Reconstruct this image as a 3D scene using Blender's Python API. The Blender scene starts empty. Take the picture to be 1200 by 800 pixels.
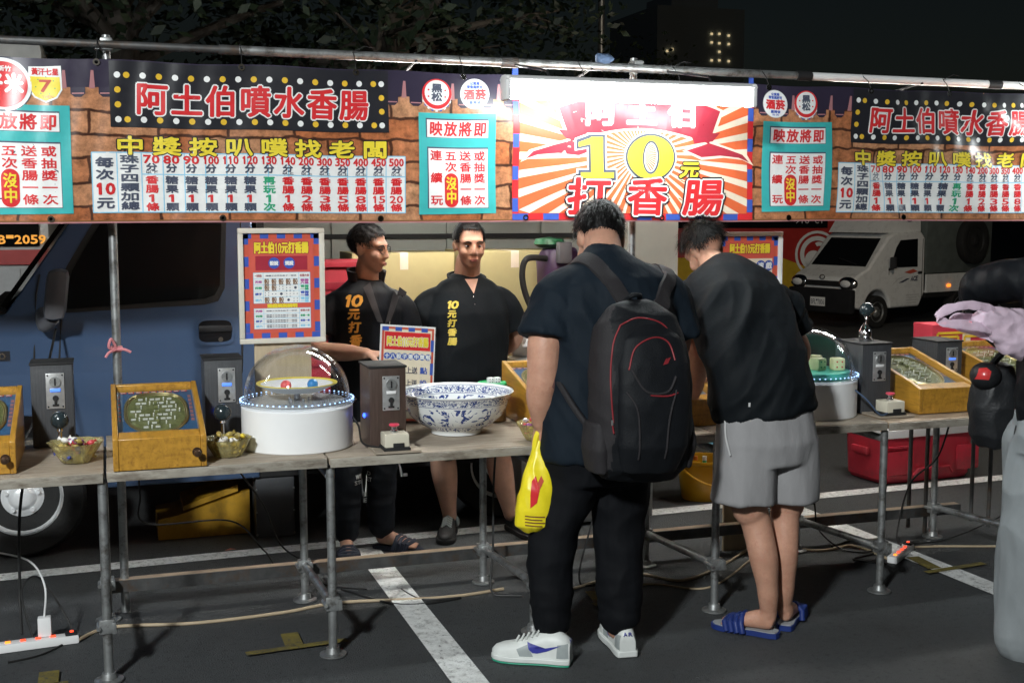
import bpy, bmesh, math, random
from mathutils import Vector, Matrix, noise
V = Vector
R = math.radians
sc = bpy.context.scene
COL = sc.collection
random.seed(7)

# ---------------------------------------------------------------- camera
cam = bpy.data.cameras.new('camera'); cam.lens = 42.6; cam.sensor_width = 36; cam.clip_end = 2000; cam.clip_start = .05
co = bpy.data.objects.new('camera', cam); COL.objects.link(co); sc.camera = co
EYE = V((0, 0, 1.70)); YAW = R(18.5); PIT = R(6.1)
FWD = V((math.sin(YAW)*math.cos(PIT), math.cos(YAW)*math.cos(PIT), -math.sin(PIT)))
co.location = EYE; co.rotation_euler = FWD.to_track_quat('-Z', 'Y').to_euler()
RGT = V((math.cos(YAW), -math.sin(YAW), 0)); UPV = RGT.cross(FWD)
def at(px, py, Y):
    d = FWD + RGT*(px-600)/1420 + UPV*(400-py)/1420
    return EYE + d*(Y/d.y)
def onz(px, py, z=0.0):
    d = FWD + RGT*(px-600)/1420 + UPV*(400-py)/1420
    return EYE + d*((z-EYE.z)/d.z)

# ---------------------------------------------------------------- night sky
w = bpy.data.worlds.new('World'); sc.world = w; w.use_nodes = True
nt = w.node_tree; bg = nt.nodes['Background']
sky = nt.nodes.new('ShaderNodeTexSky'); sky.sky_type = 'NISHITA'; sky.sun_disc = False
sky.sun_elevation = R(10); sky.sun_rotation = R(190)
nt.links.new(sky.outputs[0], bg.inputs[0]); bg.inputs[1].default_value = .0013
sc.view_settings.view_transform = 'Standard'; sc.view_settings.look = 'None'
sc.view_settings.exposure = 0.15; sc.view_settings.gamma = 1
sc.cycles.use_denoising = True
sc.cycles.max_bounces = 8; sc.cycles.transparent_max_bounces = 12
sc.cycles.sample_clamp_indirect = 6

TUBE_L = 46.0        # radiance of a fluorescent diffuser
def area(name, loc, target, size, power, col=(1, .97, .92)):
    l = bpy.data.lights.new(name, 'AREA'); l.energy = power; l.size = size; l.color = col
    o = bpy.data.objects.new(name, l); COL.objects.link(o); o.location = loc
    o.rotation_euler = (V(target)-V(loc)).to_track_quat('-Z', 'Y').to_euler(); return o
# floodlights of the stalls across the aisle, behind the camera, and the street lamp
area('aisle_floodlight', (-2.6, -1.0, 4.4), (1.6, 4.8, .6), .45, 520, (.95, 1, 1))
area('street_lamp_light', (9.0, 8.5, 6.5), (10.5, 15, .5), .6, 260, (1, .86, .66))

# ---------------------------------------------------------------- materials
MATS = {}
def mat(name, col=(.5, .5, .5), rough=.5, metal=0., var=.12, vs=6., bump=0., bs=80., spec=.5, coat=0., trans=0., alpha=1., emit=None, es=0., stretch=(1, 1, 1), ior=1.45, dirt=None, dscale=2.5, sss=0., speck=None):
    if name in MATS: return MATS[name]
    m = bpy.data.materials.new(name); m.use_nodes = True; t = m.node_tree; n = t.nodes; L = t.links
    b = n['Principled BSDF']
    b.inputs['Roughness'].default_value = rough; b.inputs['Metallic'].default_value = metal
    b.inputs['Specular IOR Level'].default_value = spec; b.inputs['Coat Weight'].default_value = coat
    b.inputs['Transmission Weight'].default_value = trans; b.inputs['Alpha'].default_value = alpha; b.inputs['IOR'].default_value = ior
    if sss: b.inputs['Subsurface Weight'].default_value = sss; b.inputs['Subsurface Radius'].default_value = (.02, .008, .004)
    c = (*col, 1); b.inputs['Base Color'].default_value = c
    if emit: b.inputs['Emission Color'].default_value = (*emit, 1); b.inputs['Emission Strength'].default_value = es
    if var or bump or dirt:
        tc = n.new('ShaderNodeTexCoord'); mp = n.new('ShaderNodeMapping'); mp.inputs['Scale'].default_value = stretch
        L.new(tc.outputs['Object'], mp.inputs[0])
    if var:
        nz = n.new('ShaderNodeTexNoise'); nz.inputs['Scale'].default_value = vs; nz.inputs['Detail'].default_value = 6; nz.inputs['Roughness'].default_value = .65
        L.new(mp.outputs[0], nz.inputs['Vector'])
        mx = n.new('ShaderNodeMix'); mx.data_type = 'RGBA'
        rg = n.new('ShaderNodeMapRange'); rg.inputs[1].default_value = .3; rg.inputs[2].default_value = .7
        L.new(nz.outputs[0], rg.inputs[0]); L.new(rg.outputs[0], mx.inputs[0])
        mx.inputs[6].default_value = tuple(x*(1-var) for x in col)+(1,); mx.inputs[7].default_value = tuple(min(1, x*(1+var)) for x in col)+(1,)
        last = mx.outputs[2]
        if dirt:
            n2 = n.new('ShaderNodeTexNoise'); n2.inputs['Scale'].default_value = dscale; n2.inputs['Detail'].default_value = 8; n2.inputs['Roughness'].default_value = .7
            L.new(mp.outputs[0], n2.inputs['Vector'])
            r2 = n.new('ShaderNodeMapRange'); r2.inputs[1].default_value = .5; r2.inputs[2].default_value = .72
            L.new(n2.outputs[0], r2.inputs[0]); m2 = n.new('ShaderNodeMix'); m2.data_type = 'RGBA'
            L.new(r2.outputs[0], m2.inputs[0]); L.new(last, m2.inputs[6]); m2.inputs[7].default_value = (*dirt, 1); last = m2.outputs[2]
        if speck:
            n4 = n.new('ShaderNodeTexNoise'); n4.inputs['Scale'].default_value = 38; n4.inputs['Detail'].default_value = 6; n4.inputs['Roughness'].default_value = .8
            L.new(mp.outputs[0], n4.inputs['Vector']); r4 = n.new('ShaderNodeMapRange'); r4.inputs[1].default_value = .54; r4.inputs[2].default_value = .66
            L.new(n4.outputs[0], r4.inputs[0]); m4 = n.new('ShaderNodeMix'); m4.data_type = 'RGBA'; L.new(r4.outputs[0], m4.inputs[0]); L.new(last, m4.inputs[6]); m4.inputs[7].default_value = (*speck, 1); last = m4.outputs[2]
        L.new(last, b.inputs['Base Color'])
        r3 = n.new('ShaderNodeMapRange'); r3.inputs[3].default_value = max(.02, rough*.8); r3.inputs[4].default_value = min(1, rough*1.2)
        L.new(nz.outputs[0], r3.inputs[0]); L.new(r3.outputs[0], b.inputs['Roughness'])
    if bump:
        n3 = n.new('ShaderNodeTexNoise'); n3.inputs['Scale'].default_value = bs; n3.inputs['Detail'].default_value = 5
        L.new(mp.outputs[0], n3.inputs['Vector'])
        bp_ = n.new('ShaderNodeBump'); bp_.inputs['Strength'].default_value = bump; bp_.inputs['Distance'].default_value = .01
        L.new(n3.outputs[0], bp_.inputs['Height']); L.new(bp_.outputs[0], b.inputs['Normal'])
    MATS[name] = m; return m
def clear(name, tint, gloss=.9):                # thin clear plastic or glass: passes light, mirrors at grazing angles
    m = bpy.data.materials.new(name); m.use_nodes = True; t = m.node_tree; n = t.nodes; L = t.links; n.remove(n['Principled BSDF'])
    tr = n.new('ShaderNodeBsdfTransparent'); tr.inputs[0].default_value = (*tint, 1); g = n.new('ShaderNodeBsdfGlossy'); g.inputs['Roughness'].default_value = .03; g.inputs[0].default_value = (gloss, gloss, gloss, 1)
    lw = n.new('ShaderNodeLayerWeight'); pw = n.new('ShaderNodeMath'); pw.operation = 'POWER'; pw.inputs[1].default_value = 4; L.new(lw.outputs['Facing'], pw.inputs[0]); fr = n.new('ShaderNodeMath'); fr.operation = 'MULTIPLY_ADD'; fr.inputs[1].default_value = .75; fr.inputs[2].default_value = .03; L.new(pw.outputs[0], fr.inputs[0]); mx = n.new('ShaderNodeMixShader'); L.new(fr.outputs[0], mx.inputs[0]); L.new(tr.outputs[0], mx.inputs[1]); L.new(g.outputs[0], mx.inputs[2])
    L.new(mx.outputs[0], n['Material Output'].inputs[0]); MATS[name] = m; return m
def flat(name, col, rough=.45): return mat(name, col, rough, var=.05, vs=30)

# ---------------------------------------------------------------- mesh builder (world coordinates)
class MB:
    def __init__(s, T=None): s.v = []; s.f = []; s.m = []; s.mats = []; s.T = T or Matrix()
    def mi(s, m):
        if isinstance(m, str): m = MATS[m]
        if m not in s.mats: s.mats.append(m)
        return s.mats.index(m)
    def add(s, vs, fs, m):
        k = len(s.v); i = s.mi(m); T = s.T
        s.v += [T @ V(p) for p in vs]; s.f += [tuple(k+j for j in f) for f in fs]; s.m += [i]*len(fs); return s
    def box(s, c, d, m, bev=0., rz=0.):
        bm = bmesh.new(); bmesh.ops.create_cube(bm, size=1)
        for q in bm.verts: q.co = V((q.co.x*d[0], q.co.y*d[1], q.co.z*d[2]))
        if bev: bmesh.ops.bevel(bm, geom=bm.edges[:], offset=bev, segments=2, profile=.6, affect='EDGES')
        M_ = Matrix.Translation(c) @ Matrix.Rotation(rz, 4, 'Z')
        bm.verts.index_update()
        s.add([M_ @ q.co for q in bm.verts], [[q.index for q in f.verts] for f in bm.faces], m); bm.free(); return s
    def b2(s, a, b, m, bev=0.):
        return s.box([(a[i]+b[i])/2 for i in range(3)], [abs(b[i]-a[i]) for i in range(3)], m, bev)
    def tube(s, P, r, m, n=10, caps=True, closed=False):
        P = [V(p) for p in P]; k = len(P); rs = r if isinstance(r, (list, tuple)) else [r]*k
        vs = []; fs = []; up = None
        for i, p in enumerate(P):
            t = (P[(i+1) % k]-P[i-1]) if closed else (P[min(i+1, k-1)]-P[max(i-1, 0)])
            if t.length < 1e-9: t = V((0, 0, 1))
            t.normalize()
            if up is None: up = t.orthogonal().normalized()
            up = (up-t*up.dot(t)); up = up.normalized() if up.length > 1e-6 else t.orthogonal().normalized()
            q = t.cross(up)
            vs += [p+(up*math.cos(2*math.pi*j/n)+q*math.sin(2*math.pi*j/n))*rs[i] for j in range(n)]
        for i in range(k if closed else k-1):
            a, b = i*n, ((i+1) % k)*n
            fs += [(a+j, a+(j+1) % n, b+(j+1) % n, b+j) for j in range(n)]
        if caps and not closed: fs += [tuple(range(n))[::-1], tuple((k-1)*n+j for j in range(n))]
        return s.add(vs, fs, m)
    def cyl(s, a, b, r, m, r2=None, n=16): return s.tube([a, b], [r, r if r2 is None else r2], m, n)
    def spline(s, P, r, m, n=8, sub=8): return s.tube(smooth(P, sub), r, m, n)
    def lathe(s, prof, c, m, n=40, axis=(0, 0, 1), flute=0, fa=0.):
        c = V(c); q = V((0, 0, 1)).rotation_difference(V(axis).normalized()); vs = []; fs = []
        for (r, z) in prof:
            for j in range(n):
                a = 2*math.pi*j/n; rr = r*(1+fa*math.cos(a*flute)) if flute else r
                vs.append(c+q @ V((rr*math.cos(a), rr*math.sin(a), z)))
        k = len(prof)
        for i in range(k-1): fs += [(i*n+j, i*n+(j+1) % n, (i+1)*n+(j+1) % n, (i+1)*n+j) for j in range(n)]
        if prof[0][0] > 1e-5: fs.append(tuple(range(n))[::-1])
        if prof[-1][0] > 1e-5: fs.append(tuple((k-1)*n+j for j in range(n)))
        return s.add(vs, fs, m)
    def open_lathe(s, prof, c, m, n=40, axis=(0, 0, 1), flute=0, fa=0.):
        s.lathe(prof, c, m, n, axis, flute, fa); k = (prof[0][0] > 1e-5)+(prof[-1][0] > 1e-5)
        if k: del s.f[-k:]; del s.m[-k:]
        return s
    def ell(s, c, r, m, nu=18, nv=12, rot=None):
        r = (r, r, r) if not isinstance(r, (list, tuple)) else r; vs = []; fs = []; q = rot or Matrix.Identity(3)
        for i in range(nv+1):
            t = math.pi*i/nv
            for j in range(nu):
                a = 2*math.pi*j/nu; vs.append(V(c)+q @ V((r[0]*math.sin(t)*math.cos(a), r[1]*math.sin(t)*math.sin(a), r[2]*math.cos(t))))
        for i in range(nv): fs += [(i*nu+j, (i+1)*nu+j, (i+1)*nu+(j+1) % nu, i*nu+(j+1) % nu) for j in range(nu)]
        return s.add(vs, fs, m)
    def prism(s, poly, a, b, m, axis='y'):           # polygon in the other two axes, extruded a..b along axis
        n = len(poly)
        def P(u, v_, d): return {'y': (u, d, v_), 'x': (d, u, v_), 'z': (u, v_, d)}[axis]
        vs = [P(u, v_, a) for u, v_ in poly]+[P(u, v_, b) for u, v_ in poly]
        fs = [tuple(range(n))[::-1], tuple(range(n, 2*n))]+[(j, (j+1) % n, n+(j+1) % n, n+j) for j in range(n)]
        return s.add(vs, fs, m)
    def loft(s, secs, right, m, n=24, ex=2.2):       # secs: (centre, rx, ry); elliptical rings across the path
        right = V(right); vs = []; fs = []; P = [V(q[0]) for q in secs]; k = len(P)
        for i, q in enumerate(secs):
            t = (P[min(i+1, k-1)]-P[max(i-1, 0)]).normalized()
            if len(q) > 3: t = V(q[3]).normalized()
            r = (right-t*right.dot(t)).normalized(); f = t.cross(r)
            for j in range(n):
                a = 2*math.pi*j/n; c_, s_ = math.cos(a), math.sin(a)
                vs.append(P[i]+r*q[1]*math.copysign(abs(c_)**(2/ex), c_)+f*q[2]*math.copysign(abs(s_)**(2/ex), s_))
        for i in range(k-1): fs += [(i*n+j, i*n+(j+1) % n, (i+1)*n+(j+1) % n, (i+1)*n+j) for j in range(n)]
        fs += [tuple(range(n))[::-1], tuple((k-1)*n+j for j in range(n))]
        return s.add(vs, fs, m)
    def warp(s, fn): s.v = [fn(p) for p in s.v]; return s
    def refine(s, mx=.045):
        bm = bmesh.new(); vs = [bm.verts.new(p) for p in s.v]
        for f, m in zip(s.f, s.m):
            try: q = bm.faces.new([vs[i] for i in f]); q.material_index = m
            except ValueError: pass
        bmesh.ops.triangulate(bm, faces=[f for f in bm.faces if len(f.verts) > 4])
        for _ in range(5):
            E_ = [e for e in bm.edges if e.calc_length() > mx]
            if not E_: break
            bmesh.ops.subdivide_edges(bm, edges=E_, cuts=1); bmesh.ops.triangulate(bm, faces=[f for f in bm.faces if len(f.verts) > 4])
        bm.verts.index_update(); s.v = [q.co.copy() for q in bm.verts]; s.f = [tuple(q.index for q in f.verts) for f in bm.faces]; s.m = [f.material_index for f in bm.faces]; bm.free(); return s
    def mesh(s, name, off=V((0, 0, 0)), ang=38):
        me = bpy.data.meshes.new(name); me.from_pydata([p-off for p in s.v], [], s.f)
        for m in s.mats: me.materials.append(m)
        me.polygons.foreach_set('material_index', s.m); me.polygons.foreach_set('use_smooth', [True]*len(s.f))
        me.update(); me.set_sharp_from_angle(angle=R(ang)); return me
    def build(s, name, parent=None, ang=38, base=None, fix=False, **kw):
        off = V(parent['wloc']) if parent is not None else V(base or (0, 0, 0))
        me = s.mesh(name, off, ang)
        if fix:
            bm = bmesh.new(); bm.from_mesh(me); bmesh.ops.recalc_face_normals(bm, faces=bm.faces); bm.to_mesh(me); bm.free()
        o = bpy.data.objects.new(name, me); COL.objects.link(o)
        if parent is not None: o.parent = parent; o['wloc'] = parent['wloc']
        else: o.location = off; o['wloc'] = off
        return tag(o, **kw)
def smooth(P, sub=8):
    P = [V(p) for p in P]; out = []
    for i in range(len(P)-1):
        a, b, c, d = P[max(i-1, 0)], P[i], P[i+1], P[min(i+2, len(P)-1)]
        for k in range(sub):
            t = k/sub; out.append(.5*((2*b)+(c-a)*t+(2*a-5*b+4*c-d)*t*t+(3*b-a-3*c+d)*t**3))
    return out+[P[-1]]
def tag(o, label=None, cat=None, group=None, kind=None):
    if label: o['label'] = label
    if cat: o['category'] = cat
    if group: o['group'] = group
    if kind: o['kind'] = kind
    return o
def root(name, loc, label, cat, group=None):
    o = bpy.data.objects.new(name, None); COL.objects.link(o); o.location = loc; o['wloc'] = V(loc); o.empty_display_size = .1
    return tag(o, label, cat, group)
def copy_tree(o, off, label=None, parent=None):
    c = o.copy(); COL.objects.link(c)
    if parent is not None: c.parent = parent
    else:
        c.location = o.location+V(off); c['wloc'] = c.location.copy()
        if label: c['label'] = label
    for ch in [x for x in o.children]: copy_tree(ch, off, None, c)
    return c

# ---------------------------------------------------------------- lettering as printed sheets
_fc = bpy.data.curves.new('lettering', 'FONT'); _fc.resolution_u = 2
_fo = bpy.data.objects.new('lettering', _fc); COL.objects.link(_fo); GL = {}
def glyph(ch):
    if ch == '1': return ([(.42, .02), (.60, .02), (.60, .88), (.46, .88), (.24, .74), (.24, .60), (.42, .70)], [(0, 1, 2, 6), (2, 3, 6), (3, 4, 5, 6)])
    if ch not in GL:
        _fc.body = ch; dg = bpy.context.evaluated_depsgraph_get(); dg.update()
        me = bpy.data.meshes.new_from_object(_fo.evaluated_get(dg), depsgraph=dg)
        vs = [(q.co.x, q.co.y) for q in me.vertices]; fs = [tuple(p.vertices) for p in me.polygons]; bpy.data.meshes.remove(me)
        if ord(ch) < 0x2000 and vs:
            x0 = min(a for a, b in vs); x1 = max(a for a, b in vs); y1 = max(b for a, b in vs)
            wd = .84 if ch != '1' else .5
            vs = [((a-x0)/max(x1-x0, .01)*wd+(.5-wd/2), b/max(y1, .1)*.86+.02) for a, b in vs]
        else: vs = [(a, b+.12) for a, b in vs]
        GL[ch] = (vs, fs)
    return GL[ch]
class Sheet:
    """a flat print: (u, v) in metres on the plane through O, layers lie one above the other towards N"""
    def __init__(s, O, U, W, mb=None, step=.0005): s.O = V(O); s.U = V(U).normalized(); s.W = V(W).normalized(); s.N = s.U.cross(s.W); s.mb = mb or MB(); s.step = step
    def P(s, u, v, l): return s.O+s.U*u+s.W*v+s.N*(l*s.step)
    def rect(s, u0, v0, u1, v1, m, l=1, nu=1, nv=1):
        vs = [s.P(u0+(u1-u0)*i/nu, v0+(v1-v0)*j/nv, l) for j in range(nv+1) for i in range(nu+1)]
        s.mb.add(vs, [(j*(nu+1)+i, j*(nu+1)+i+1, (j+1)*(nu+1)+i+1, (j+1)*(nu+1)+i) for j in range(nv) for i in range(nu)], m)
    def poly(s, pts, m, l=1):
        s.mb.add([s.P(u, v, l) for u, v in pts], [tuple(range(len(pts)))], m)
    def disc(s, u, v, r, m, l=1, n=20, rv=None): s.poly([(u+r*math.cos(2*math.pi*j/n), v+(rv or r)*math.sin(2*math.pi*j/n)) for j in range(n)], m, l)
    def ring(s, u, v, r0, r1, m, l=1, n=28, ku=1., a0=0., a1=2*math.pi):
        vs = []; 
        for j in range(n+1):
            a = a0+(a1-a0)*j/n
            vs += [s.P(u+ku*r0*math.cos(a), v+r0*math.sin(a), l), s.P(u+ku*r1*math.cos(a), v+r1*math.sin(a), l)]
        s.mb.add(vs, [(2*j, 2*j+1, 2*j+3, 2*j+2) for j in range(n)], m)
    def line(s, u0, v0, u1, v1, wd, m, l=1):
        d = V((u1-u0, v1-v0)); n_ = V((-d.y, d.x)).normalized()*wd/2
        s.poly([(u0-n_.x, v0-n_.y), (u1-n_.x, v1-n_.y), (u1+n_.x, v1+n_.y), (u0+n_.x, v0+n_.y)], m, l)
    def ch(s, c, u, v, w_, h, m, l=2, bold=0., n=6, slant=0.):
        vs, fs = glyph(c); k = 0
        if ord(c) < 0x2000 and n == 6: bold = min(bold*.7, w_*.07)
        offs = [(0, 0)]+([(bold*math.cos(2*math.pi*j/n), bold*math.sin(2*math.pi*j/n)) for j in range(n)] if bold else [])
        for (a, b) in offs:
            s.mb.add([s.P(u+x*w_+a+slant*y*h, v+y*h+b, l+k*.06) for x, y in vs], fs, m); k += 1
    def txt(s, st, u0, v0, u1, v1, m, l=2, bold=0., out=None, vert=False, slant=0., gap=0.):
        cw = [.5 if ord(c) < 0x2000 else 1. for c in st]; tot = sum(cw) if not vert else len(st); p = 0
        for c, k in zip(st, cw):
            if vert:
                h = (v1-v0)/tot; a = (u0, v1-h*(p+1)+gap*h, u1-u0, h*(1-2*gap)); p += 1
            else:
                w_ = (u1-u0)/tot; a = (u0+w_*p+gap*w_, v0, w_*k-2*gap*w_, v1-v0); p += k
            if c == ' ': continue
            lay = l
            for (r, mm) in (out or []): s.ch(c, *a, mm, lay, r, 10, slant); lay += 1
            s.ch(c, *a, m, lay, bold, 6, slant)
def text_done():
    COL.objects.unlink(_fo); bpy.data.objects.remove(_fo); bpy.data.curves.remove(_fc)

# ---------------------------------------------------------------- palette
mat('asphalt', (.062, .066, .069), .7, var=.25, vs=2.2, bump=1.0, bs=160, dirt=(.036, .036, .036), dscale=1.1, speck=(.020, .020, .021))
mat('white_line', (.74, .75, .74), .7, var=.12, vs=30, bump=.3, bs=200, dirt=(.42, .42, .41), dscale=24, speck=(.16, .16, .16))
mat('yellow_line', (.17, .135, .03), .8, var=.3, vs=30, bump=.3, bs=200, dirt=(.05, .048, .04), dscale=9, speck=(.05, .05, .05))
mat('steel', (.36, .37, .37), .42, .75, var=.25, vs=14, dirt=(.09, .075, .06), dscale=18)
mat('dark_steel', (.10, .10, .10), .5, .6, var=.3, vs=12, dirt=(.12, .07, .04), dscale=9)
mat('wheel_silver', (.8, .81, .82), .3, .25, var=.12)
mat('plate_steel', (.52, .52, .52), .33, .6, var=.15, vs=40)
mat('chrome', (.75, .75, .76), .16, 1, var=.06)
mat('black_plastic', (.018, .018, .02), .42, var=.2)
mat('rubber', (.014, .014, .014), .75, var=.2, bump=.2)
mat('white_plastic', (.78, .78, .78), .3, var=.03)
mat('ivory_plastic', (.62, .58, .47), .35, var=.06)
mat('plywood', (.34, .285, .225), .6, var=.2, vs=5, stretch=(1, 9, 9), bump=.1, dirt=(.2, .15, .1), dscale=6)
mat('wood_frame', (.36, .27, .19), .55, var=.2, vs=8, stretch=(1, 6, 6), dirt=(.15, .1, .06), dscale=10)
mat('oak', (.43, .22, .03), .33, var=.22, vs=4, stretch=(8, 1, 8), bump=.05, dirt=(.22, .10, .02), dscale=7, coat=.25)
mat('dark_wood', (.065, .042, .034), .4, var=.25, vs=9, stretch=(14, 14, 1), bump=.12, bs=30)
mat('charcoal_panel', (.05, .052, .057), .5, var=.25, vs=9, stretch=(18, 18, 1), bump=.25, bs=30)
mat('brass_dark', (.10, .06, .04), .3, .7)
mat('van_blue', (.078, .128, .235), .14, .3, var=.06, vs=2, coat=1.)
mat('tint_glass', (.006, .007, .008), .07, var=0, spec=.28)
mat('black_gloss', (.01, .01, .012), .15, var=0)
mat('dull_black', (.012, .012, .013), .7, var=.2)
mat('grey_plastic', (.10, .10, .11), .5, var=.1)
mat('van_trim', (.36, .38, .35), .55, var=.1, vs=3)
mat('truck_white', (.72, .73, .73), .28, var=.05, coat=.5)
mat('canvas', (.085, .10, .095), .8, var=.2, bump=.2, bs=40)
mat('coach_red', (.42, .035, .03), .3, coat=.5)
mat('coach_white', (.55, .55, .53), .3, coat=.4)
mat('coach_yellow', (.55, .36, .03), .35)
mat('lamp_glow', (.9, .9, .9), .4, var=0, emit=(.93, 1, .99), es=TUBE_L)
mat('amber_led', (.3, .12, .01), .5, var=0, emit=(1, .42, .05), es=.75)
mat('window_lit', (.5, .4, .2), .5, var=0, emit=(1, .75, .4), es=.6)
mat('blue_led', (.1, .2, .9), .4, var=0, emit=(.02, .09, 1), es=4)
mat('cool_led', (.4, .6, .9), .4, var=0, emit=(.40, .62, 1), es=1.6)
mat('blue_screen', (.1, .2, .6), .4, var=0, emit=(.08, .25, 1), es=.9)
mat('red_led', (.9, .05, .02), .4, var=0, emit=(1, .08, .03), es=1.5)
mat('orange_led', (.9, .3, .02), .4, var=0, emit=(1, .25, .03), es=1.5)
mat('leaf_dark', (.007, .015, .006), .6, var=.4, vs=1.2)
mat('leaf_mid', (.013, .023, .008), .6, var=.35, vs=1.5)
mat('bark', (.05, .042, .034), .85, var=.3, vs=9, bump=.5, bs=30)
mat('concrete', (.2, .2, .2), .85, var=.15, vs=1)
mat('cardboard', (.42, .35, .17), .75, var=.1, vs=3)
mat('wood_pale', (.5, .4, .27), .6, var=.15, vs=6, stretch=(7, 7, 1))
for n_, c_ in dict(p_white=(.78, .78, .77), p_black=(.02, .02, .025), p_red=(.62, .03, .035), p_orange=(.70, .135, .05), p_cream=(.78, .66, .52), p_yellow=(.78, .62, .05), p_gold=(.72, .45, .04), p_blue=(.05, .10, .42), p_teal=(.05, .40, .40), p_mint=(.10, .62, .50), p_cyan=(.25, .55, .75), p_green=(.03, .34, .17), p_maroon=(.34, .03, .05), p_grey=(.5, .5, .5), p_purple=(.030, .024, .045), p_pink=(.40, .18, .19), p_ink=(.07, .08, .12), p_brown=(.2, .09, .03), p_rust=(.56, .10, .06)).items():
    flat(n_, c_, .3)

def bricks():
    m = bpy.data.materials.new('printed_brick'); m.use_nodes = True; t = m.node_tree; n = t.nodes; L = t.links; b = n['Principled BSDF']
    tc = n.new('ShaderNodeTexCoord'); sp = n.new('ShaderNodeSeparateXYZ'); cb = n.new('ShaderNodeCombineXYZ'); L.new(tc.outputs['Object'], sp.inputs[0])
    L.new(sp.outputs[0], cb.inputs[0]); L.new(sp.outputs[2], cb.inputs[1])
    nz = n.new('ShaderNodeTexNoise'); nz.inputs['Scale'].default_value = 9; nz.inputs['Detail'].default_value = 4; L.new(cb.outputs[0], nz.inputs['Vector'])
    va = n.new('ShaderNodeVectorMath'); va.operation = 'SCALE'; va.inputs['Scale'].default_value = .045; L.new(nz.outputs['Color'], va.inputs[0])
    ad = n.new('ShaderNodeVectorMath'); L.new(cb.outputs[0], ad.inputs[0]); L.new(va.outputs[0], ad.inputs[1])
    br = n.new('ShaderNodeTexBrick'); br.inputs['Scale'].default_value = 1; br.inputs['Brick Width'].default_value = .27; br.inputs['Row Height'].default_value = .094
    br.inputs['Mortar Size'].default_value = .0085; br.inputs['Mortar Smooth'].default_value = .6; br.inputs['Bias'].default_value = -.1
    br.inputs['Color1'].default_value = (.43, .14, .055, 1); br.inputs['Color2'].default_value = (.52, .27, .145, 1); br.inputs['Mortar'].default_value = (.075, .028, .016, 1)
    L.new(ad.outputs[0], br.inputs['Vector'])
    n2 = n.new('ShaderNodeTexNoise'); n2.inputs['Scale'].default_value = 22; n2.inputs['Detail'].default_value = 9; n2.inputs['Roughness'].default_value = .75; L.new(cb.outputs[0], n2.inputs['Vector'])
    rg = n.new('ShaderNodeMapRange'); rg.inputs[1].default_value = .3; rg.inputs[2].default_value = .7; rg.inputs[3].default_value = .25; rg.inputs[4].default_value = 1.45; L.new(n2.outputs[0], rg.inputs[0])
    mx = n.new('ShaderNodeMix'); mx.data_type = 'RGBA'; mx.blend_type = 'MULTIPLY'; mx.inputs[0].default_value = 1; L.new(br.outputs[0], mx.inputs[6]); L.new(rg.outputs[0], mx.inputs[7])
    L.new(mx.outputs[2], b.inputs['Base Color']); b.inputs['Roughness'].default_value = .28; MATS['printed_brick'] = m
bricks()

# ---------------------------------------------------------------- ground
def sheet(name, pts, m, z, **kw):
    b = MB(); b.add([(x, y, z) for x, y in pts], [tuple(range(len(pts)))], m); return b.build(name, **kw)
b = MB(); rows = [(-60, 0), (8.5, 0), (11, -.06), (19, -.5), (1200, -.5)]     # the car park falls away behind the stall
b.add([(x, y, z) for y, z in rows for x in (-600, 600)], [(2*i, 2*i+1, 2*i+3, 2*i+2) for i in range(4)], 'asphalt'); b.build('ground', ang=5, kind='structure')
def stripe(name, a, b, wd, m='white_line', z=.004):
    a, b = V(a), V(b); n_ = V((-(b-a).y, (b-a).x)).normalized()*wd/2
    return sheet(name, [a-n_, b-n_, b+n_, a+n_], m, z, kind='structure')
stripe('bay_line', (-6, 5.74), (9, 6.42), .12)
stripe('bay_line', (1.2, 5.93), (1.2, 1.5), .13, z=.008)
stripe('bay_line', (3.70, 6.05), (3.86, 1.5), .13, z=.008)
stripe('bay_line', (-1.36, 5.86), (-1.36, 1.5), .13, z=.008)
for (x0, y0, x1, y1) in ((.46, 4.60, .86, 4.63), (.65, 4.632, .65, 4.78), (3.62, 4.66, 3.98, 4.70), (3.70, 4.70, 3.72, 4.90), (1.95, 4.72, 2.1, 4.74), (2.0, 4.745, 2.02, 4.9), (-.32, 4.5, -.18, 4.51), (-.25, 4.51, -.25, 4.65)):
    stripe('bay_mark', (x0, y0), (x1, y1), .04 if abs(x1-x0) > .1 else .07, 'yellow_line', .012)

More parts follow.
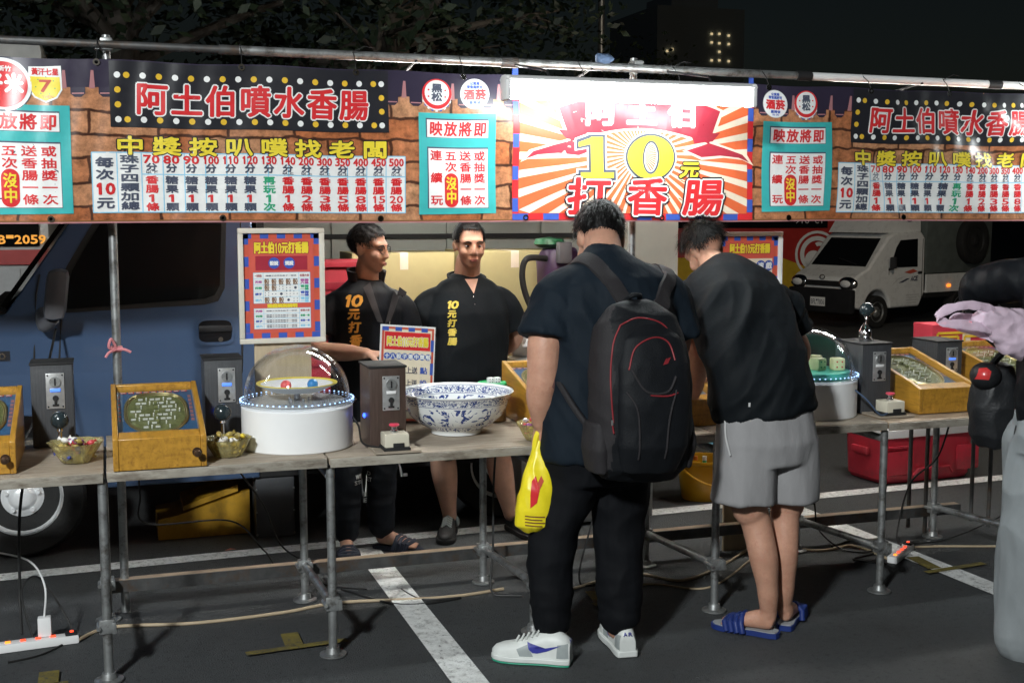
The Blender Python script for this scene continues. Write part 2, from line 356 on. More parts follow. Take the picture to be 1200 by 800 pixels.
# ---------------------------------------------------------------- far things: trees, tower, lamp post
def tree(x, y, h, cz, cr, nleaf, label, seed, lm='leaf_dark'):
    rnd = random.Random(seed); r = root('broadleaf_tree', (x, y, 0), label, 'tree', 'trees behind the stall')
    b = MB(); top = V((x+.2, y, cz+.6)); b.spline([(x, y, -.1), (x+.1, y, h*.35), (x-.05, y+.1, h*.6), top], [.24-.008*i for i in range(25)], 'bark', 12, 8)
    ends = []
    for k in range(17):
        a = rnd.uniform(0, 6.28); z0 = h*.42+rnd.random()*h*.35; L_ = cr*rnd.uniform(.65, 1.05)
        p0 = V((x, y, z0)); p2 = p0+V((math.cos(a)*L_, math.sin(a)*L_, rnd.uniform(-.1, .45)*L_)); p1 = (p0+p2)/2+V((0, 0, rnd.uniform(-.05, .25)*L_))
        pts = smooth([p0, p1, p2], 6); b.tube(pts, [.075*(1-i/14) for i in range(len(pts))], 'bark', 7); ends += [p1, p2, (p1+p2)/2]
        for q in range(3):
            e = p2+V((rnd.uniform(-.6, .6), rnd.uniform(-.6, .6), rnd.uniform(-.3, .5))); b.tube([p1.lerp(p2, .4+.2*q), e], [.025, .008], 'bark', 5); ends.append(e)
    b.build('trunk', r)
    c = MB()
    for k in range(nleaf):
        e = rnd.choice(ends); p = e+V((rnd.gauss(0, .33), rnd.gauss(0, .33), rnd.gauss(.05, .26)))
        s_ = rnd.uniform(.04, .085); u = V((rnd.gauss(0, 1), rnd.gauss(0, 1), rnd.gauss(0, .6))).normalized(); v_ = u.orthogonal().normalized(); v_ = (v_*math.cos(k)+u.cross(v_)*math.sin(k))
        c.add([p-u*s_, p+v_*s_*.5, p+u*s_, p-v_*s_*.5], [(0, 1, 2, 3)], lm if rnd.random() < .7 else 'leaf_mid')
    c.build('crown', r)
tree(.2, 12.6, 7, 4.7, 2.7, 9000, 'dark broadleaf tree above the left end of the stall banner', 3)
tree(3.1, 13.4, 7.4, 4.9, 2.6, 9000, 'dark broadleaf tree just left of the pale lamp post, above the bright tube', 5)
tree(-3.6, 14, 8, 5, 3.0, 7000, 'dark broadleaf tree behind the coach with the amber number', 9)
tree(8.6, 22, 4.6, 2.6, 1.9, 6000, 'low dark tree standing between the red coach and the pale van', 11)
b = MB(); r = root('lamp_post', (10.0, 24, 0), 'tall thin pale lamp post rising above the glowing tube', 'lamp post')
b.spline([(10.0, 24, 0), (10.0, 24, 4), (10.0, 24, 7.5), (9.95, 23.9, 8.6)], .07, 'steel', 10, 6); b.build('pole', r)
b = MB(); b.box((9.8, 23.8, 8.62), (.6, .25, .1), 'grey_plastic', .03); b.build('lamp_head', r)
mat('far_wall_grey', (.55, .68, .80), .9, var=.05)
r = root('tower_block', (79, 150, 0), 'distant dark tower block with a few small lit windows above the banner', 'building')
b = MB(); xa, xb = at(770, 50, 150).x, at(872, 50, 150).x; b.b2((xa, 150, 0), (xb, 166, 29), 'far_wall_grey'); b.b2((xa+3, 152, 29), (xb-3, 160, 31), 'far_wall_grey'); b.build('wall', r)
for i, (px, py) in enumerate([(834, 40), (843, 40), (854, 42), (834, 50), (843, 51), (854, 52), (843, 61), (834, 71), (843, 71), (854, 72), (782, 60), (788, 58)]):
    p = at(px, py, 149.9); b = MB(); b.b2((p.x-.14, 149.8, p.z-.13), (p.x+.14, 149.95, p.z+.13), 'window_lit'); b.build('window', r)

# ---------------------------------------------------------------- coaches and the little truck
def wheel(cx, cy, cz, rr, wd, parent, side=-1, rim='wheel_silver', ang=0.):
    """side -1: outer face towards -Y"""
    T = Matrix.Translation((cx, cy, cz)) @ Matrix.Rotation(ang, 4, 'Z'); ax = (0, side, 0)
    b = MB(T); b.lathe([(rr*.60, -wd), (rr*.9, -wd), (rr*.985, -wd*.8), (rr, -wd*.5), (rr, -wd*.2), (rr*.985, wd*.02), (rr*.93, wd*.09), (rr*.72, wd*.07), (rr*.62, wd*.0), (rr*.6, -wd*.1)], (0, 0, 0), 'rubber', 48, ax)
    t = b.build('tyre', parent)
    b = MB(T); b.open_lathe([(rr*.63, wd*.02), (rr*.60, wd*.05), (rr*.57, -wd*.1), (rr*.5, -wd*.28), (rr*.40, -wd*.22), (rr*.30, -wd*.05), (rr*.22, -wd*.02), (rr*.17, wd*.1), (rr*.12, wd*.14), (.001, wd*.14)], (0, 0, 0), rim, 40, ax)
    for k in range(5):
        a = k*2*math.pi/5+.3; b.cyl((rr*.25*math.cos(a), side*-.03*wd, rr*.25*math.sin(a)), (rr*.25*math.cos(a), side*.07*wd, rr*.25*math.sin(a)), rr*.035, rim)
    for k in range(10):
        a = k*2*math.pi/10; b.ell((rr*.44*math.cos(a), side*-.235*wd, rr*.44*math.sin(a)), (rr*.05, rr*.03, rr*.05), 'dull_black', 10, 6)
    b.build('rim', parent)
r = root('coach', (-2.1, 11.5, 0), 'red and white coach with an amber lit number in its rear window', 'coach')
b = MB(); b.box((-1.7, 16.5, 1.75), (2.5, 10, 2.9), 'coach_white', .12); b.build('body', r)
b = MB(); b.b2((-2.95, 11.46, 1.40), (-.55, 11.5, 2.7), 'tint_glass', .0); b.build('rear_window', r)
b = MB(); b.b2((-2.95, 11.45, 1.24), (-.45, 11.497, 1.37), 'coach_red'); b.b2((-2.95, 11.45, .30), (-.45, 11.497, .74), 'coach_red'); b.build('red_band', r)
q = at(-12, 286, 11.455); S = Sheet(q, (1, 0, 0), (0, 0, 1)); S.txt('KB-2059', .0, .0, .46, .085, 'amber_led', bold=.004); S.mb.build('number_display', r)
b = MB(); b.b2((-1.10, 11.47, .80), (-.72, 11.495, 1.20), 'p_grey'); b.box((-.80, 11.46, .95), (.08, .03, .09), 'dull_black', .02); b.build('hatch', r)
for x in (-2.6, -.8): wheel(x, 12.8, .5, .5, .3, r, rim='steel')

def swirl_coach():
    q = at(950, 297, 24); T = Matrix.Translation((q.x-1.75, 24, q.z-1.32)) @ Matrix.Rotation(R(-8), 4, 'Z'); c = T.translation
    r = root('coach', c, 'red and yellow coach with a round white swirl emblem behind the small truck', 'coach')
    b = MB(T); b.box((0, 5, 1.8), (5.0, 10, 3.0), 'coach_red', .15); b.build('body', r)
    b = MB(T); b.b2((-2.3, -.03, 1.9), (2.0, .0, 3.05), 'tint_glass'); b.build('windscreen', r)
    b = MB(T); b.prism([(-2.5, .55), (1.2, .55), (1.6, 1.0), (.2, 1.5), (-1.4, 1.25), (-2.5, 1.3)], -.025, .0, 'coach_yellow'); b.build('yellow_panel', r)
    b = MB(T); b.b2((-2.5, -.03, .3), (2.4, .0, .53), 'dull_black'); b.build('bumper', r)
    S = Sheet(T @ V((1.75, -.04, 1.32)), T.to_3x3() @ V((1, 0, 0)), (0, 0, 1), step=.003)
    S.ring(0, 0, .46, .52, 'p_white', 1); S.ring(0, 0, .30, .40, 'p_white', 1, a0=.6, a1=4.2); S.disc(-.08, -.12, .2, 'p_white', 1); S.ring(.05, .1, .08, .17, 'p_white', 1, a0=-2, a1=2.2); S.disc(.1, -.02, .1, 'p_red', 2)
    S.mb.build('emblem', r)
    S = Sheet(T @ V((1.2, -.05, 2.0)), T.to_3x3() @ V((1, 0, 0)), (0, 0, 1), step=.003); S.txt('916-C1', 0, 0, .7, .16, 'p_grey'); S.mb.build('number_plate', r)
swirl_coach()

def truck():
    # local frame: x to the rear along the body, y away from the camera side, cab front at x = 0
    q = onz(999, 387, -.5); T = Matrix.Translation(q) @ Matrix.Rotation(R(17), 4, 'Z'); Q = T.to_3x3()
    r = root('small_truck', T.translation, 'small white flatbed truck with a green canvas cargo cover parked behind the stall', 'truck')
    b = MB(T); W = 1.5
    side = [(.0, .42), (.02, .95), (.12, 1.02), (.42, 1.14), (.98, 1.72), (1.15, 1.80), (2.0, 1.82), (2.12, 1.7), (2.14, .62), (1.98, .36)]
    arch = [(.70+.37*math.cos(a), .36+.37*math.sin(a)) for a in [math.pi*j/12 for j in range(13)]]
    b.prism(side+[(1.15, .36)]+arch+[(.28, .36)], 0, W, 'truck_white'); cab = b.build('cab', r, ang=25)
    mod = cab.modifiers.new('soft', 'BEVEL'); mod.width = .045; mod.segments = 3; mod.limit_method = 'ANGLE'; mod.angle_limit = R(25)
    b = MB(T); b.prism([(1.05, 1.14), (1.22, 1.52), (1.34, 1.66), (1.86, 1.68), (1.88, 1.14)], -.012, .02, 'tint_glass'); b.build('side_window', r)
    b = MB(T); d = V((.56, 0, .58)).normalized(); n_ = V((-d.z, 0, d.x)); o_ = V((.45, 0, 1.17))
    pts = [o_+V((0, .1, 0)), o_+V((0, W-.1, 0)), o_+d*.72+V((0, W-.16, 0)), o_+d*.72+V((0, .16, 0))]
    b.add([p+n_*.014 for p in pts]+[p-n_*.03 for p in pts], [(0, 1, 2, 3), (4, 7, 6, 5), (0, 4, 5, 1), (1, 5, 6, 2), (2, 6, 7, 3), (3, 7, 4, 0)], 'tint_glass'); ws = b.build('windscreen', r)
    b = MB(T); b.tube([o_+n_*.03+V((0, .3, .02)), o_+n_*.035+d*.16+V((0, .8, 0))], .012, 'dull_black', 6); b.build('wiper', ws)
    b = MB(T); b.box((-.02, W/2, .53), (.16, W+.02, .46), 'black_plastic', .05); b.b2((-.012, .2, .80), (.03, W-.2, .90), 'dull_black'); b.build('bumper', r)
    for y in (.17, W-.17):
        b = MB(T); b.ell((.04, y, .86), (.10, .22, .13), 'chrome'); b.ell((.015, y, .86), (.09, .16, .09), 'white_plastic'); b.build('headlight', r)
    S = Sheet(T @ V((-.105, W/2+.19, .42)), Q @ V((0, -1, 0)), (0, 0, 1)); S.rect(0, 0, .36, .17, 'p_white', 0); S.txt('BFL-7806', .02, .03, .34, .14, 'p_ink', 2); S.mb.build('number_plate', r)
    S = Sheet(T @ V((.03, W/2, .97)), Q @ V((0, -1, 0)), (0, 0, 1)); S.ring(0, 0, .03, .045, 'chrome', 60, ku=1.5); S.mb.build('emblem', r)
    b = MB(T); b.box((.98, -.13, 1.24), (.06, .14, .22), 'black_plastic', .03); b.tube([(1.0, -.1, 1.14), (1.02, .01, 1.10)], .02, 'black_plastic', 8); b.build('wing_mirror', r)
    for sx in (1.02, 2.04): b = MB(T); b.tube([(sx, -.002, .5 if sx > 2 else 1.0), (sx, -.002, 1.68 if sx > 2 else 1.14)], .006, 'dull_black', 6); b.build('door_seam', r)
    b = MB(T); b.b2((1.9, -.02, 1.0), (2.03, .0, 1.05), 'black_plastic', .008); b.build('door_handle', r)
    b = MB(T); b.prism([(.9, 1.80), (1.15, 2.1), (1.5, 2.18), (2.1, 2.18), (2.12, 1.80)], .12, W-.12, 'truck_white'); fa = b.build('air_deflector', r, ang=25)
    S = Sheet(T @ V((1.75, .115, 2.08)), Q @ V((1, 0, 0)), (0, 0, 1), step=.002); S.ring(0, 0, .05, .075, 'p_ink', 2, ku=1.6); S.mb.build('badge', fa)
    S = Sheet(T @ V((1.05, -.006, .8)), Q @ V((1, 0, 0)), (0, 0, 1), step=.002)
    S.txt('ACE', .62, .07, .85, .17, 'p_ink', 2, .006, slant=.2); S.poly([(.42, .24), (.70, .30), (.84, .25), (.62, .21)], 'p_rust', 2); S.poly([(0, -.05), (.2, .10), (.5, .17), (.25, .13)], 'p_grey', 2); S.poly([(.25, .04), (.5, .12), (.6, .12), (.4, .05)], 'p_ink', 2)
    for k in range(4): S.line(.5, -.2-.05*k, .9-.07*(k % 2), -.2-.05*k, .012, 'p_grey', 2)
    S.mb.build('door_lettering', r)
    for x, y in ((.70, .0), (3.3, .0)):
        p = T @ V((x, y, .31)); wheel(p.x, p.y, p.z, .31, .2, r, ang=R(17), rim='steel')
    b = MB(T); b.b2((2.2, .02, .52), (4.4, W-.02, .62), 'dull_black'); b.b2((2.2, 0, .66), (4.4, .04, .98), 'truck_white'); b.b2((2.2, W-.04, .66), (4.4, W, .98), 'truck_white'); b.b2((2.2, 0, .62), (4.4, W, .66), 'truck_white'); b.build('cargo_bed', r)
    b = MB(T); b.box((3.3, W/2, 1.55), (2.2, W-.06, 1.14), 'canvas', .06)
    b.warp(lambda p: p+V((0, .012*math.sin(p.x*9+p.z*3), 0))); b.build('canvas_cover', r)
    b = MB(T); b.box((2.9, -.02, .74), (.1, .03, .06), 'orange_led', .01); b.build('side_marker', r)
    p = T @ V((3.6, -.12, 1.62)); r2 = root('spare_wheel', p, 'big black spare wheel hung on the side of the canvas cover', 'wheel')
    wheel(p.x, p.y, p.z, .46, .2, r2, ang=R(17), rim='dull_black')
truck()

# ---------------------------------------------------------------- the blue van, side on, sliding door open
def van():
    YS = 6.28
    r = root('blue_van', (1.0, YS, 0), 'metallic blue van parked side on with its sliding door open behind the sellers', 'van')
    def tum(p):                                   # sides lean in above the waist, a step runs along the flank
        f = 1-min(1, abs(p.y-YS)/1.0); y = p.y
        if f > 0:
            y += f*(max(0, p.z-1.1)**1.3*.20); y -= .014*f*min(1, max(0, (.90-p.z)/.02))
        return V((p.x, y, p.z))
    fx = -.43; arch = [(fx+.385*math.cos(a), .33+.385*math.sin(a)) for a in [math.pi*j/16 for j in range(17)]]
    outline = [(-1.42, .42), (-1.46, .75), (-1.40, .95), (-1.1, 1.08), (-.47, 1.21), (-.13, 1.70), (-.02, 1.80), (.72, 1.84), (.72, .33)]+arch+[(-1.2, .33)]
    b = MB(); ys = [YS, YS+.03, YS+.2, 7.9]; n = len(outline)
    # dense strips on the near face so that it can lean: rows at fixed heights
    b.prism(outline, YS, 7.9, 'van_blue')
    o = b.build('body', r); bm = bmesh.new(); bm.from_mesh(o.data)
    for z in [.5, .7, .86, .905, 1.0, 1.1, 1.2, 1.3, 1.4, 1.5, 1.6, 1.7]:
        bmesh.ops.bisect_plane(bm, geom=bm.verts[:]+bm.edges[:]+bm.faces[:], plane_co=V((0, 0, z))-V(r['wloc']), plane_no=(0, 0, 1))
    off = V(r['wloc'])
    for q in bm.verts: q.co = tum(q.co+off)-off
    bm.to_mesh(o.data); bm.free(); o.data.set_sharp_from_angle(angle=R(25))
    md = o.modifiers.new('soft', 'BEVEL'); md.width = .03; md.segments = 3; md.limit_method = 'ANGLE'; md.angle_limit = R(40)
    def pane(name, poly, m, d0=-.006, d1=.02, par=r):
        b = MB(); b.prism(poly, YS+d0, YS+d1, m)
        b2 = bmesh.new(); me = b.mesh('x'); b2.from_mesh(me)
        for z in [1.1, 1.2, 1.3, 1.4, 1.5, 1.6, 1.7]: bmesh.ops.bisect_plane(b2, geom=b2.verts[:]+b2.edges[:]+b2.faces[:], plane_co=(0, 0, z), plane_no=(0, 0, 1))
        b2.verts.index_update(); c = MB(); c.add([tum(q.co) for q in b2.verts], [[q.index for q in f.verts] for f in b2.faces], m); b2.free(); bpy.data.meshes.remove(me)
        return c.build(name, par)
    P = lambda px, py: (lambda q: (q.x, q.z))(at(px, py, YS))
    win = [P(79, 362), P(78, 345), P(84, 318), P(100, 290), P(122, 255), P(262, 240), P(258, 335), P(252, 346), P(240, 350)]
    seal = [P(70, 367), P(70, 340), P(77, 314), P(94, 285), P(115, 250), P(268, 236), P(264, 338), P(256, 353), P(240, 357)]
    w_ = pane('side_window', seal, 'rubber', -.003); pane('pane', win, 'tint_glass', -.007, .02, w_)
    for nm, pts in (('door_seam', [P(46, 322), P(42, 345), P(40, 420), P(46, 520)]), ('door_seam', [P(284, 250), P(284, 400), P(281, 545)]), ('door_seam', [P(72, 372), P(69, 430)])):
        b = MB(); b.tube([tum(V((x, YS-.001, z))) for x, z in pts], .005, 'dull_black', 6); b.build(nm, r)
    b = MB(); x0, z0 = P(230, 405); x1, z1 = P(274, 372); xm, zm, hw, hh = (x0+x1)/2, (z0+z1)/2, (x1-x0)/2, (z1-z0)/2; b.prism([(xm+hw*math.copysign(abs(math.cos(a))**.45, math.cos(a)), zm+hh*math.copysign(abs(math.sin(a))**.45, math.sin(a))) for a in [2*math.pi*j/40 for j in range(40)]], YS-.010, YS+.004, 'van_blue'); b.prism([(xm+hw*.86*math.copysign(abs(math.cos(a))**.45, math.cos(a)), zm+hh*.05+hh*.80*math.copysign(abs(math.sin(a))**.45, math.sin(a))) for a in [2*math.pi*j/40 for j in range(40)]], YS-.0115, YS-.0105, 'black_gloss'); h = b.build('handle_recess', r)
    b = MB(); b.box(((x0+x1)/2, YS-.018, z0+(z1-z0)*.62), ((x1-x0)*.86, .016, (z1-z0)*.24), 'black_plastic', .006); b.cyl((x0+.12, YS-.012, z0+.03), (x0+.12, YS-.02, z0+.03), .012, 'chrome'); b.build('door_handle', h)
    # mirror
    b = MB(); p = at(66, 345, YS-.16); b.box((p.x, p.y, p.z), (.10, .17, .24), 'grey_plastic', .04); b.warp(lambda q: q+V(((q.z-p.z)*.12, 0, 0)))
    b.spline([(p.x-.02, YS-.16, p.z-.11), (p.x-.06, YS-.1, p.z-.15), (p.x-.07, YS+.01, p.z-.10)], .035, 'grey_plastic', 10); b.build('wing_mirror', r)
    # windscreen
    b = MB(); a, c = V((-.49, 0, 1.235)), V((-.145, 0, 1.72)); n_ = V((-(c-a).z, 0, (c-a).x)).normalized()*.012
    pts = [a+V((0, YS+.14, 0)), c+V((0, YS+.22, 0)), c+V((0, 7.7, 0)), a+V((0, 7.75, 0))]
    b.add([q+n_ for q in pts]+[q-n_ for q in pts], [(0, 1, 2, 3), (7, 6, 5, 4), (0, 4, 5, 1), (1, 5, 6, 2), (2, 6, 7, 3), (3, 7, 4, 0)], 'tint_glass'); b.build('windscreen', r)
    b = MB(); b.b2((-.57, YS+.1, 1.215), (-.47, 7.7, 1.235), 'rubber'); b.build('cowl', r)
    S = Sheet(V((-.57, YS-.003, .985)), (1, 0, 0), (0, 0, 1)); S.rect(0, 0, .115, .048, 'p_black', 0); S.txt('90', .02, .008, .10, .042, 'chrome', 2, .002); S.mb.build('badge', r)
    for x in (fx, 2.06): wheel(x, YS+.03, .305, .305, .2, r)
    # rear half: floor, sill, far wall, pillars, roof
    b = MB(); b.b2((.722, YS, .33), (3.15, YS+.05, .62), 'dull_black'); b.b2((.722, YS+.05, .45), (3.15, 7.9, .60), 'dull_black'); b.build('sill', r)  # sill coloured black to stand in for the shade under the tables
    b = MB(); b.b2((.722, YS+.12, 1.80), (3.15, 7.9, 1.85), 'van_blue'); b.build('roof', r)
    b = MB(); b.b2((.722, 7.62, .60), (3.15, 7.9, 1.80), 'van_trim')
    for x in (1.35, 2.1, 2.75): b.b2((x, 7.60, .6), (x+.05, 7.618, 1.79), 'van_trim')
    b.build('far_wall', r)
    b = MB(); b.b2((.73, 7.585, 1.53), (3.1, 7.60, 1.56), 'dull_black'); b.b2((.73, 7.585, 1.12), (3.1, 7.60, 1.15), 'grey_plastic'); b.build('wall_rail', r)
    b = MB(); b.b2((.74, YS+.1, .6), (.78, 7.6, 1.8), 'dull_black'); b.build('cab_bulkhead', r)
    b = MB(); b.prism([(2.66, .62), (2.66, 1.8), (2.76, 1.8), (2.76, .62)], YS+.02, YS+.09, 'dark_steel'); b.build('door_pillar', r)
    b = MB(); b.b2((2.78, YS+.04, 1.13), (3.12, YS+.08, 1.80), 'van_trim'); b.b2((2.78, YS+.03, .62), (3.15, YS+.09, 1.11), 'van_blue'); b.build('rear_panel', r)
    return r
VAN = van()

# ---------------------------------------------------------------- stall frame: tables, poles, rails
XL = [-.86, -.04, .78, 1.60, 2.42, 3.25, 4.07]
mat('edge_metal', (.34, .31, .26), .5, .2, var=.2, vs=30, stretch=(.3, 1, 1), dirt=(.14, .11, .085), dscale=28)
def leg(parent, x, y, top, z_clamp=.2):
    b = MB(); b.cyl((x, y, .012), (x, y, top), .0165, 'steel', n=14)
    if top > 1: b.cyl((x, y, 1.02), (x, y, 1.06), .024, 'dark_steel')
    o = b.build('leg', parent)
    b = MB(); b.lathe([(.052, .004), (.052, .010), (.03, .014), (.024, .035)], (x, y, 0), 'steel', 20); b.build('base_plate', o)
    b = MB(); b.box((x, y, z_clamp), (.056, .042, .055), 'steel', .006); b.box((x+.024, y-.026, z_clamp), (.016, .03, .042), 'steel', .004); b.cyl((x-.03, y-.035, z_clamp), (x-.03, y+.03, z_clamp), .008, 'steel'); b.build('clamp', o)
def trestle(x0, x1, legs, label, braces=True, top='plywood', zoff=0):
    r = root('trestle_table', ((x0+x1)/2, 4.85, 0), label, 'table', 'tables of the stall')
    b = MB(); b.b2((x0+.004, 4.485, .750+zoff), (x1-.004, 5.225, .778+zoff), top, .003); b.build('tabletop', r)
    b = MB(); b.b2((x0+.006, 4.474, .741+zoff), (x1-.006, 4.4835, .775+zoff), 'edge_metal', .002); b.build('edge_strip', r)
    for y in (4.60, 5.16): b = MB(); b.cyl((x0, y, .735), (x1, y, .735), .012, 'steel'); b.build('bearer', r)
    for x in legs:
        leg(r, x, 4.505, .735, .21); leg(r, x, 5.2, .735, .16)
        for z0, z1 in ((.205, .165), (.70, .70)): b = MB(); b.cyl((x, 4.52, z0), (x, 5.19, z1), .0165, 'steel'); b.build('brace', r)
    return r
trestle(XL[0], XL[1]+.01, [XL[0]], 'plywood trestle table at the left edge of the photo, carrying the half-cropped pinball box')
trestle(XL[1]+.012, XL[2]-.01, [XL[1]], 'plywood trestle table under the whole left pinball box and white drum', zoff=.002)
trestle(XL[2]-.01, XL[4]-.02, [XL[2], XL[3]], 'long plywood trestle table under the blue and white porcelain bowl')
trestle(XL[4]-.02, XL[5], [XL[4]], 'plywood trestle table under the drum with the teal disc', zoff=.002)
trestle(XL[5], XL[6]+.16, [XL[5], XL[6]], 'plywood trestle table above the red cool box', zoff=-.002, top='wood_frame')

def post(x, label, ztop=2.41, ribbon=False):
    r = root('scaffold_post', (x, 5.27, 0), label, 'post', 'posts holding the banner pole')
    b = MB(); b.cyl((x, 5.27, .01), (x, 5.27, ztop), .0175, 'steel', n=14); b.build('tube', r)
    b = MB(); b.box((x, 5.24, ztop-.04), (.05, .07, .05), 'steel', .01); b.cyl((x-.035, 5.21, ztop-.05), (x-.035, 5.27, ztop-.05), .014, 'steel'); b.build('clamp', r)
    return r
post(.03, 'steel post above the left end of the banner with a pink ribbon round it')
post(2.36, 'steel post between the two customers, half hidden behind the banner')
post(4.75, 'steel post at the right end of the banner, hidden behind it')
def zpole(x): return 2.366-.004*x
pieces = [(-2.4, .52, 'dark_steel', .016, 'dark weathered pole section over the left half of the banner'), (.50, 1.74, 'steel', .0195, 'grey steel pole section above the yellow bulb dots'), (1.72, 3.24, 'steel', .0195, 'pale pole section right above the glowing tube'), (3.22, 4.36, 'white_plastic', .0195, 'white pole section above the right banner panel'), (4.34, 6.4, 'white_plastic', .0195, 'white pole section at the right edge of the photo')]
for i, (a, c, m, q, lb) in enumerate(pieces):
    r = root('banner_pole', (a, 5.21, zpole(a)), lb, 'pole', 'pole sections the banner hangs from')
    b = MB(); b.cyl((a, 5.21, zpole(a)), (c, 5.21, zpole(c)), q, m, n=16); b.build('tube', r)
    b = MB(); b.cyl((c-.05, 5.21, zpole(c)+.0005), (c+.03, 5.21, zpole(c)), q+.004, 'dull_black' if i > 1 else 'dark_steel', n=16); b.build('joint', r)
b = MB(); b.b2((XL[1], 5.235, .105), (XL[6]+.2, 5.245, .155), 'dark_steel'); b.b2((XL[1], 5.246, .147), (XL[6]+.2, 5.29, .155), 'wood_frame')
tag(b.build('angle_iron_rail', base=(2, 5.24, .1)), 'long rusty angle iron rail joining the rear table legs close to the ground', 'rail')

# ---------------------------------------------------------------- tube lamps
mat('seller_lamp_glow', (.9, .9, .9), .4, var=0, emit=(1, .97, .9), es=85)
def tube_lamp(x0, x1, y, z, label, glow='lamp_glow', hang=True):
    r = root('tube_lamp', ((x0+x1)/2, y, z), label, 'lamp', 'fluorescent tube lamps of the stall')
    b = MB(); b.prism([(y-.045, z+.045), (y-.02, z+.062), (y+.02, z+.062), (y+.045, z+.045), (y+.03, z+.03), (y-.03, z+.03)], x0, x1, 'white_plastic', 'x'); b.build('housing', r)
    b = MB(); n = 12; b.lathe([(.03, x0+.02), (.034, x0+.03), (.034, x1-.03), (.03, x1-.02)], (0, y, z), glow, 16, (1, 0, 0)); b.build('tube', r)
    for x in (x0+.01, x1-.01):
        b = MB(); b.box((x, y, z+.01), (.022, .085, .1), 'white_plastic', .01); b.build('end_cap', r)
    for x in (x0+.2, x1-.2):
        b = MB(); b.tube([(x, y, z+.06), (x, y+.03, z+.09), (x, 5.19, zpole(x)-.012), (x, 5.21, zpole(x)+.022)] if hang else [(x, y, z+.05), (x, y, 1.80)], .006, 'dull_black', 6); b.build('hanger', r)
    return r
tube_lamp(1.555, 2.70, 4.76, 2.19, 'glaring white fluorescent tube lamp hung in front of the centre banner')
tube_lamp(-1.9, -.70, 4.76, 2.19, 'fluorescent tube lamp in front of the banner beyond the left edge of the photo')
tube_lamp(4.5, 5.7, 4.76, 2.19, 'fluorescent tube lamp in front of the banner beyond the right edge of the photo')
tube_lamp(1.1, 2.32, 5.62, 2.20, 'white fluorescent tube lamp over the sellers behind the banner', 'seller_lamp_glow')
tube_lamp(3.7, 4.9, 5.75, 2.20, 'fluorescent tube lamp over the red cool box, hidden behind the banner', 'seller_lamp_glow')
mat('added_van_lamp_glow', (.9, .9, .9), .4, var=0, emit=(1, .98, .88), es=15)
tube_lamp(1.3, 2.4, 6.75, 1.715, 'white lamp under the roof lining inside the blue van', 'added_van_lamp_glow', False)  # lamp added to brighten the van interior, out of sight behind the banner

# ---------------------------------------------------------------- banner
YB = 5.12
def bp(px, py): q = at(px, py, YB); return q.x, q.z
S = Sheet((0, YB, 0), (1, 0, 0), (0, 0, 1), step=.0008)
X0, X1, ZB, ZT = -1.3, 5.3, 1.655, 2.298
S.rect(X0, ZB, X1, ZT, 'printed_brick', 0, 330, 32)
S.rect(X0, 2.19, X1, ZT, 'p_purple', 1, 200, 4)
rnd = random.Random(1); x = X0
while x < X1:                                    # printed roof tiles
    S.poly([(x, 2.185), (x+.022, 2.185), (x+.018, 2.255), (x+.008, 2.255)], 'p_pink', 2)
    S.poly([(x+.035, 2.165), (x+.05, 2.152), (x+.075, 2.152), (x+.09, 2.165), (x+.09, 2.19), (x+.035, 2.19)], 'p_purple', 2); S.line(x+.04, 2.166, x+.086, 2.166, .005, 'p_pink', 3); x += .105
S.rect(X0, ZB, X1, ZB+.006, 'p_pink', 1, 200, 1); S.rect(X0, ZB+.006, X1, ZB+.012, 'p_brown', 1, 200, 1)
WO = [(.0095, 'p_white')]
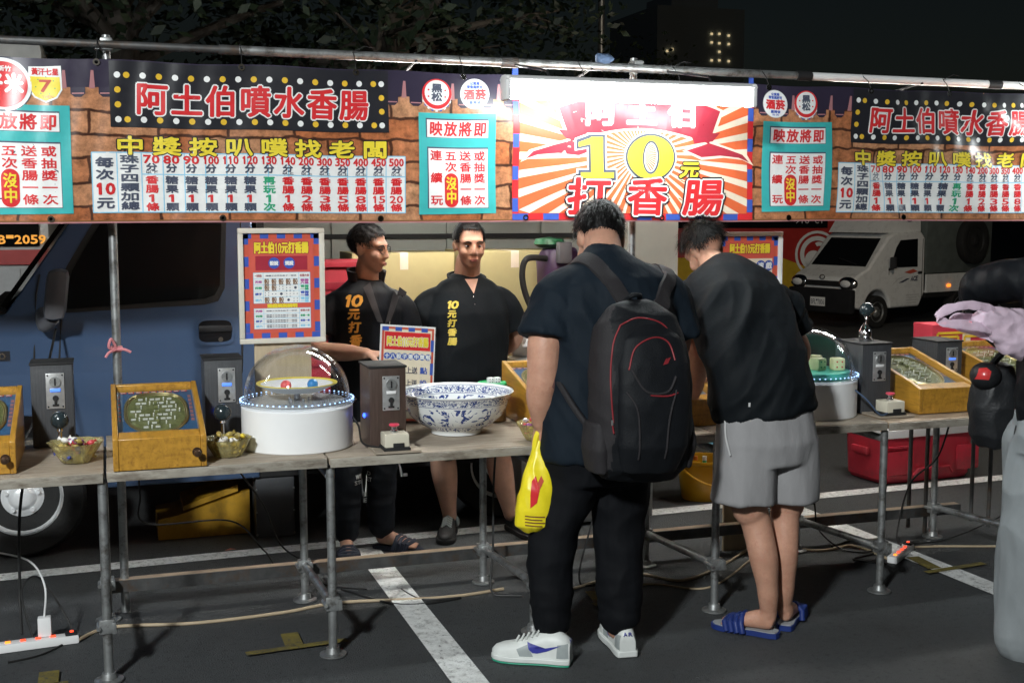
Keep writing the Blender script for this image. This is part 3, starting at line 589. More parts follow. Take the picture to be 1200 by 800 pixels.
def price_panel(dx):
    def q(px, py): a, c = bp(px, py); return a+dx, c
    (xa, zt), (xb, _) = q(127, 71), q(455, 84); zb = q(290, 152)[1]; zt = 2.293
    S.rect(xa, zb, xb, zt, 'p_black', 4, 60, 12)
    n = 17
    for j in range(n):
        for k, zz in ((0, zb+.03), (1, zt-.055)): S.disc(xa+.065+(xb-xa-.13)*j/(n-1), zz, .0125, 'p_white' if (j % 2) else 'p_gold', 5, 12) if j % 1 == 0 else 0
    for k in (1, 2):
        zz = zb+.03+(zt-zb-.085)*k/3
        for xx in (xa+.03, xb-.03): S.disc(xx, zz, .0125, 'p_gold', 5, 12)
    for xx in (xa+.03, xb-.03):
        for zz in (zb+.03, zt-.055): S.disc(xx, zz, .0125, 'p_white', 5, 12)
    a, c = q(157, 138), q(432, 98)
    S.txt('阿土伯噴水香腸', a[0], zb+.048, c[0], zt-.078, 'p_red', 6, .004, WO, slant=.03, gap=.03)
    a, c = q(131, 182), q(458, 157)
    S.txt('中獎按叭噗找老闆', a[0], a[1]+.002, c[0], a[1]+.078, 'p_yellow', 5, .003, [(.0075, 'p_black')], gap=.10)
    (xa, zt), (xb, zb) = q(107, 178), q(475, 249); zm = zt-(zt-zb)*.36
    S.rect(xa, zb, xb, zt, 'p_white', 4, 60, 10)
    cw = (xb-xa)/14.4; c1 = xa+cw*1.08; c2 = c1+cw*1.06
    for xx in [xa, c1, c2]+[c2+(xb-c2)*j/13 for j in range(1, 14)]: S.line(xx, zb, xx, zt, .004, 'p_cyan', 5)
    for zz in (zb, zt): S.line(xa, zz, xb, zz, .004, 'p_cyan', 5)
    S.line(c2, zm, xb, zm, .004, 'p_cyan', 5)
    h = (zt-zb); m_ = .012
    S.txt('每次', xa+m_, zt-h*.47, c1-m_, zt-.015, 'p_ink', 6, .002, vert=True, gap=.06)
    S.txt('10', xa+.008, zt-h*.70, c1-.008, zt-h*.49, 'p_red', 6, .004); S.txt('元', xa+m_, zb+.015, c1-m_, zb+h*.26, 'p_ink', 6, .002)
    S.txt('珠子四顆加總', c1+m_*.8, zb+.008, c2-m_*.8, zt-.008, 'p_ink', 6, .0018, vert=True, gap=.04)
    for j, (s_, prize) in enumerate([('70', '香腸1條'), ('80', '糖果1顆'), ('90', '糖果1顆'), ('100', '糖果1顆'), ('110', '糖果1顆'), ('120', '糖果1顆'), ('130', '再玩1次'), ('140', '香腸1條'), ('200', '香腸2條'), ('300', '香腸3條'), ('350', '香腸5條'), ('400', '香腸8條'), ('450', '香腸15條'), ('500', '香腸20條')]):
        a0 = c2+(xb-c2)*(j-.0)/13.0 if False else c2+(xb-c2)*j/14; a1 = c2+(xb-c2)*(j+1)/14
        S.txt(s_, a0+.006, zm+h*.185, a1-.006, zt-.006, 'p_red', 6, .0026)
        ext = '以下' if j == 0 else '以上' if j > 6 else ''
        S.txt('分', a0+.017, zm+(h*.06 if ext else .008), a1-.017, zm+h*.19, 'p_ink', 6, .0018)
        if ext: S.txt(ext, a0+.014, zm+.003, a1-.014, zm+h*.065, 'p_ink', 6, .0006)
        mm = 'p_green' if j == 6 else 'p_red' if j in (0,) or j > 6 else 'p_ink'
        cells = [prize[0], prize[1], prize[2:-1], prize[-1]]; hh = (zm-zb-.008)/4
        for k, c_ in enumerate(cells):
            w_ = .013 if len(c_) == 1 else .008
            S.txt(c_, a0+w_, zm-.003-hh*(k+1), a1-w_, zm-.003-hh*k-.002, 'p_red' if c_.isdigit() and mm != 'p_green' else mm, 6, .0016)
price_panel(0); price_panel(3.415)
# column lines of the price tables use 14 prize columns
def notice(xa, xb, za, zb):
    W_, H = xb-xa, zb-za
    S.poly([(xa, za), (xb, za+.004), (xb-.004, (za+zb)/2), (xb, zb), (xa+.004, zb-.002), (xa+.006, (za+zb)/2)], 'p_teal', 4)
    S.rect(xa+W_*.10, za+H*.755, xb-W_*.10, za+H*.945, 'p_ink', 5); S.rect(xa+W_*.115, za+H*.76, xb-W_*.105, za+H*.93, 'p_white', 6, 4, 2)
    S.rect(xa+W_*.11, za+H*.06, xb-W_*.10, za+H*.665, 'p_ink', 5); S.rect(xa+W_*.125, za+H*.066, xb-W_*.105, za+H*.65, 'p_white', 6, 6, 4)
    S.txt('映放將即', xa+W_*.13, za+H*.77, xb-W_*.12, za+H*.92, 'p_red', 7, .0022, gap=.05, slant=.05)
    for k, st in enumerate(('連續玩', '五次', '送香腸一條', '或抽獎一次')):
        u0 = xa+W_*(.145+.187*k); u1 = u0+W_*.155; z0, z1 = za+H*.085, za+H*.635
        if k == 0:
            for j, c_ in enumerate(st): z_ = z1-(z1-z0)*(.0+.40*j); S.txt(c_, u0, z_-(z1-z0)*.19, u1, z_, 'p_red', 7, .0013)
        elif k == 1:
            S.txt(st, u0, z1-(z1-z0)*.40, u1, z1, 'p_red', 7, .0013, vert=True, gap=.04)
            r_ = W_*.088; um = (u0+u1)/2; zc0, zc1 = z0+r_*.8, z0+(z1-z0)*.46
            S.poly([(um+r_*math.cos(a), (zc1 if math.sin(a) >= 0 else zc0)+r_*math.sin(a)) for a in [2*math.pi*j/28 for j in range(28)]], 'p_red', 7)
            S.txt('沒中', um-r_*.78, zc0-r_*.55, um+r_*.78, zc1+r_*.55, 'p_yellow', 8, .0016, vert=True)
        else: S.txt(st, u0, z0, u1, z1, 'p_red', 7, .0013, vert=True, gap=.05)
notice(-.50, -.115, 1.69, 2.118)
a = bp(490, 131); c = bp(581, 251); notice(a[0], c[0], c[1], a[1]+.002)
a = bp(893, 141); c = bp(972, 248); notice(a[0], c[0], c[1], a[1])
def red_badge(u, v):
    S.disc(u, v, .105, 'p_ink', 4, 32); S.disc(u, v, .102, 'p_white', 5, 32); S.disc(u, v, .088, 'p_red', 6, 32)
    S.txt('好米', u-.075, v-.035, u+.075, v+.045, 'p_white', 7, .004, gap=.04); S.txt('新竹', u-.02, v+.05, u+.03, v+.072, 'p_white', 7, .001)
u, v_ = bp(7, 98); red_badge(u-.01, v_)
def shield(u, v):
    pts = [(-.056, .062), (.056, .068), (.058, -.02), (.04, -.05), (0, -.068), (-.04, -.05), (-.06, -.02)]
    S.poly([(u+x*1.06, v+y*1.06) for x, y in pts], 'p_white', 4); S.poly([(u+x*.95, v+min(y, .03)*.95) for x, y in pts], 'p_yellow', 5)
    S.txt('黃汗七星', u-.05, v+.034, u+.05, v+.062, 'p_red', 6, .001); S.ch('7', u-.025, v-.03, .05, .052, 'p_rust', 6, .003)
    for j in range(7): S.disc(u+.036*math.cos(j*.9+.6), v-.006+.034*math.sin(j*.9+.6), .0025, 'p_green', 6, 6)
    S.txt('SEVEN', u-.028, v-.054, u+.028, v-.042, 'p_rust', 6)
u, v_ = bp(53, 97); shield(u, v_)
def cap_badge(u, v):
    for j in range(9):
        a = math.pi*(1.12+.76*j/8); S.poly([(u+.066*math.cos(a-.09), v-.01+.066*math.sin(a-.09)), (u+.066*math.cos(a+.09), v-.01+.066*math.sin(a+.09)), (u+.05*math.cos(a), v+.05*math.sin(a))], 'p_blue' if j % 2 else 'p_white', 4)
    S.disc(u, v-.006, .064, 'p_white', 5, 30); S.disc(u, v, .064, 'p_red', 6, 30); S.disc(u, v+.005, .053, 'p_white', 7, 30)
    S.txt('黑松', u-.024, v-.032, u+.024, v+.044, 'p_ink', 8, .002, vert=True)
    for sx in (-1, 1):
        for sz in (-.012, .016): S.disc(u+sx*.036, v+sz, .004, 'p_red', 8, 8)
def wine_badge(u, v):
    S.disc(u, v, .066, 'p_grey', 4, 32); S.disc(u, v, .064, 'p_white', 5, 32)
    S.txt('酒菸', u-.052, v-.026, u+.052, v+.02, 'p_red', 6, .0028, gap=.03); S.txt('公賣局', u-.022, v+.038, u+.022, v+.052, 'p_blue', 6, .001); S.txt('零售商許可', u-.036, v+.022, u+.036, v+.037, 'p_blue', 6, .001)
    S.txt('臺灣省', u-.026, v-.044, u+.026, v-.030, 'p_blue', 6, .001); S.txt('專賣', u-.02, v-.057, u+.02, v-.046, 'p_blue', 6)
for px, py, k in ((512, 109, 0), (556, 109, 1), (908, 121, 1), (944, 121, 0)):
    u, v_ = bp(px, py); (cap_badge, wine_badge)[k](u, v_)
def centre():
    xa, xb = bp(601, 200)[0], bp(881, 200)[0]; za, zb = ZB+.008, 2.262; W_, H = xb-xa, zb-za
    S.rect(xa, za, xb, zb, 'p_red', 4, 60, 24)
    for j in range(0, 9):
        for u in (xa, xb-.028):
            z_ = za+H*(.06+.118*j)
            if j % 2 == 0: S.rect(u, z_, u+.028, z_+H*.10, 'p_blue', 5)
    for j in range(0, 16, 2):
        for zz in (za, zb-.028): S.rect(xa+W_*j/16, zz, xa+W_*(j+1)/16, zz+.028, 'p_blue', 5)
    a0, a1, b0, b1 = xa+.03, xb-.03, za+.03, zb-.03
    S.rect(a0, b0, a1, b1, 'p_orange', 6, 40, 20)
    cu, cv = (a0+a1)/2+.02, b0+(b1-b0)*.50
    def edge(a):
        dx, dz = math.cos(a), math.sin(a); t = min(((a1 if dx > 0 else a0)-cu)/dx if abs(dx) > 1e-6 else 9e9, ((b1 if dz > 0 else b0)-cv)/dz if abs(dz) > 1e-6 else 9e9); return t
    n = 46
    for j in range(n):
        a, c_ = 2*math.pi*j/n, 2*math.pi*(j+.42)/n; ta, tc = edge(a), edge(c_); ts = [.02, .15, .35, .6, .8, 1]
        for t0, t1 in zip(ts, ts[1:]): S.poly([(cu+math.cos(a)*ta*t0, cv+math.sin(a)*ta*t0), (cu+math.cos(a)*ta*t1, cv+math.sin(a)*ta*t1), (cu+math.cos(c_)*tc*t1, cv+math.sin(c_)*tc*t1), (cu+math.cos(c_)*tc*t0, cv+math.sin(c_)*tc*t0)], 'p_cream', 7)
    # ribbon with the stall's name, curling ends
    def arc(r0, r1, aa, ab, m, l, oy):
        ps = [aa+(ab-aa)*j/18 for j in range(19)]
        for p, q in zip(ps, ps[1:]): S.poly([(cu+r0*math.sin(p), oy+r0*math.cos(p)), (cu+r1*math.sin(p), oy+r1*math.cos(p)), (cu+r1*math.sin(q), oy+r1*math.cos(q)), (cu+r0*math.sin(q), oy+r0*math.cos(q))], m, l)
    oy = cv-.85; arc(.955, 1.135, -.375, .375, 'p_cream', 8, oy); arc(.965, 1.125, -.36, .36, 'p_maroon', 9, oy)
    for sx in (-1, 1):
        T_ = lambda L_: [(cu+sx*x, cv+y) for x, y in L_]
        for pts, m, l in (([(.20, .02), (.34, .07), (.42, .045), (.54, .01), (.58, -.045), (.52, -.02), (.42, -.01), (.30, -.02)], 'p_cream', 8), ([(.22, .022), (.34, .058), (.42, .036), (.52, .004), (.555, -.03), (.5, -.01), (.4, .0), (.30, -.008)], 'p_maroon', 9), ([(.24, .10), (.40, .105), (.36, .065), (.26, .055)], 'p_maroon', 9)): S.poly(T_(pts)[::sx], m, l)
    S.txt('阿土伯', cu-.30, cv+.125, cu+.30, cv+.255, 'p_white', 10, .007, gap=.12)
    # serif 10
    def one(u, v, g, m, l):
        S.poly([(u-.03-g, v-.085-g), (u+.03+g, v-.085-g), (u+.03+g, v+.09+g), (u-.03-g, v+.09+g)], m, l)
        S.poly([(u-.08-g, v-.095-g), (u+.08+g, v-.095-g), (u+.08+g, v-.07+g), (u-.08-g, v-.07+g)], m, l+.6)
        S.poly([(u-.088-g, v+.045-g), (u-.02, v+.060-g), (u+.03+g, v+.09+g), (u-.02-g, v+.09+g), (u-.088-g, v+.066+g)], m, l+1.2)
    u, v = cu-.215, cv-.015
    for g, m, l in ((.018, 'p_white', 10), (.011, 'p_ink', 12), (0, 'p_yellow', 14)): one(u, v, g, m, l)
    u = cu+.045
    def oval(ro, ri, m, l):
        n = 44; vs = []
        for j in range(n):
            a = 2*math.pi*j/n; vs += [S.P(u+ro[0]*math.cos(a), v+ro[1]*math.sin(a), l), S.P(u+ri[0]*math.cos(a), v+ri[1]*math.sin(a), l)]
        S.mb.add(vs, [(2*j, 2*((j+1) % n), 2*((j+1) % n)+1, 2*j+1) for j in range(n)], m)
    oval((.128, .115), (.026, .06), 'p_white', 10); oval((.121, .108), (.031, .066), 'p_ink', 12); oval((.112, .098), (.04, .076), 'p_yellow', 14)
    S.txt('元', cu+.185, cv-.105, cu+.285, cv-.025, 'p_yellow', 11, .004, [(.010, 'p_black')], slant=.15)
    for k, c_ in enumerate('打香腸'):
        u = cu-.365+.285*k; S.txt(c_, u, b0-.012, u+.21, b0+.165, 'p_red', 13, .0055, [(.020, 'p_black'), (.0125, 'p_white')], slant=.06)
centre()
def wave(p):
    x, z = p.x, p.z; k = 1+1.4*max(0, min(1, (x-3.2)/.6)); t = (ZT-z)/(ZT-ZB)
    d = .008*math.sin(3.1*x+1.2*z)+.006*math.sin(7.3*x-4*z+1)+.005*k*math.sin(9*x+13*z)+.0022*math.sin(31*x+9*math.sin(3*x)-11*z)+.003*(k-1)*math.sin(21*x+24*z+2*math.sin(5*x))
    d += .006*math.sin(2*math.pi*x/.55)*max(0, 1-2.2*t)
    z2 = z-.007*(1-t)*(1-math.cos(2*math.pi*(x-.1)/.55))*.5+.002*t*math.sin(4*x)
    return V((x, p.y+d*1.0, z2))
S.mb.refine(.045).warp(wave)
r = root('banner', (2, YB, 1.65), 'long printed brick-pattern banner of the sausage game stall hanging above the tables', 'banner')
S.mb.build('printed_sheet', r, ang=60)
for k in range(13):                              # eyelets and their tie cords
    x = -.95+.5*k-.03*(k % 3); p = wave(V((x, YB-.003, ZT-.012)))
    b = MB(); b.lathe([(.006, 0), (.014, 0), (.0135, .003), (.007, .003), (.006, 0)], p, 'chrome', 14, (0, -1, 0)); e = b.build('eyelet', r)
    b = MB(); b.tube([p+V((0, -.004, .002)), p+V((.004, .03, .05)), V((x+.006, 5.21-.022, zpole(x)+.004)), V((x+.006, 5.21, zpole(x)+.0235)), V((x+.006, 5.232, zpole(x)))], .0022, 'dull_black', 5)
    if k % 3 == 1: b.tube([V((x, 5.186, zpole(x)+.01)), V((x+.05, 5.17, zpole(x)+.035)), V((x+.09, 5.18, zpole(x)+.03))], .002, 'dull_black', 5)
    b.build('tie_cord', e)
for k in range(7):
    x = -.2+.66*k; p = wave(V((x, YB-.003, ZB+.018))); b = MB(); b.lathe([(.006, 0), (.014, 0), (.0135, .003), (.007, .003), (.006, 0)], p, 'chrome', 14, (0, -1, 0)); b.build('eyelet', r)
mat('pink_ribbon', (.6, .22, .24), .6)
b = MB(); c = V((.03, 5.245, 1.135))
b.lathe([(.021, -.012), (.024, -.006), (.024, .008), (.021, .012)], (.03, 5.27, 1.135), 'pink_ribbon', 14); b.spline([c, c+V((-.02, -.02, .045)), c+V((-.03, -.02, .01)), c], .006, 'pink_ribbon', 6); b.spline([c, c+V((.03, -.02, .0)), c+V((.055, -.02, -.012))], .006, 'pink_ribbon', 6); b.spline([c, c+V((-.03, -.02, -.01)), c+V((-.045, -.02, -.03))], .006, 'pink_ribbon', 6)
tag(b.build('ribbon', base=c), 'pink ribbon knotted round the steel post in front of the blue van', 'ribbon')
mat('blue_rag', (.05, .08, .14), .8)
b = MB(); q = V((2.19, 5.21, zpole(2.19)+.012)); b.ell(q+V((0, 0, .02)), (.045, .025, .03), 'blue_rag', 14, 8); b.warp(lambda p: p+noise.noise_vector(p*22)*.02); tag(b.build('rag', base=q), 'blue rag tied over the pole above the glowing tube', 'rag')

# ---------------------------------------------------------------- game machines on the tables (table top z = .778)
ZT0 = .780
mat('playfield_green', (.17, .18, .075), .3, var=.4, vs=45)
mat('playfield_blue', (.05, .13, .28), .4, var=.1)
clear('clear_glass', (.96, .97, .96))
clear('clear_acrylic', (.95, .96, .97))
mat('pin_metal', (.85, .85, .83), .35, .3, var=0)
def pinball(x0, yf, label, w_=.325, d=.50, hf=.115, hb=.235):
    """wooden pinball box: low front, playfield sloping up to the back"""
    r = root('pinball_box', (x0+w_/2, yf, ZT0), label, 'pinball game', 'wooden pinball boxes on the tables')
    x1 = x0+w_; z = ZT0; yb = yf+d; rail = .075; th = .02
    prof = [(yf, z), (yf, z+hf), (yf+rail, z+hf+.012), (yb, z+hb), (yb, z)]
    b = MB()
    for a, c in ((x0, x0+th), (x1-th, x1)): b.prism([(p[0], p[1]+(.014 if i in (2, 3) else .001 if i == 1 else 0)) for i, p in enumerate(prof)], a, c, 'oak', 'x')
    b.prism([(yf+.003, z), (yf+.003, z+hf), (yf+rail, z+hf+.013), (yf+rail, z)], x0+th, x1-th, 'oak', 'x')
    b.prism([(yb-.018, z), (yb-.018, z+hb+.008), (yb-.002, z+hb+.012), (yb-.002, z)], x0+th, x1-th, 'oak', 'x')
    o = b.build('case', r, ang=20); md = o.modifiers.new('soft', 'BEVEL'); md.width = .003; md.segments = 2; md.limit_method = 'ANGLE'
    # playfield
    p0 = V((x0+th, yf+rail, z+hf-.012)); p1 = V((x0+th, yb-.018, z+hb-.02)); L_ = (p1-p0).length; W_ = w_-2*th
    S = Sheet(p0, (1, 0, 0), p1-p0, step=.001)
    S.rect(0, 0, W_, L_, 'playfield_blue', 0)
    ov = []; n = 40
    for j in range(n):
        a = 2*math.pi*j/n; c_, s_ = math.cos(a), math.sin(a); e = 2/2.9
        ov.append((W_/2+W_*.40*math.copysign(abs(c_)**e, c_)*(1 if s_ > -.2 else 1-.25*(-s_-.2)), L_*.50+L_*.42*math.copysign(abs(s_)**e, s_)))
    S.poly(ov, 'playfield_green', 1)
    for j in range(9): S.rect(W_*(.06+.1*j), L_*.952, W_*(.06+.1*j)+W_*.075, L_*.985, 'p_red', 2); S.rect(W_*(.065+.1*j), L_*.958, W_*(.06+.1*j)+W_*.06, L_*.972, 'p_white', 3)
    for j in range(7): S.rect(W_*.935, L_*(.30+.085*j), W_*.975, L_*(.30+.085*j)+L_*.06, 'p_pink', 2); S.rect(W_*.02, L_*(.35+.085*j), W_*.045, L_*(.35+.085*j)+L_*.04, 'p_red', 2)
    S.rect(W_*.08, L_*.005, W_*.9, L_*.03, 'p_white', 2); S.rect(W_*.1, L_*.01, W_*.14, L_*.025, 'p_red', 3)
    S.mb.build('playfield', r)
    N_ = S.N; b = MB()
    b.tube([S.P(u, v, 4) for u, v in ov], .005, 'brass_light', 6, closed=True); b.tube([S.P(W_/2+(u-W_/2)*.93, L_/2+(v-L_/2)*.94, 2) for u, v in ov], .0025, 'brass_light', 6, closed=True); rim = b.build('rim', r)
    b = MB(); rnd = random.Random(5)
    for j in range(8):
        for k in range(9):
            u = W_*(.2+.075*k+.035*(j % 2)); v_ = L_*(.18+.085*j)
            if (u-W_/2)**2/(W_*.34)**2+(v_-L_/2)**2/(L_*.36)**2 < 1 and rnd.random() < .85:
                q = S.P(u, v_, 1)
                if (k+j) % 3: b.box(q+N_*.006, (.017, .003, .007), 'pin_metal')
                else: b.cyl(q, q+N_*.014, .0025, 'pin_metal', n=6)
    for k in range(6): q = S.P(W_*.5, L_*(.2+.1*k), 1); b.box(q+N_*.006, (.012, .012, .012), 'playfield_green')
    b.build('pin_field', r)
    b = MB(); q0, q1 = S.P(.004, .002, 12), S.P(W_-.004, L_-.004, 12); a = S.P(.004, L_-.004, 12); c = S.P(W_-.004, .002, 12)
    vs = [q0, c, q1, a]; b.add([p+N_*.002 for p in vs]+[p-N_*.002 for p in vs], [(0, 1, 2, 3), (7, 6, 5, 4), (0, 4, 5, 1), (1, 5, 6, 2), (2, 6, 7, 3), (3, 7, 4, 0)], 'clear_glass'); b.build('glass', r)
    b = MB(); kx = x1-.035; b.cyl((kx, yf+.003, z+.055), (kx, yf-.004, z+.055), .017, 'brass_dark'); b.cyl((kx, yf, z+.055), (kx, yf-.028, z+.055), .006, 'chrome'); b.lathe([(.002, 0), (.012, .002), (.014, .008), (.011, .016), (.002, .018)], (kx, yf-.026, z+.055), 'brass_dark', 16, (0, -1, 0)); b.build('plunger', r)
    return r
mat('brass_light', (.5, .42, .22), .3, .8)
pb = pinball(.0, 4.47, 'whole pinball box between the two leftmost coin boxes, in front of the blue van')
for (x, y, lb) in ((-.65, 4.55, 'half-cropped pinball box at the left edge of the photo'), (1.69, 4.70, 'pinball box mostly hidden behind the man with the backpack, next to the green jar'), (2.20, 4.64, 'pinball box between the two customers, its player leaning over it'), (3.50, 4.60, 'whole pinball box at the right, in front of the black bag with the red top'), (4.14, 4.76, 'rear pinball box at the right, below the pink plastic bag')):
    copy_tree(pb, (x, y-4.47, 0), lb)

def coin_box(x0, y0, h, w_, d, body, label, led=True):
    r = root('coin_box', (x0+w_/2, y0, ZT0), label, 'coin box', 'coin boxes on the tables'); z = ZT0; x1 = x0+w_; xm = (x0+x1)/2
    b = MB(); b.b2((x0, y0, z), (x1, y0+d, z+h), body, .004); b.b2((x0-.004, y0-.004, z+h-.0), (x1+.004, y0+d+.004, z+h+.008), 'dull_black', .002)
    b.build('case', r)
    pz0, pz1 = z+h*.47, z+h*.90; pw = .034
    b = MB(); b.b2((xm-pw+.012, y0-.005, pz0), (xm+pw+.012, y0-.0005, pz1), 'plate_steel', .0015); p = b.build('coin_plate', r); xc = xm+.012; H = pz1-pz0
    b = MB(); b.cyl((xc, y0-.004, pz0+H*.76), (xc, y0-.012, pz0+H*.76), .021, 'steel', n=24); b.b2((xc-.003, y0-.014, pz0+H*.66), (xc+.003, y0-.011, pz0+H*.86), 'dull_black'); b.build('coin_slot', p)
    b = MB(); b.b2((xc-.019, y0-.011, pz0+H*.48), (xc+.019, y0-.004, pz0+H*.57), 'blue_screen' if led else 'white_plastic', .002); b.build('display', p)
    b = MB(); b.cyl((xc, y0-.004, pz0+H*.30), (xc, y0-.010, pz0+H*.30), .011, 'dull_black', n=18); b.b2((xc-.005, y0-.011, pz0+H*.12), (xc+.005, y0-.004, pz0+H*.28), 'dull_black', .002); b.b2((xc-.012, y0-.009, pz0+H*.07), (xc+.012, y0-.004, pz0+H*.13), 'dull_black', .002); b.build('return_slot', p)
    b = MB()
    for sx in (-1, 1):
        for zz in (pz0+.008, pz1-.008): b.ell((xc+sx*(pw-.007), y0-.005, zz), .0035, 'dull_black', 8, 6)
    b.build('screws', p)
    return r
coin_box(-.295, 5.03, .325, .155, .16, 'charcoal_panel', 'grey black coin box left of the steel post, beside the half-cropped pinball box')
coin_box(.36, 4.98, .325, .15, .17, 'charcoal_panel', 'grey black coin box glowing blue, left of the clear dome with red and blue balls')
cb3 = coin_box(.955, 4.60, .315, .145, .19, 'dark_wood', 'dark brown wooden coin box in front of the tilted red placard', led=False)
coin_box(3.26, 4.70, .315, .155, .22, 'charcoal_panel', 'grey black coin box with a black ball lever standing on its top', led=False)
coin_box(3.90, 5.0, .275, .15, .2, 'charcoal_panel', 'lower grey black coin box behind the right pinball box', led=True)

def led_spot(p, rad, dx, label, m='blue_led'):
    r = root('indicator_light', p, label, 'indicator light', 'blue indicator lights on coin boxes'); b = MB(); b.ell(p, (.006, .008, rad*.8), m, 12, 8); b.build('bulb', r)
led_spot(V((.949, 4.68, .90)), .012, 0, 'blue light on the left side of the brown wooden coin box')
led_spot(V((3.254, 4.80, .90)), .012, 0, 'blue light on the left side of the coin box with the ball lever on top')
led_spot(V((.40, 4.974, .90)), .010, 0, 'blue light on the front of the grey coin box beside the clear dome')

def joystick(p, label, hs=.10, skull=False):
    r = root('ball_lever', p, label, 'lever', 'black ball levers of the games'); p = V(p)
    b = MB(); b.lathe([(.03, 0), (.032, .012), (.022, .02), (.019, .034), (.008, .04)], p, 'chrome', 24)
    if skull:
        b.ell(p+V((0, 0, .03)), (.024, .022, .03), 'chrome'); b.tube(smooth([p+V((-.026, 0, .0)), p+V((-.034, 0, .04)), p+V((-.012, 0, .078)), p+V((0, 0, .05))], 6), .006, 'chrome', 8); b.spline([p+V((.03, 0, 0)), p+V((.022, 0, .05)), p+V((0, 0, .075))], .007, 'chrome')
    b.build('base', r)
    b = MB(); b.cyl(p+V((0, 0, .03)), p+V((0, 0, hs+.02)), .007, 'chrome'); b.lathe([(.007, 0), (.012, .004), (.010, .012)], p+V((0, 0, hs)), 'chrome', 16); b.build('stem', r)
    b = MB(); b.ell(p+V((0, 0, hs+.045)), .034, 'black_ball', 28, 20); b.build('ball', r)
mat('black_ball', (.02, .03, .035), .22, var=0, coat=.3)
joystick(at(67, 522, 4.92)*1, 'black ball lever behind the left candy basket, leaning against the grey coin box', .09) if False else joystick((-.188, 4.88, ZT0), 'black ball lever behind the left candy basket beside the half-cropped pinball box', .085)
joystick((.415, 4.84, ZT0), 'black ball lever between the whole left pinball box and the clear dome', .09)
joystick((3.345, 4.80, ZT0+.323), 'black ball lever with a bent chrome bracket on top of the right coin box', .10, True)

def drum(cx, cy, label, teal=False):
    r = root('dome_game', (cx, cy, ZT0), label, 'dome game', 'white drum games with clear domes'); c = (cx, cy, ZT0); rr = .218; h = .172
    b = MB(); b.lathe([(rr-.004, 0), (rr, .004), (rr, h-.012), (rr-.008, h-.004), (rr-.03, h)], c, 'white_plastic', 64); b.build('drum', r)
    b = MB(); b.open_lathe([(rr-.035, h+.0015), (rr+.012, h+.002), (rr+.016, h+.006), (rr+.012, h+.011), (rr-.03, h+.0105)], c, 'clear_acrylic', 64); fl = b.build('flange', r)
    b = MB()
    for k in range(56):
        a = 2*math.pi*k/56; b.ell((cx+(rr+.003)*math.cos(a), cy+(rr+.003)*math.sin(a), ZT0+h+.016), (.0036, .0036, .003), 'cool_led', 8, 5)
    b.build('light_chain', fl)
    if teal: b = MB(); b.lathe([(.001, h+.004), (rr-.035, h+.004), (rr-.035, h+.03), (.001, h+.03)], c, 'p_mint', 48)
    else:
        b = MB(); b.lathe([(.001, h+.003), (rr-.034, h+.003), (rr-.034, h+.010), (.001, h+.010)], c, 'white_plastic', 48)
    b.build('disc', r)
    if not teal:
        b = MB(); b.lathe([(.001, h+.05), (.10, h+.052), (.150, h+.078), (.158, h+.078), (.158, h+.074), (.10, h+.046), (.001, h+.044)], c, 'white_plastic', 48); dd = b.build('dish', r)
        b = MB(); b.open_lathe([(.142, h+.0745), (.150, h+.0785), (.1585, h+.0785), (.1585, h+.0755)], c, 'p_yellow', 48); b.build('dish_edge', dd)
        b = MB(); b.cyl((cx, cy, ZT0+h+.01), (cx, cy, ZT0+h+.046), .012, 'chrome')
        for k in range(5): a = k*1.26; b.cyl((cx+.04*math.cos(a), cy+.04*math.sin(a)-.04, ZT0+h+.01), (cx+.04*math.cos(a), cy+.04*math.sin(a)-.04, ZT0+h+.024), .005, 'chrome', n=8)
        b.build('spindle', r)
    R0 = rr-.012; H = .215; pr = []
    for k in range(15): a = math.pi/2*k/14; pr.append((max(.0005, R0*math.cos(a)), h+.012+.02+(H-.02)*math.sin(a)))
    pr = [(R0, h+.012)]+pr; inn = [(max(.0003, q-.004), z-.004 if i > 1 else z) for i, (q, z) in enumerate(pr)]
    b = MB(); b.lathe(pr+inn[::-1], c, 'clear_acrylic', 64); b.build('dome', r, fix=True)
    return r
drum(.70, 4.775, 'white drum game with a clear dome and dish left of the brown coin box')
drum(3.035, 4.79, 'white drum game with a teal disc and dice, beside the man in grey shorts', True)
z = ZT0+.172+.052
for dx, dy, m, lb in ((-.05, -.05, 'ball_red', 'red ball in the dish under the left clear dome'), (.055, -.045, 'ball_blue', 'blue ball in the dish under the left clear dome')):
    mat('ball_red', (.75, .12, .12), .35, var=.3, vs=40); mat('ball_blue', (.04, .22, .5), .35, var=.2, vs=40)
    b = MB(); c = V((.70+dx, 4.775+dy, z+.022)); b.ell(c, .0215, m, 24, 16); tag(b.build('game_ball', base=c), lb, 'ball', 'balls in the dish')
mat('dice_cream', (.72, .72, .42), .35, var=.15, vs=12)
for i, (dx, dy, s_, rz, lb) in enumerate(((.03, -.03, .058, .3, 'pale yellow foam die lying in front of two others on the teal disc'), (.075, .06, .058, .9, 'pale yellow foam die at the back of the teal disc, left of the rightmost'), (.115, -.055, .058, -.2, 'rightmost pale yellow foam die on the teal disc'))):
    c = V((3.035+dx, 4.79+dy, ZT0+.172+.03+s_/2)); r = root('foam_die', c, lb, 'die', 'dice under the right dome'); b = MB(); b.box(c, (s_, s_, s_), 'dice_cream', .012, rz); b.build('body', r)
    b = MB()
    for k in range(4):
        u, v_ = (k % 2-.5)*.024, (k//2-.5)*.024; q = Matrix.Rotation(rz, 3, 'Z') @ V((u, -s_/2, v_)); b.ell(c+q, .004, 'p_green' if i == 0 else 'p_red', 8, 6)
    b.build('pips', r)

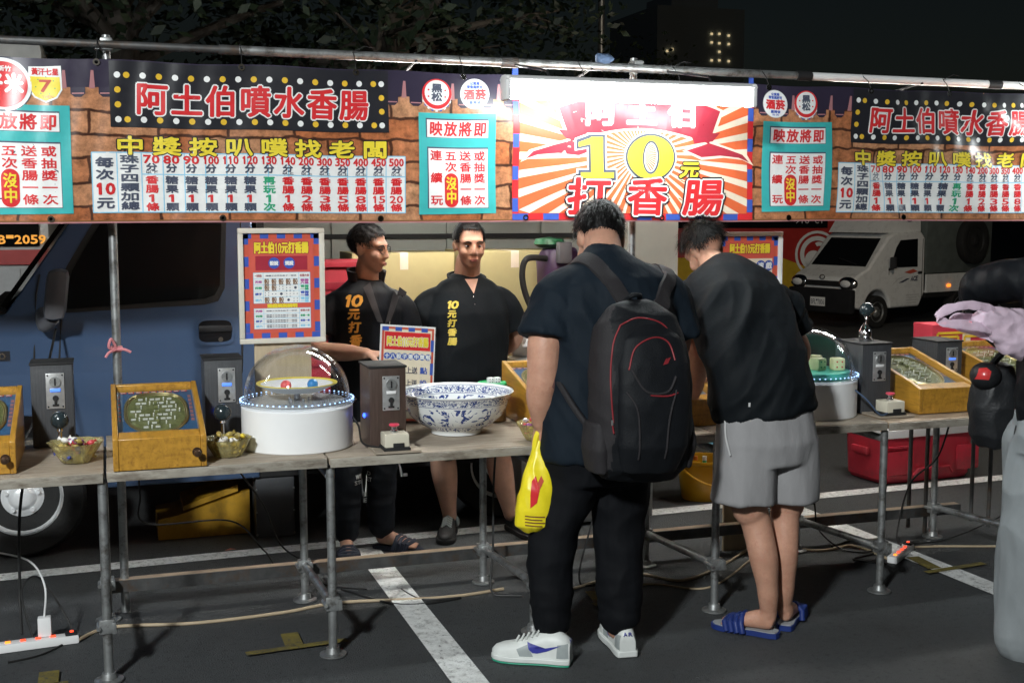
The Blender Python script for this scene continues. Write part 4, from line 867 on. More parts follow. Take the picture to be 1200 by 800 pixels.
# porcelain bowl
def porcelain():
    m = bpy.data.materials.new('blue_white_porcelain'); m.use_nodes = True; t = m.node_tree; n = t.nodes; L = t.links; b = n['Principled BSDF']
    b.inputs['Roughness'].default_value = .12; b.inputs['Coat Weight'].default_value = .5
    tc = n.new('ShaderNodeTexCoord'); sp = n.new('ShaderNodeSeparateXYZ'); L.new(tc.outputs['Object'], sp.inputs[0])
    def M_(op, a, c=None, d=None):
        q = n.new('ShaderNodeMath'); q.operation = op
        for i, x in enumerate((a, c, d)):
            if x is None: continue
            if isinstance(x, (int, float)): q.inputs[i].default_value = x
            else: L.new(x, q.inputs[i])
        return q.outputs[0]
    X, Y, Z = sp.outputs; ang = M_('ARCTAN2', Y, X); rad = M_('SQRT', M_('ADD', M_('MULTIPLY', X, X), M_('MULTIPLY', Y, Y)))
    cv = n.new('ShaderNodeCombineXYZ'); L.new(M_('MULTIPLY', ang, .2), cv.inputs[0]); L.new(M_('ADD', Z, M_('MULTIPLY', rad, .4)), cv.inputs[1])
    def nz(s, d, dist=0.):
        q = n.new('ShaderNodeTexNoise'); q.inputs['Scale'].default_value = s; q.inputs['Detail'].default_value = d; q.inputs['Distortion'].default_value = dist; L.new(cv.outputs[0], q.inputs['Vector']); return q.outputs[0]
    def band(z0, z1): return M_('MULTIPLY', M_('GREATER_THAN', Z, z0), M_('LESS_THAN', Z, z1))
    big = M_('GREATER_THAN', nz(26, 3, 1.2), .55); fine = M_('GREATER_THAN', nz(70, 2, 2.5), .50); vein = M_('GREATER_THAN', nz(90, 2), .40)
    body = M_('MULTIPLY', M_('MULTIPLY', big, vein), band(.05, .128)); rim = M_('MULTIPLY', fine, band(.138, .166)); foot = M_('MULTIPLY', M_('GREATER_THAN', nz(55, 2, 1.5), .54), band(.022, .042))
    ln = M_('ADD', band(.1335, .1355), M_('ADD', band(.0445, .046), band(.168, .170)))
    al = M_('MINIMUM', M_('ADD', M_('ADD', body, rim), M_('ADD', foot, ln)), 1)
    mx = n.new('ShaderNodeMix'); mx.data_type = 'RGBA'; L.new(al, mx.inputs[0]); mx.inputs[6].default_value = (.74, .76, .76, 1); L.new(nz(20, 3), mx.inputs[0]) if False else None
    mx.inputs[7].default_value = (.03, .06, .22, 1); L.new(mx.outputs[2], b.inputs['Base Color']); MATS['porcelain'] = m
porcelain()
c = (1.372, 4.84, ZT0)
b = MB(); b.lathe([(.085, 0), (.105, .002), (.107, .014), (.118, .024), (.157, .045), (.195, .078), (.213, .112), (.223, .145), (.238, .170), (.243, .176), (.240, .179), (.231, .170), (.215, .142), (.202, .108), (.182, .076), (.14, .046), (.08, .032), (.001, .030)], c, 'porcelain', 72)
tag(b.build('porcelain_bowl', base=c, ang=50, fix=True), 'big blue and white porcelain bowl right of the brown wooden coin box', 'bowl')

# button boxes
def button_box(x, y, label):
    r = root('button_box', (x, y, ZT0), label, 'push button', 'ivory button boxes'); z = ZT0
    b = MB(); b.b2((x-.085, y-.045, z), (x+.095, y+.10, z+.008), 'plywood'); b.b2((x-.05, y-.035, z+.0085), (x+.055, y+.06, z+.02), 'dull_black', .003); b.build('base', r)
    b = MB(); b.b2((x-.045, y-.032, z+.0205), (x+.05, y+.055, z+.072), 'ivory_plastic', .005); b.b2((x-.014, y-.036, z+.02), (x+.03, y-.0325, z+.038), 'dull_black', .002); b.build('housing', r)
    b = MB(); b.lathe([(.016, 0), (.016, .012), (.011, .014), (.011, .024)], (x, y+.01, z+.072), 'chrome', 24); b.build('collar', r)
    b = MB(); b.lathe([(.002, .036), (.018, .035), (.021, .031), (.019, .027), (.012, .023)], (x, y+.01, z+.072), 'button_red', 24); b.build('button', r)
mat('button_red', (.75, .06, .12), .3, var=0, coat=.4)
button_box(1.035, 4.52, 'ivory box with a red push button in front of the brown wooden coin box')
button_box(3.35, 4.60, 'ivory red-button box in front of the coin box with a lever on top')

# candy baskets and sweets
mat('basket_clear', (.80, .72, .36), .15, var=.2, vs=30, trans=.75, spec=.6)
CC = {}
for n_, c_ in dict(c_yellow=(.75, .58, .05), c_white=(.75, .73, .7), c_red=(.5, .05, .06), c_blue=(.05, .07, .3), c_gold=(.4, .3, .08), c_violet=(.3, .12, .3)).items(): mat(n_, c_, .28, var=.25, vs=60, coat=.4); CC[n_] = 1
def sweet_proto(m):
    b = MB(); b.ell((0, 0, 0), (.016, .011, .010), m, 10, 8)
    for s_ in (-1, 1): b.add([(s_*.011, 0, 0), (s_*.026, .009, .004), (s_*.026, -.009, -.003)], [(0, 1, 2)], m); b.add([(s_*.011, 0, .001), (s_*.024, .002, .009), (s_*.024, -.002, -.008)], [(0, 1, 2)], m)
    me = b.mesh('wrapped_sweet'); return me
SW = {m: sweet_proto(m) for m in CC}
def basket(x, y, label, where, seed, k=22, mm=None, rr=.085, hh=.07):
    r = root('sweet_basket', (x, y, ZT0), label, 'basket', 'glass baskets of sweets'); rnd = random.Random(seed)
    b = MB(); b.lathe([(.045, .001), (.05, .003), (.066, .03), (rr, hh), (rr+.004, hh+.002), (rr-.004, hh-.002), (.062, .031), (.046, .008), (.001, .007)], (x, y, ZT0), 'basket_clear', 60, flute=12, fa=.045); b.build('glass_bowl', r, fix=True)
    names = mm or list(CC)
    for i in range(k):
        m = rnd.choice(names); o = bpy.data.objects.new('wrapped_sweet', SW[m]); COL.objects.link(o)
        a = rnd.uniform(0, 6.28); q = math.sqrt(rnd.random())*.056; lay = i/k
        o.location = (x+q*math.cos(a), y+q*math.sin(a), ZT0+.024+lay*.066-q*.05); o.rotation_euler = (rnd.uniform(-.5, .5), rnd.uniform(-.5, .5), rnd.uniform(0, 6.28))
        tag(o, f"{m[2:]} wrapped sweet in the {where}", 'sweet', f"{m[2:]} sweets in the {where}")
basket(-.13, 4.70, 'fluted glass basket of mixed sweets between the half-cropped and the whole pinball box', 'left glass basket', 1, 30, None, .094, .075)
basket(.415, 4.63, 'fluted glass basket of yellow sweets beside the white drum', 'glass basket beside the white drum', 2, 26, ['c_yellow', 'c_gold', 'c_white'])
basket(1.64, 4.565, 'fluted glass basket of sweets right of the porcelain bowl', 'glass basket beside the porcelain bowl', 3, 30, ['c_yellow', 'c_white', 'c_violet', 'c_gold', 'c_red'])
for o in [o for o in COL.objects if o.name.startswith('sweet_basket')]:
    pass
# green jar with a die on its lid
r = root('green_jar', (1.60, 5.06, ZT0), 'squat jar with a green lid behind the porcelain bowl', 'jar'); c = (1.60, 5.06, ZT0)
mat('green_lid', (.02, .33, .11), .35, var=.05); mat('jar_brown', (.25, .15, .06), .3)
b = MB(); b.lathe([(.055, 0), (.062, .004), (.062, .13), (.056, .142)], c, 'jar_brown', 36); b.build('body', r)
b = MB(); b.lathe([(.064, .142), (.067, .146), (.067, .168), (.062, .174), (.05, .176), (.048, .172), (.001, .172)], c, 'green_lid', 36); b.build('lid', r)
for i, dx in enumerate((-.017, .013)):
    q = V((c[0]+dx, c[1]-.03, ZT0+.172+.013)); b = MB(); b.box(q, (.026, .026, .026), 'white_plastic', .003, .1)
    for k in range(4): b.ell(q+V(((k % 2-.5)*.012, -.0132, (k//2-.5)*.012)), .0027, 'p_ink', 8, 6)
    tag(b.build('die', base=q), ('left' if i == 0 else 'right')+' white die of the two on the green jar lid', 'die', 'white dice on the jar lid')

# ---------------------------------------------------------------- framed rules, placards
def poster_print(S, W_, H, k):
    S.rect(0, 0, W_, H, 'p_rust', 0)
    for j in range(0, 9, 2):
        for zz in (0, H-.022): S.rect(W_*j/9, zz, W_*(j+1)/9, zz+.022, 'p_blue', 1)
        for u in (0, W_-.022): S.rect(u, H*(j+.5)/9.5, u+.022, H*(j+1.4)/9.5, 'p_blue', 1)
    S.rect(.024, .024, W_-.024, H-.024, 'p_red2', 2)
    S.txt('阿土伯10元打香腸', .045, H-.085, W_-.045, H-.035, 'p_yellow', 4, .0022, [(.005, 'p_maroon')])
    if k == 0:
        S.rect(.05, H-.155, W_-.05, H-.095, 'p_maroon', 3)
        for u in (W_*.40, W_*.60): S.disc(u, H-.125, .024, 'p_blue', 4); S.txt('骰說'if u < W_*.5 else '規說', u-.018, H-.135, u+.018, H-.116, 'p_white', 5, .001)
        def table(z0, z1, rows, kind):
            S.rect(.04, z0, W_-.04, z1, 'p_white', 3); n = len(rows); a, c = .04+(W_-.08)*.17, W_-.04-(W_-.08)*.20
            for u in (.04, a, c, W_-.04): S.line(u, z0, u, z1, .0016, 'p_cyan', 4)
            for j in range(n+1): S.line(.04, z0+(z1-z0)*j/n, W_-.04, z0+(z1-z0)*j/n, .0016, 'p_cyan', 4)
            for j, (lt, rt, m) in enumerate(rows):
                zt = z1-(z1-z0)*j/n; zb = z1-(z1-z0)*(j+1)/n; h = zt-zb
                S.txt(lt, .046, zb+h*.28, a-.006, zb+h*.72, m, 4, .0008)
                if kind and j: S.txt(rt[:2], c+.006, zb+h*.5, W_-.046, zb+h*.92, m, 4, .0008); S.txt(rt[2:], c+.006, zb+h*.06, W_-.046, zb+h*.48, m, 4, .0008)
                else: S.txt(rt, c+.004, zb+h*.28, W_-.044, zb+h*.72, 'p_pink' if not j else m, 4, .0006)
                if kind and j:
                    for d_ in range(5):
                        u = a+(c-a)*(d_+.5)/5; v_ = (zb+zt)/2; pp = [[5]*5, [5, 5, 4, 6, 1], [4, 2, 1, 6, 3], [5, 5, 5, 1, 4]][j-1][d_]
                        if pp == 5: S.txt('骰', u-.011, v_-.014, u+.011, v_+.014, 'p_brown', 4, .0006)
                        elif pp == 1: S.disc(u, v_, .006, 'p_ink', 4, 8)
                        else:
                            for q in range(pp): S.disc(u+((q % 2)-.5)*.014, v_+((q//2)-(pp//2-1)/2)*.011, .0022, 'p_ink', 4, 6)
                else:
                    for q in ((.64, .3) if (not kind and j) else (.5,)): S.txt('連續三次同色骰子一組換', a+.01, zb+h*q-h*.12, c-.01, zb+h*q+h*.12, 'p_ink', 4, .0002)
        table(H*.335, H-.165, [('一次獎品', '香腸大條', 'p_pink'), ('天相', '香腸六條', 'p_violet'), ('四相', '香腸一條', 'p_green'), ('槓子', '香腸一條', 'p_blue'), ('槓六', '香腸一條', 'p_cyan')], 1)
        S.txt('遊戲規則說明', W_*.30, H*.29, W_*.70, H*.328, 'p_yellow', 4, .0015)
        table(.04, H*.285, [('天相', '香腸大條', 'p_violet'), ('四相', '香腸一條', 'p_green'), ('槓子', '香腸一條', 'p_blue'), ('槓六', '香腸一條', 'p_cyan')], 0)
    else:
        S.rect(.03, .03, W_-.03, H-.11, 'p_cream', 3)
        for u, c_ in zip((.08, .15, .22, .29), '走運氣啦' if k == 1 else '遊戲速戲'): S.disc(min(u, W_-.05), H-.145, .026, 'p_blue', 4); S.txt(c_, min(u, W_-.05)-.017, H-.162, min(u, W_-.05)+.017, H-.128, 'p_white', 5, .0015)
        for j in range(7): S.txt('連續三次同色骰子', .05, H-.225-.05*j, W_-.06, H-.195-.05*j, 'p_ink', 4, .001)
mat('p_red2', (.60, .10, .07), .4, var=.04); flat('p_violet', (.4, .08, .3))
mat('frame_white', (.62, .58, .5), .4, var=.12, vs=5)
def framed(x0, x1, z0, z1, y, label, k, m):
    r = root('framed_rules', ((x0+x1)/2, y, z0), label, 'framed sign'); f = .022; b = MB()
    for a, c in (((x0, y-.012, z0), (x1, y+.012, z0+f)), ((x0, y-.012, z1-f), (x1, y+.012, z1)), ((x0, y-.0115, z0+f), (x0+f, y+.0115, z1-f)), ((x1-f, y-.0115, z0+f), (x1, y+.0115, z1-f))): b.b2(a, c, m, .004)
    b.b2((x0+f, y+.004, z0+f), (x1-f, y+.010, z1-f), 'cardboard'); b.build('frame', r)
    S = Sheet((x0+f, y+.002, z0+f), (1, 0, 0), (0, 0, 1), step=.0004); poster_print(S, x1-x0-2*f, z1-z0-2*f, k); S.mb.build('printed_rules', r)
    return r
framed(.523, .885, 1.146, 1.632, 5.175, 'framed red and white game rules with dice drawings, before the blue van', 0, 'frame_white')
framed(2.83, 3.188, 1.10, 1.603, 5.3, 'framed red sign with blue discs partly hidden behind the man in grey shorts', 2, 'white_plastic')
b = MB(); b.b2((.585, 5.19, ZT0+.001), (.825, 5.206, 1.6), 'wood_pale', .003); tag(b.build('wooden_board', base=(.72, 5.31, 0)), 'pale wooden board standing behind the left dome and holding up the framed rules', 'board')
b = MB(); b.b2((2.9, 5.314, 0), (3.12, 5.33, 1.5), 'wood_pale', .003); tag(b.build('wooden_board', base=(3, 5.32, 0)), 'wooden board holding up the framed sign behind the man in grey shorts', 'board')
# tilted placard in an acrylic sleeve behind the brown coin box
r = root('placard', (1.2, 5.0, ZT0), 'tilted acrylic placard with a row of blue discs behind the brown coin box', 'placard')
T = Matrix.Translation((1.205, 5.115, ZT0+.012)) @ Matrix.Rotation(R(5), 4, 'Y') @ Matrix.Rotation(R(-9), 4, 'X')
S = Sheet(T @ V((-.105, 0, 0)), T.to_3x3() @ V((1, 0, 0)), T.to_3x3() @ V((0, 0, 1)), step=.0006); W_, H = .235, .41
S.rect(0, 0, W_, H, 'p_rust', 0); S.rect(.01, .01, W_-.01, H-.01, 'p_cream', 1)
for j in range(0, 8, 2): S.rect(W_*j/8, H-.018, W_*(j+1)/8, H, 'p_blue', 2); S.rect(W_-.014, H*j/8, W_, H*(j+1)/8, 'p_blue', 2)
S.rect(.012, H-.10, W_-.016, H-.022, 'p_red', 2); S.txt('阿土伯10元打香腸', .022, H-.085, W_-.026, H-.04, 'p_yellow', 3, .0015, [(.003, 'p_white')])
for j, c_ in enumerate('十八骰子連中獎啦'): S.disc(.025+.0265*j, H-.128, .0145, 'p_blue', 3, 16); S.txt(c_, .014+.0265*j, H-.139, .036+.0265*j, H-.117, 'p_white', 4, .001)
for j, c_ in enumerate('點投骰條'): S.txt(c_, .03, H-.205-.055*j, .066, H-.17-.055*j, 'p_ink', 3, .0012); S.txt('以上送', .085, H-.203-.055*j, .165, H-.172-.055*j, 'p_ink', 3, .0008); S.txt(c_, .175, H-.203-.055*j, .21, H-.172-.055*j, 'p_blue', 3, .001)
S.mb.build('printed_sheet', r)
b = MB(T); b.b2((-.112, -.010, 0), (.136, -.007, .418), 'clear_glass'); b.b2((-.112, .002, 0), (.136, .006, .418), 'white_plastic'); b.b2((-.10, .006, .0), (.12, .08, .004), 'white_plastic'); b.build('acrylic_sleeve', r)
text_done_later = True

# ---------------------------------------------------------------- people
from mathutils.bvhtree import BVHTree
mat('skin_a', (.50, .27, .185), .5, var=.14, vs=14, bump=.14, bs=110, sss=.12, dirt=(.45, .22, .15), dscale=22, speck=(.46, .22, .15))
mat('skin_b', (.47, .265, .185), .5, var=.14, vs=14, bump=.14, bs=110, sss=.12)
mat('bruise', (.22, .11, .10), .6, var=.2, vs=60); mat('lip', (.34, .12, .10), .4); mat('hair', (.006, .0055, .0055), .5, var=.3, vs=60, spec=.3); mat('hair_shaved', (.05, .038, .032), .7, var=.3, vs=200)
mat('eye_white', (.30, .28, .26), .2, var=0); mat('eye_dark', (.015, .01, .01), .15, var=0)
mat('tee_navy', (.0075, .0125, .019), .72, var=.2, vs=5, bump=.55, bs=17, stretch=(1, 1, .45), spec=.15)
mat('tee_black', (.006, .008, .010), .70, var=.2, vs=5, bump=.55, bs=17, stretch=(1, 1, .45), spec=.15)
mat('jacket_black', (.006, .007, .009), .5, var=.2, vs=5, bump=.55, bs=17, stretch=(1, 1, .45), spec=.15); mat('collar_grey', (.04, .037, .038), .7, bump=.1, bs=300, spec=.15)
mat('trousers_black', (.0045, .005, .0065), .75, var=.25, vs=6, bump=.55, bs=17, stretch=(1, 1, .45), spec=.15)
mat('denim_black', (.014, .016, .020), .8, var=.3, vs=9, bump=.55, bs=17, stretch=(1, 1, .45), spec=.15)
mat('shorts_grey', (.27, .265, .27), .8, var=.10, vs=6, bump=.55, bs=17, stretch=(1, 1, .45), spec=.15)
mat('trousers_grey', (.24, .26, .27), .6, var=.12, vs=5, bump=.55, bs=17, stretch=(1, 1, .45), spec=.15)
mat('shoe_white', (.62, .64, .62), .45, var=.06, vs=20); mat('shoe_grey', (.30, .33, .33), .5, var=.1, vs=20); mat('shoe_blue', (.04, .045, .30), .4); mat('sole_green', (.02, .28, .17), .5); mat('shoe_black', (.014, .014, .015), .6, bump=.2, bs=200)
mat('slide_blue', (.012, .03, .16), .5); mat('slide_grey', (.30, .31, .33), .6); mat('slide_navy', (.02, .026, .045), .55); mat('slide_orange', (.6, .2, .06), .5)
mat('embroid_orange', (.75, .36, .05), .5, var=.1, vs=60); mat('embroid_yellow', (.55, .42, .05), .5, var=.1, vs=60)

def limb(b, P, rr, m='skin_a', sub=6, n=18):
    pts = smooth(P, sub); k = len(P)-1; rs = []
    for i in range(len(pts)):
        t = i/sub; j = min(int(t), k-1); f = t-j; f = f*f*(3-2*f); rs.append(rr[j]*(1-f)+rr[j+1]*f)
    b.tube(pts, rs, m, n); b.ell(pts[0], rs[0]*.99, m); b.ell(pts[-1], rs[-1]*.99, m)
def sleeve(b, P, rr, m, sub=5, n=22):             # cut square at the hem
    pts = smooth(P, sub); k = len(P)-1; rs = []
    for i in range(len(pts)): t = i/sub; j = min(int(t), k-1); f = t-j; rs.append(rr[j]*(1-f)+rr[j+1]*f)
    b.tube(pts, rs, m, n); b.ell(pts[0], rs[0]*.99, m)
def neckband(parent, c, r0, r1, h, m, name, gap=35, X=(1, 0, 0), th=.006, n=30, drop=.03):
    X = V(X).normalized(); Yb = V((-X.y, X.x, 0)); b = MB(); vs = []; fs = []
    for i in range(n+1):
        a = -math.pi/2+R(gap)+(2*math.pi-2*R(gap))*i/n; d = X*math.cos(a)+Yb*math.sin(a)*.92; dz = drop*(math.sin(a)-1)*.5
        p0 = V(c)+d*r0+V((0, 0, dz)); p1 = V(c)+d*r1+V((0, 0, h+dz)); vs += [p0, p1, p1+d*th*2, p0+d*th*2]
    for i in range(n): fs += [(i*4+j, i*4+(j+1) % 4, i*4+4+(j+1) % 4, i*4+4+j) for j in range(4)]
    fs += [(0, 1, 2, 3), (n*4+3, n*4+2, n*4+1, n*4)]; b.add(vs, fs, m); return b.build(name, parent, fix=True)
def blob(b, name, m, parent, vox=.009, it=4, fold=None, **kw):
    me = b.mesh('tmp'); o = bpy.data.objects.new('tmp', me); COL.objects.link(o)
    q = o.modifiers.new('r', 'REMESH'); q.mode = 'VOXEL'; q.voxel_size = vox; q.use_smooth_shade = True
    if it: q = o.modifiers.new('s', 'SMOOTH'); q.factor = .5; q.iterations = it
    dg = bpy.context.evaluated_depsgraph_get(); dg.update(); nm = bpy.data.meshes.new_from_object(o.evaluated_get(dg), depsgraph=dg)
    bpy.data.objects.remove(o); bpy.data.meshes.remove(me)
    if fold:
        nv = [v.co+v.normal*fold(v.co, v.normal) for v in nm.vertices]
        for v, p in zip(nm.vertices, nv): v.co = p
    off = V(parent['wloc'])
    for v in nm.vertices: v.co -= off
    nm.materials.clear(); nm.materials.append(MATS[m]); nm.polygons.foreach_set('use_smooth', [True]*len(nm.polygons)); nm.polygons.foreach_set('material_index', [0]*len(nm.polygons))
    nm.name = name; o = bpy.data.objects.new(name, nm); COL.objects.link(o); o.parent = parent; o['wloc'] = parent['wloc']; nm.update()
    return tag(o, **kw)
def bvh(o):
    off = V(o['wloc']); return BVHTree.FromPolygons([v.co+off for v in o.data.vertices], [tuple(p.vertices) for p in o.data.polygons])
def drape(b, tree, d, lift=.0025):
    d = V(d).normalized()
    def fn(p):
        h = tree.ray_cast(p-d*.6, d, 1.4); return (h[0]-d*lift) if h[0] is not None else p
    b.v = [fn(p) for p in b.v]; return b
def on(tree, p, d, lift=.004):
    d = V(d).normalized(); h = tree.ray_cast(V(p)-d*.6, d, 1.4); return h[0]-d*lift if h[0] is not None else V(p)
def folds(amp, sx, sy, sz, seed=0, diag=0., sharp=True):
    def fn(p, nrm):
        q = V((p.x*sx+p.z*diag+seed, p.y*sy+seed*.7, p.z*sz)); a = noise.noise(q); c = noise.noise(q*2.1+V((5, 3, 1)))
        if sharp: a = 1-2*abs(a)*1.4
        return amp*(a*.7+c*.35)
    return fn
def hand(b, wr, d, nrm, m, curl=.5, s=1., thumb=1, spread=.0):
    wr = V(wr); d = V(d).normalized(); nrm = (V(nrm)-d*V(nrm).dot(d)).normalized(); a = d.cross(nrm)
    b.loft([(wr-d*.01, .026*s, .019*s), (wr+d*.03*s, .033*s, .018*s), (wr+d*.065*s, .041*s, .016*s), (wr+d*.092*s, .040*s, .013*s)], a, m, 16)
    for k, L_ in enumerate((.066, .078, .072, .056)):
        u = (-.0315+.021*k)*s; p = wr+d*.085*s+a*u; dirn = (d+a*spread*(k-1.5)).normalized(); pts = [p-d*.02*s, p]; ang = 0
        for q in (.45, .32, .23):
            ang += curl*(.8 if q == .45 else 1.05); pts.append(pts[-1]+(dirn*math.cos(ang)+nrm*math.sin(ang))*L_*q*s*1.05)
        limb(b, pts, [.0098*s, .0098*s, .0090*s, .0082*s, .0070*s], m, 3, 10)
    t0 = wr+d*.02*s-a*thumb*-.03*s*-1; t0 = wr+d*.02*s+a*(-.028*s*thumb)
    limb(b, [t0, t0+(d*.6-a*thumb*.5+nrm*.35)*.038*s, t0+(d*1.25-a*thumb*.62+nrm*.8)*.05*s, t0+(d*1.7-a*thumb*.45+nrm*1.3)*.055*s], [.014*s, .0125*s, .0105*s, .008*s], m, 3, 10)
def head(b, c, q, m, s=1., nose=True):
    c = V(c); T = lambda x, y, z: c+q @ V((x, y, z))*s
    def E(p, r): b.ell(T(*p), [x*s for x in r], m, 24, 16, q)
    E((0, -.014, .032), (.076, .097, .088)); E((0, .026, -.025), (.064, .068, .095)); E((0, .040, -.075), (.047, .046, .045)); E((0, .062, -.100), (.026, .022, .02)); E((0, .06, .022), (.058, .036, .028))
    for sx in (-1, 1): E((sx*.042, .055, -.035), (.022, .032, .028)); E((sx*.077, -.008, -.012), (.009, .020, .031)); E((sx*.080, -.016, -.004), (.009, .014, .024))
    b.tube([T(0, .088, .012), T(0, .103, -.02), T(0, .106, -.034)], [.009*s, .011*s, .013*s], m, 12); E((0, .104, -.036), (.012, .013, .010))
    for sx in (-1, 1): E((sx*.011, .096, -.040), (.009, .010, .008))
    E((0, .088, -.070), (.024, .012, .012))
def face(parent, c, q, s=1., glasses=False):
    c = V(c); T = lambda x, y, z: c+q @ V((x, y, z))*s
    for sx in (-1, 1):
        b = MB(); b.ell(T(sx*.031, .079, -.001), [.013*s, .012*s, .0055*s], 'eye_white', 16, 10, q); b.ell(T(sx*.031, .089, -.001), [.006*s, .0035*s, .0062*s], 'eye_dark', 12, 8, q); b.build('eye', parent)
        b = MB(); b.tube([T(sx*.014, .093, .017), T(sx*.032, .093, .023), T(sx*.052, .079, .017)], [.003*s, .004*s, .002*s], 'hair', 8); b.build('eyebrow', parent)
    b = MB(); b.ell(T(0, .0985, -.068), [.021*s, .0045*s, .0042*s], 'lip', 16, 8, q); b.ell(T(0, .0975, -.076), [.018*s, .0055*s, .0052*s], 'lip', 16, 8, q); b.build('lips', parent)
    if glasses:
        b = MB()
        for sx in (-1, 1):
            b.tube([T(sx*.034+.026*math.cos(a), .103-.010*abs(math.cos(a)), -.002+.019*math.sin(a)) for a in [2*math.pi*j/20 for j in range(20)]], .0016*s, 'dull_black', 6, closed=True)
            b.tube([T(sx*.060, .093, .003), T(sx*.077, .04, .003), T(sx*.08, -.012, .0)], .0016*s, 'dull_black', 6)
        b.tube([T(-.008, .105, .001), T(.008, .105, .001)], .0016*s, 'dull_black', 6); b.build('glasses', parent)
def hair(parent, c, q, s=1., n=2600, front=.060, nape=-.055, side=-.005, L_=.030, lift=.010, seed=1, tuft=0., fade=True):
    c = V(c); rnd = random.Random(seed); b = MB(); K = V((0, -.014, .032)); r0 = V((.076, .097, .088))
    def keep(p):
        if p.y > .045: return p.z > front-(.02 if abs(p.x) > .05 else 0)
        if p.y > -.03: return p.z > side+.012 if abs(p.x) > .04 else p.z > 0
        return p.z > nape
    def surf(u, v_, g): d = V((math.sin(u)*math.cos(v_), math.sin(u)*math.sin(v_), math.cos(u))); return d, K+V((d.x*(r0.x+g), d.y*(r0.y+g), d.z*(r0.z+g)))
    nu, nv = 64, 44; g = MB(); idx = {}; vs = []; fs = []
    for i in range(nv+1):
        for j in range(nu):
            d, p = surf(math.pi*.80*i/nv, 2*math.pi*j/nu, 0); th = lift*(1 if p.z > .02 or not fade else max(.18, (p.z-nape)/(.02-nape)))
            p = p+d*(th*(.75+.5*noise.noise(p*60))); vs.append(p)
    for i in range(nv):
        for j in range(nu):
            f = (i*nu+j, (i+1)*nu+j, (i+1)*nu+(j+1) % nu, i*nu+(j+1) % nu)
            if all(keep(vs[k]+V((0, 0, -.012+.012*noise.noise(vs[k]*90)))) for k in f): fs.append(f)
    g.add([c+q @ p*s for p in vs], fs, 'hair')
    for k in range(n):
        u = math.acos(1-rnd.random()*1.75); v_ = rnd.uniform(0, 6.283); d, p = surf(u, v_, lift*.4)
        if not keep(p+V((0, 0, rnd.uniform(-.008, .012) if p.y < 0 else -.012))): continue
        crown = V((.01, -.055, .11)); flow = (p-crown); flow = (flow-d*flow.dot(d)); flow = flow.normalized() if flow.length > 1e-4 else V((0, 1, 0))
        flow = (flow+V((rnd.gauss(0, .3), rnd.gauss(0, .3), rnd.gauss(0, .2)))).normalized(); ll = L_*rnd.uniform(.6, 1.2)
        if fade and p.z < .02: ll *= max(.25, (p.z-nape)/(.02-nape))
        up = .55+tuft*max(0, p.z-.06)*12*rnd.random(); wv = flow.cross(d).normalized()*.0011
        p1 = p+(flow*.7+d*up)*ll*.55; p2 = p1+(flow+d*(.05+tuft*rnd.random()*.8)-V((0, 0, .2)))*ll*.6
        g.add([c+q @ x*s for x in (p-wv, p+wv, p1+wv*.8, p1-wv*.8, p2)], [(0, 1, 2, 3), (3, 2, 4)], 'hair')
    return g.build('hair', parent, ang=60)
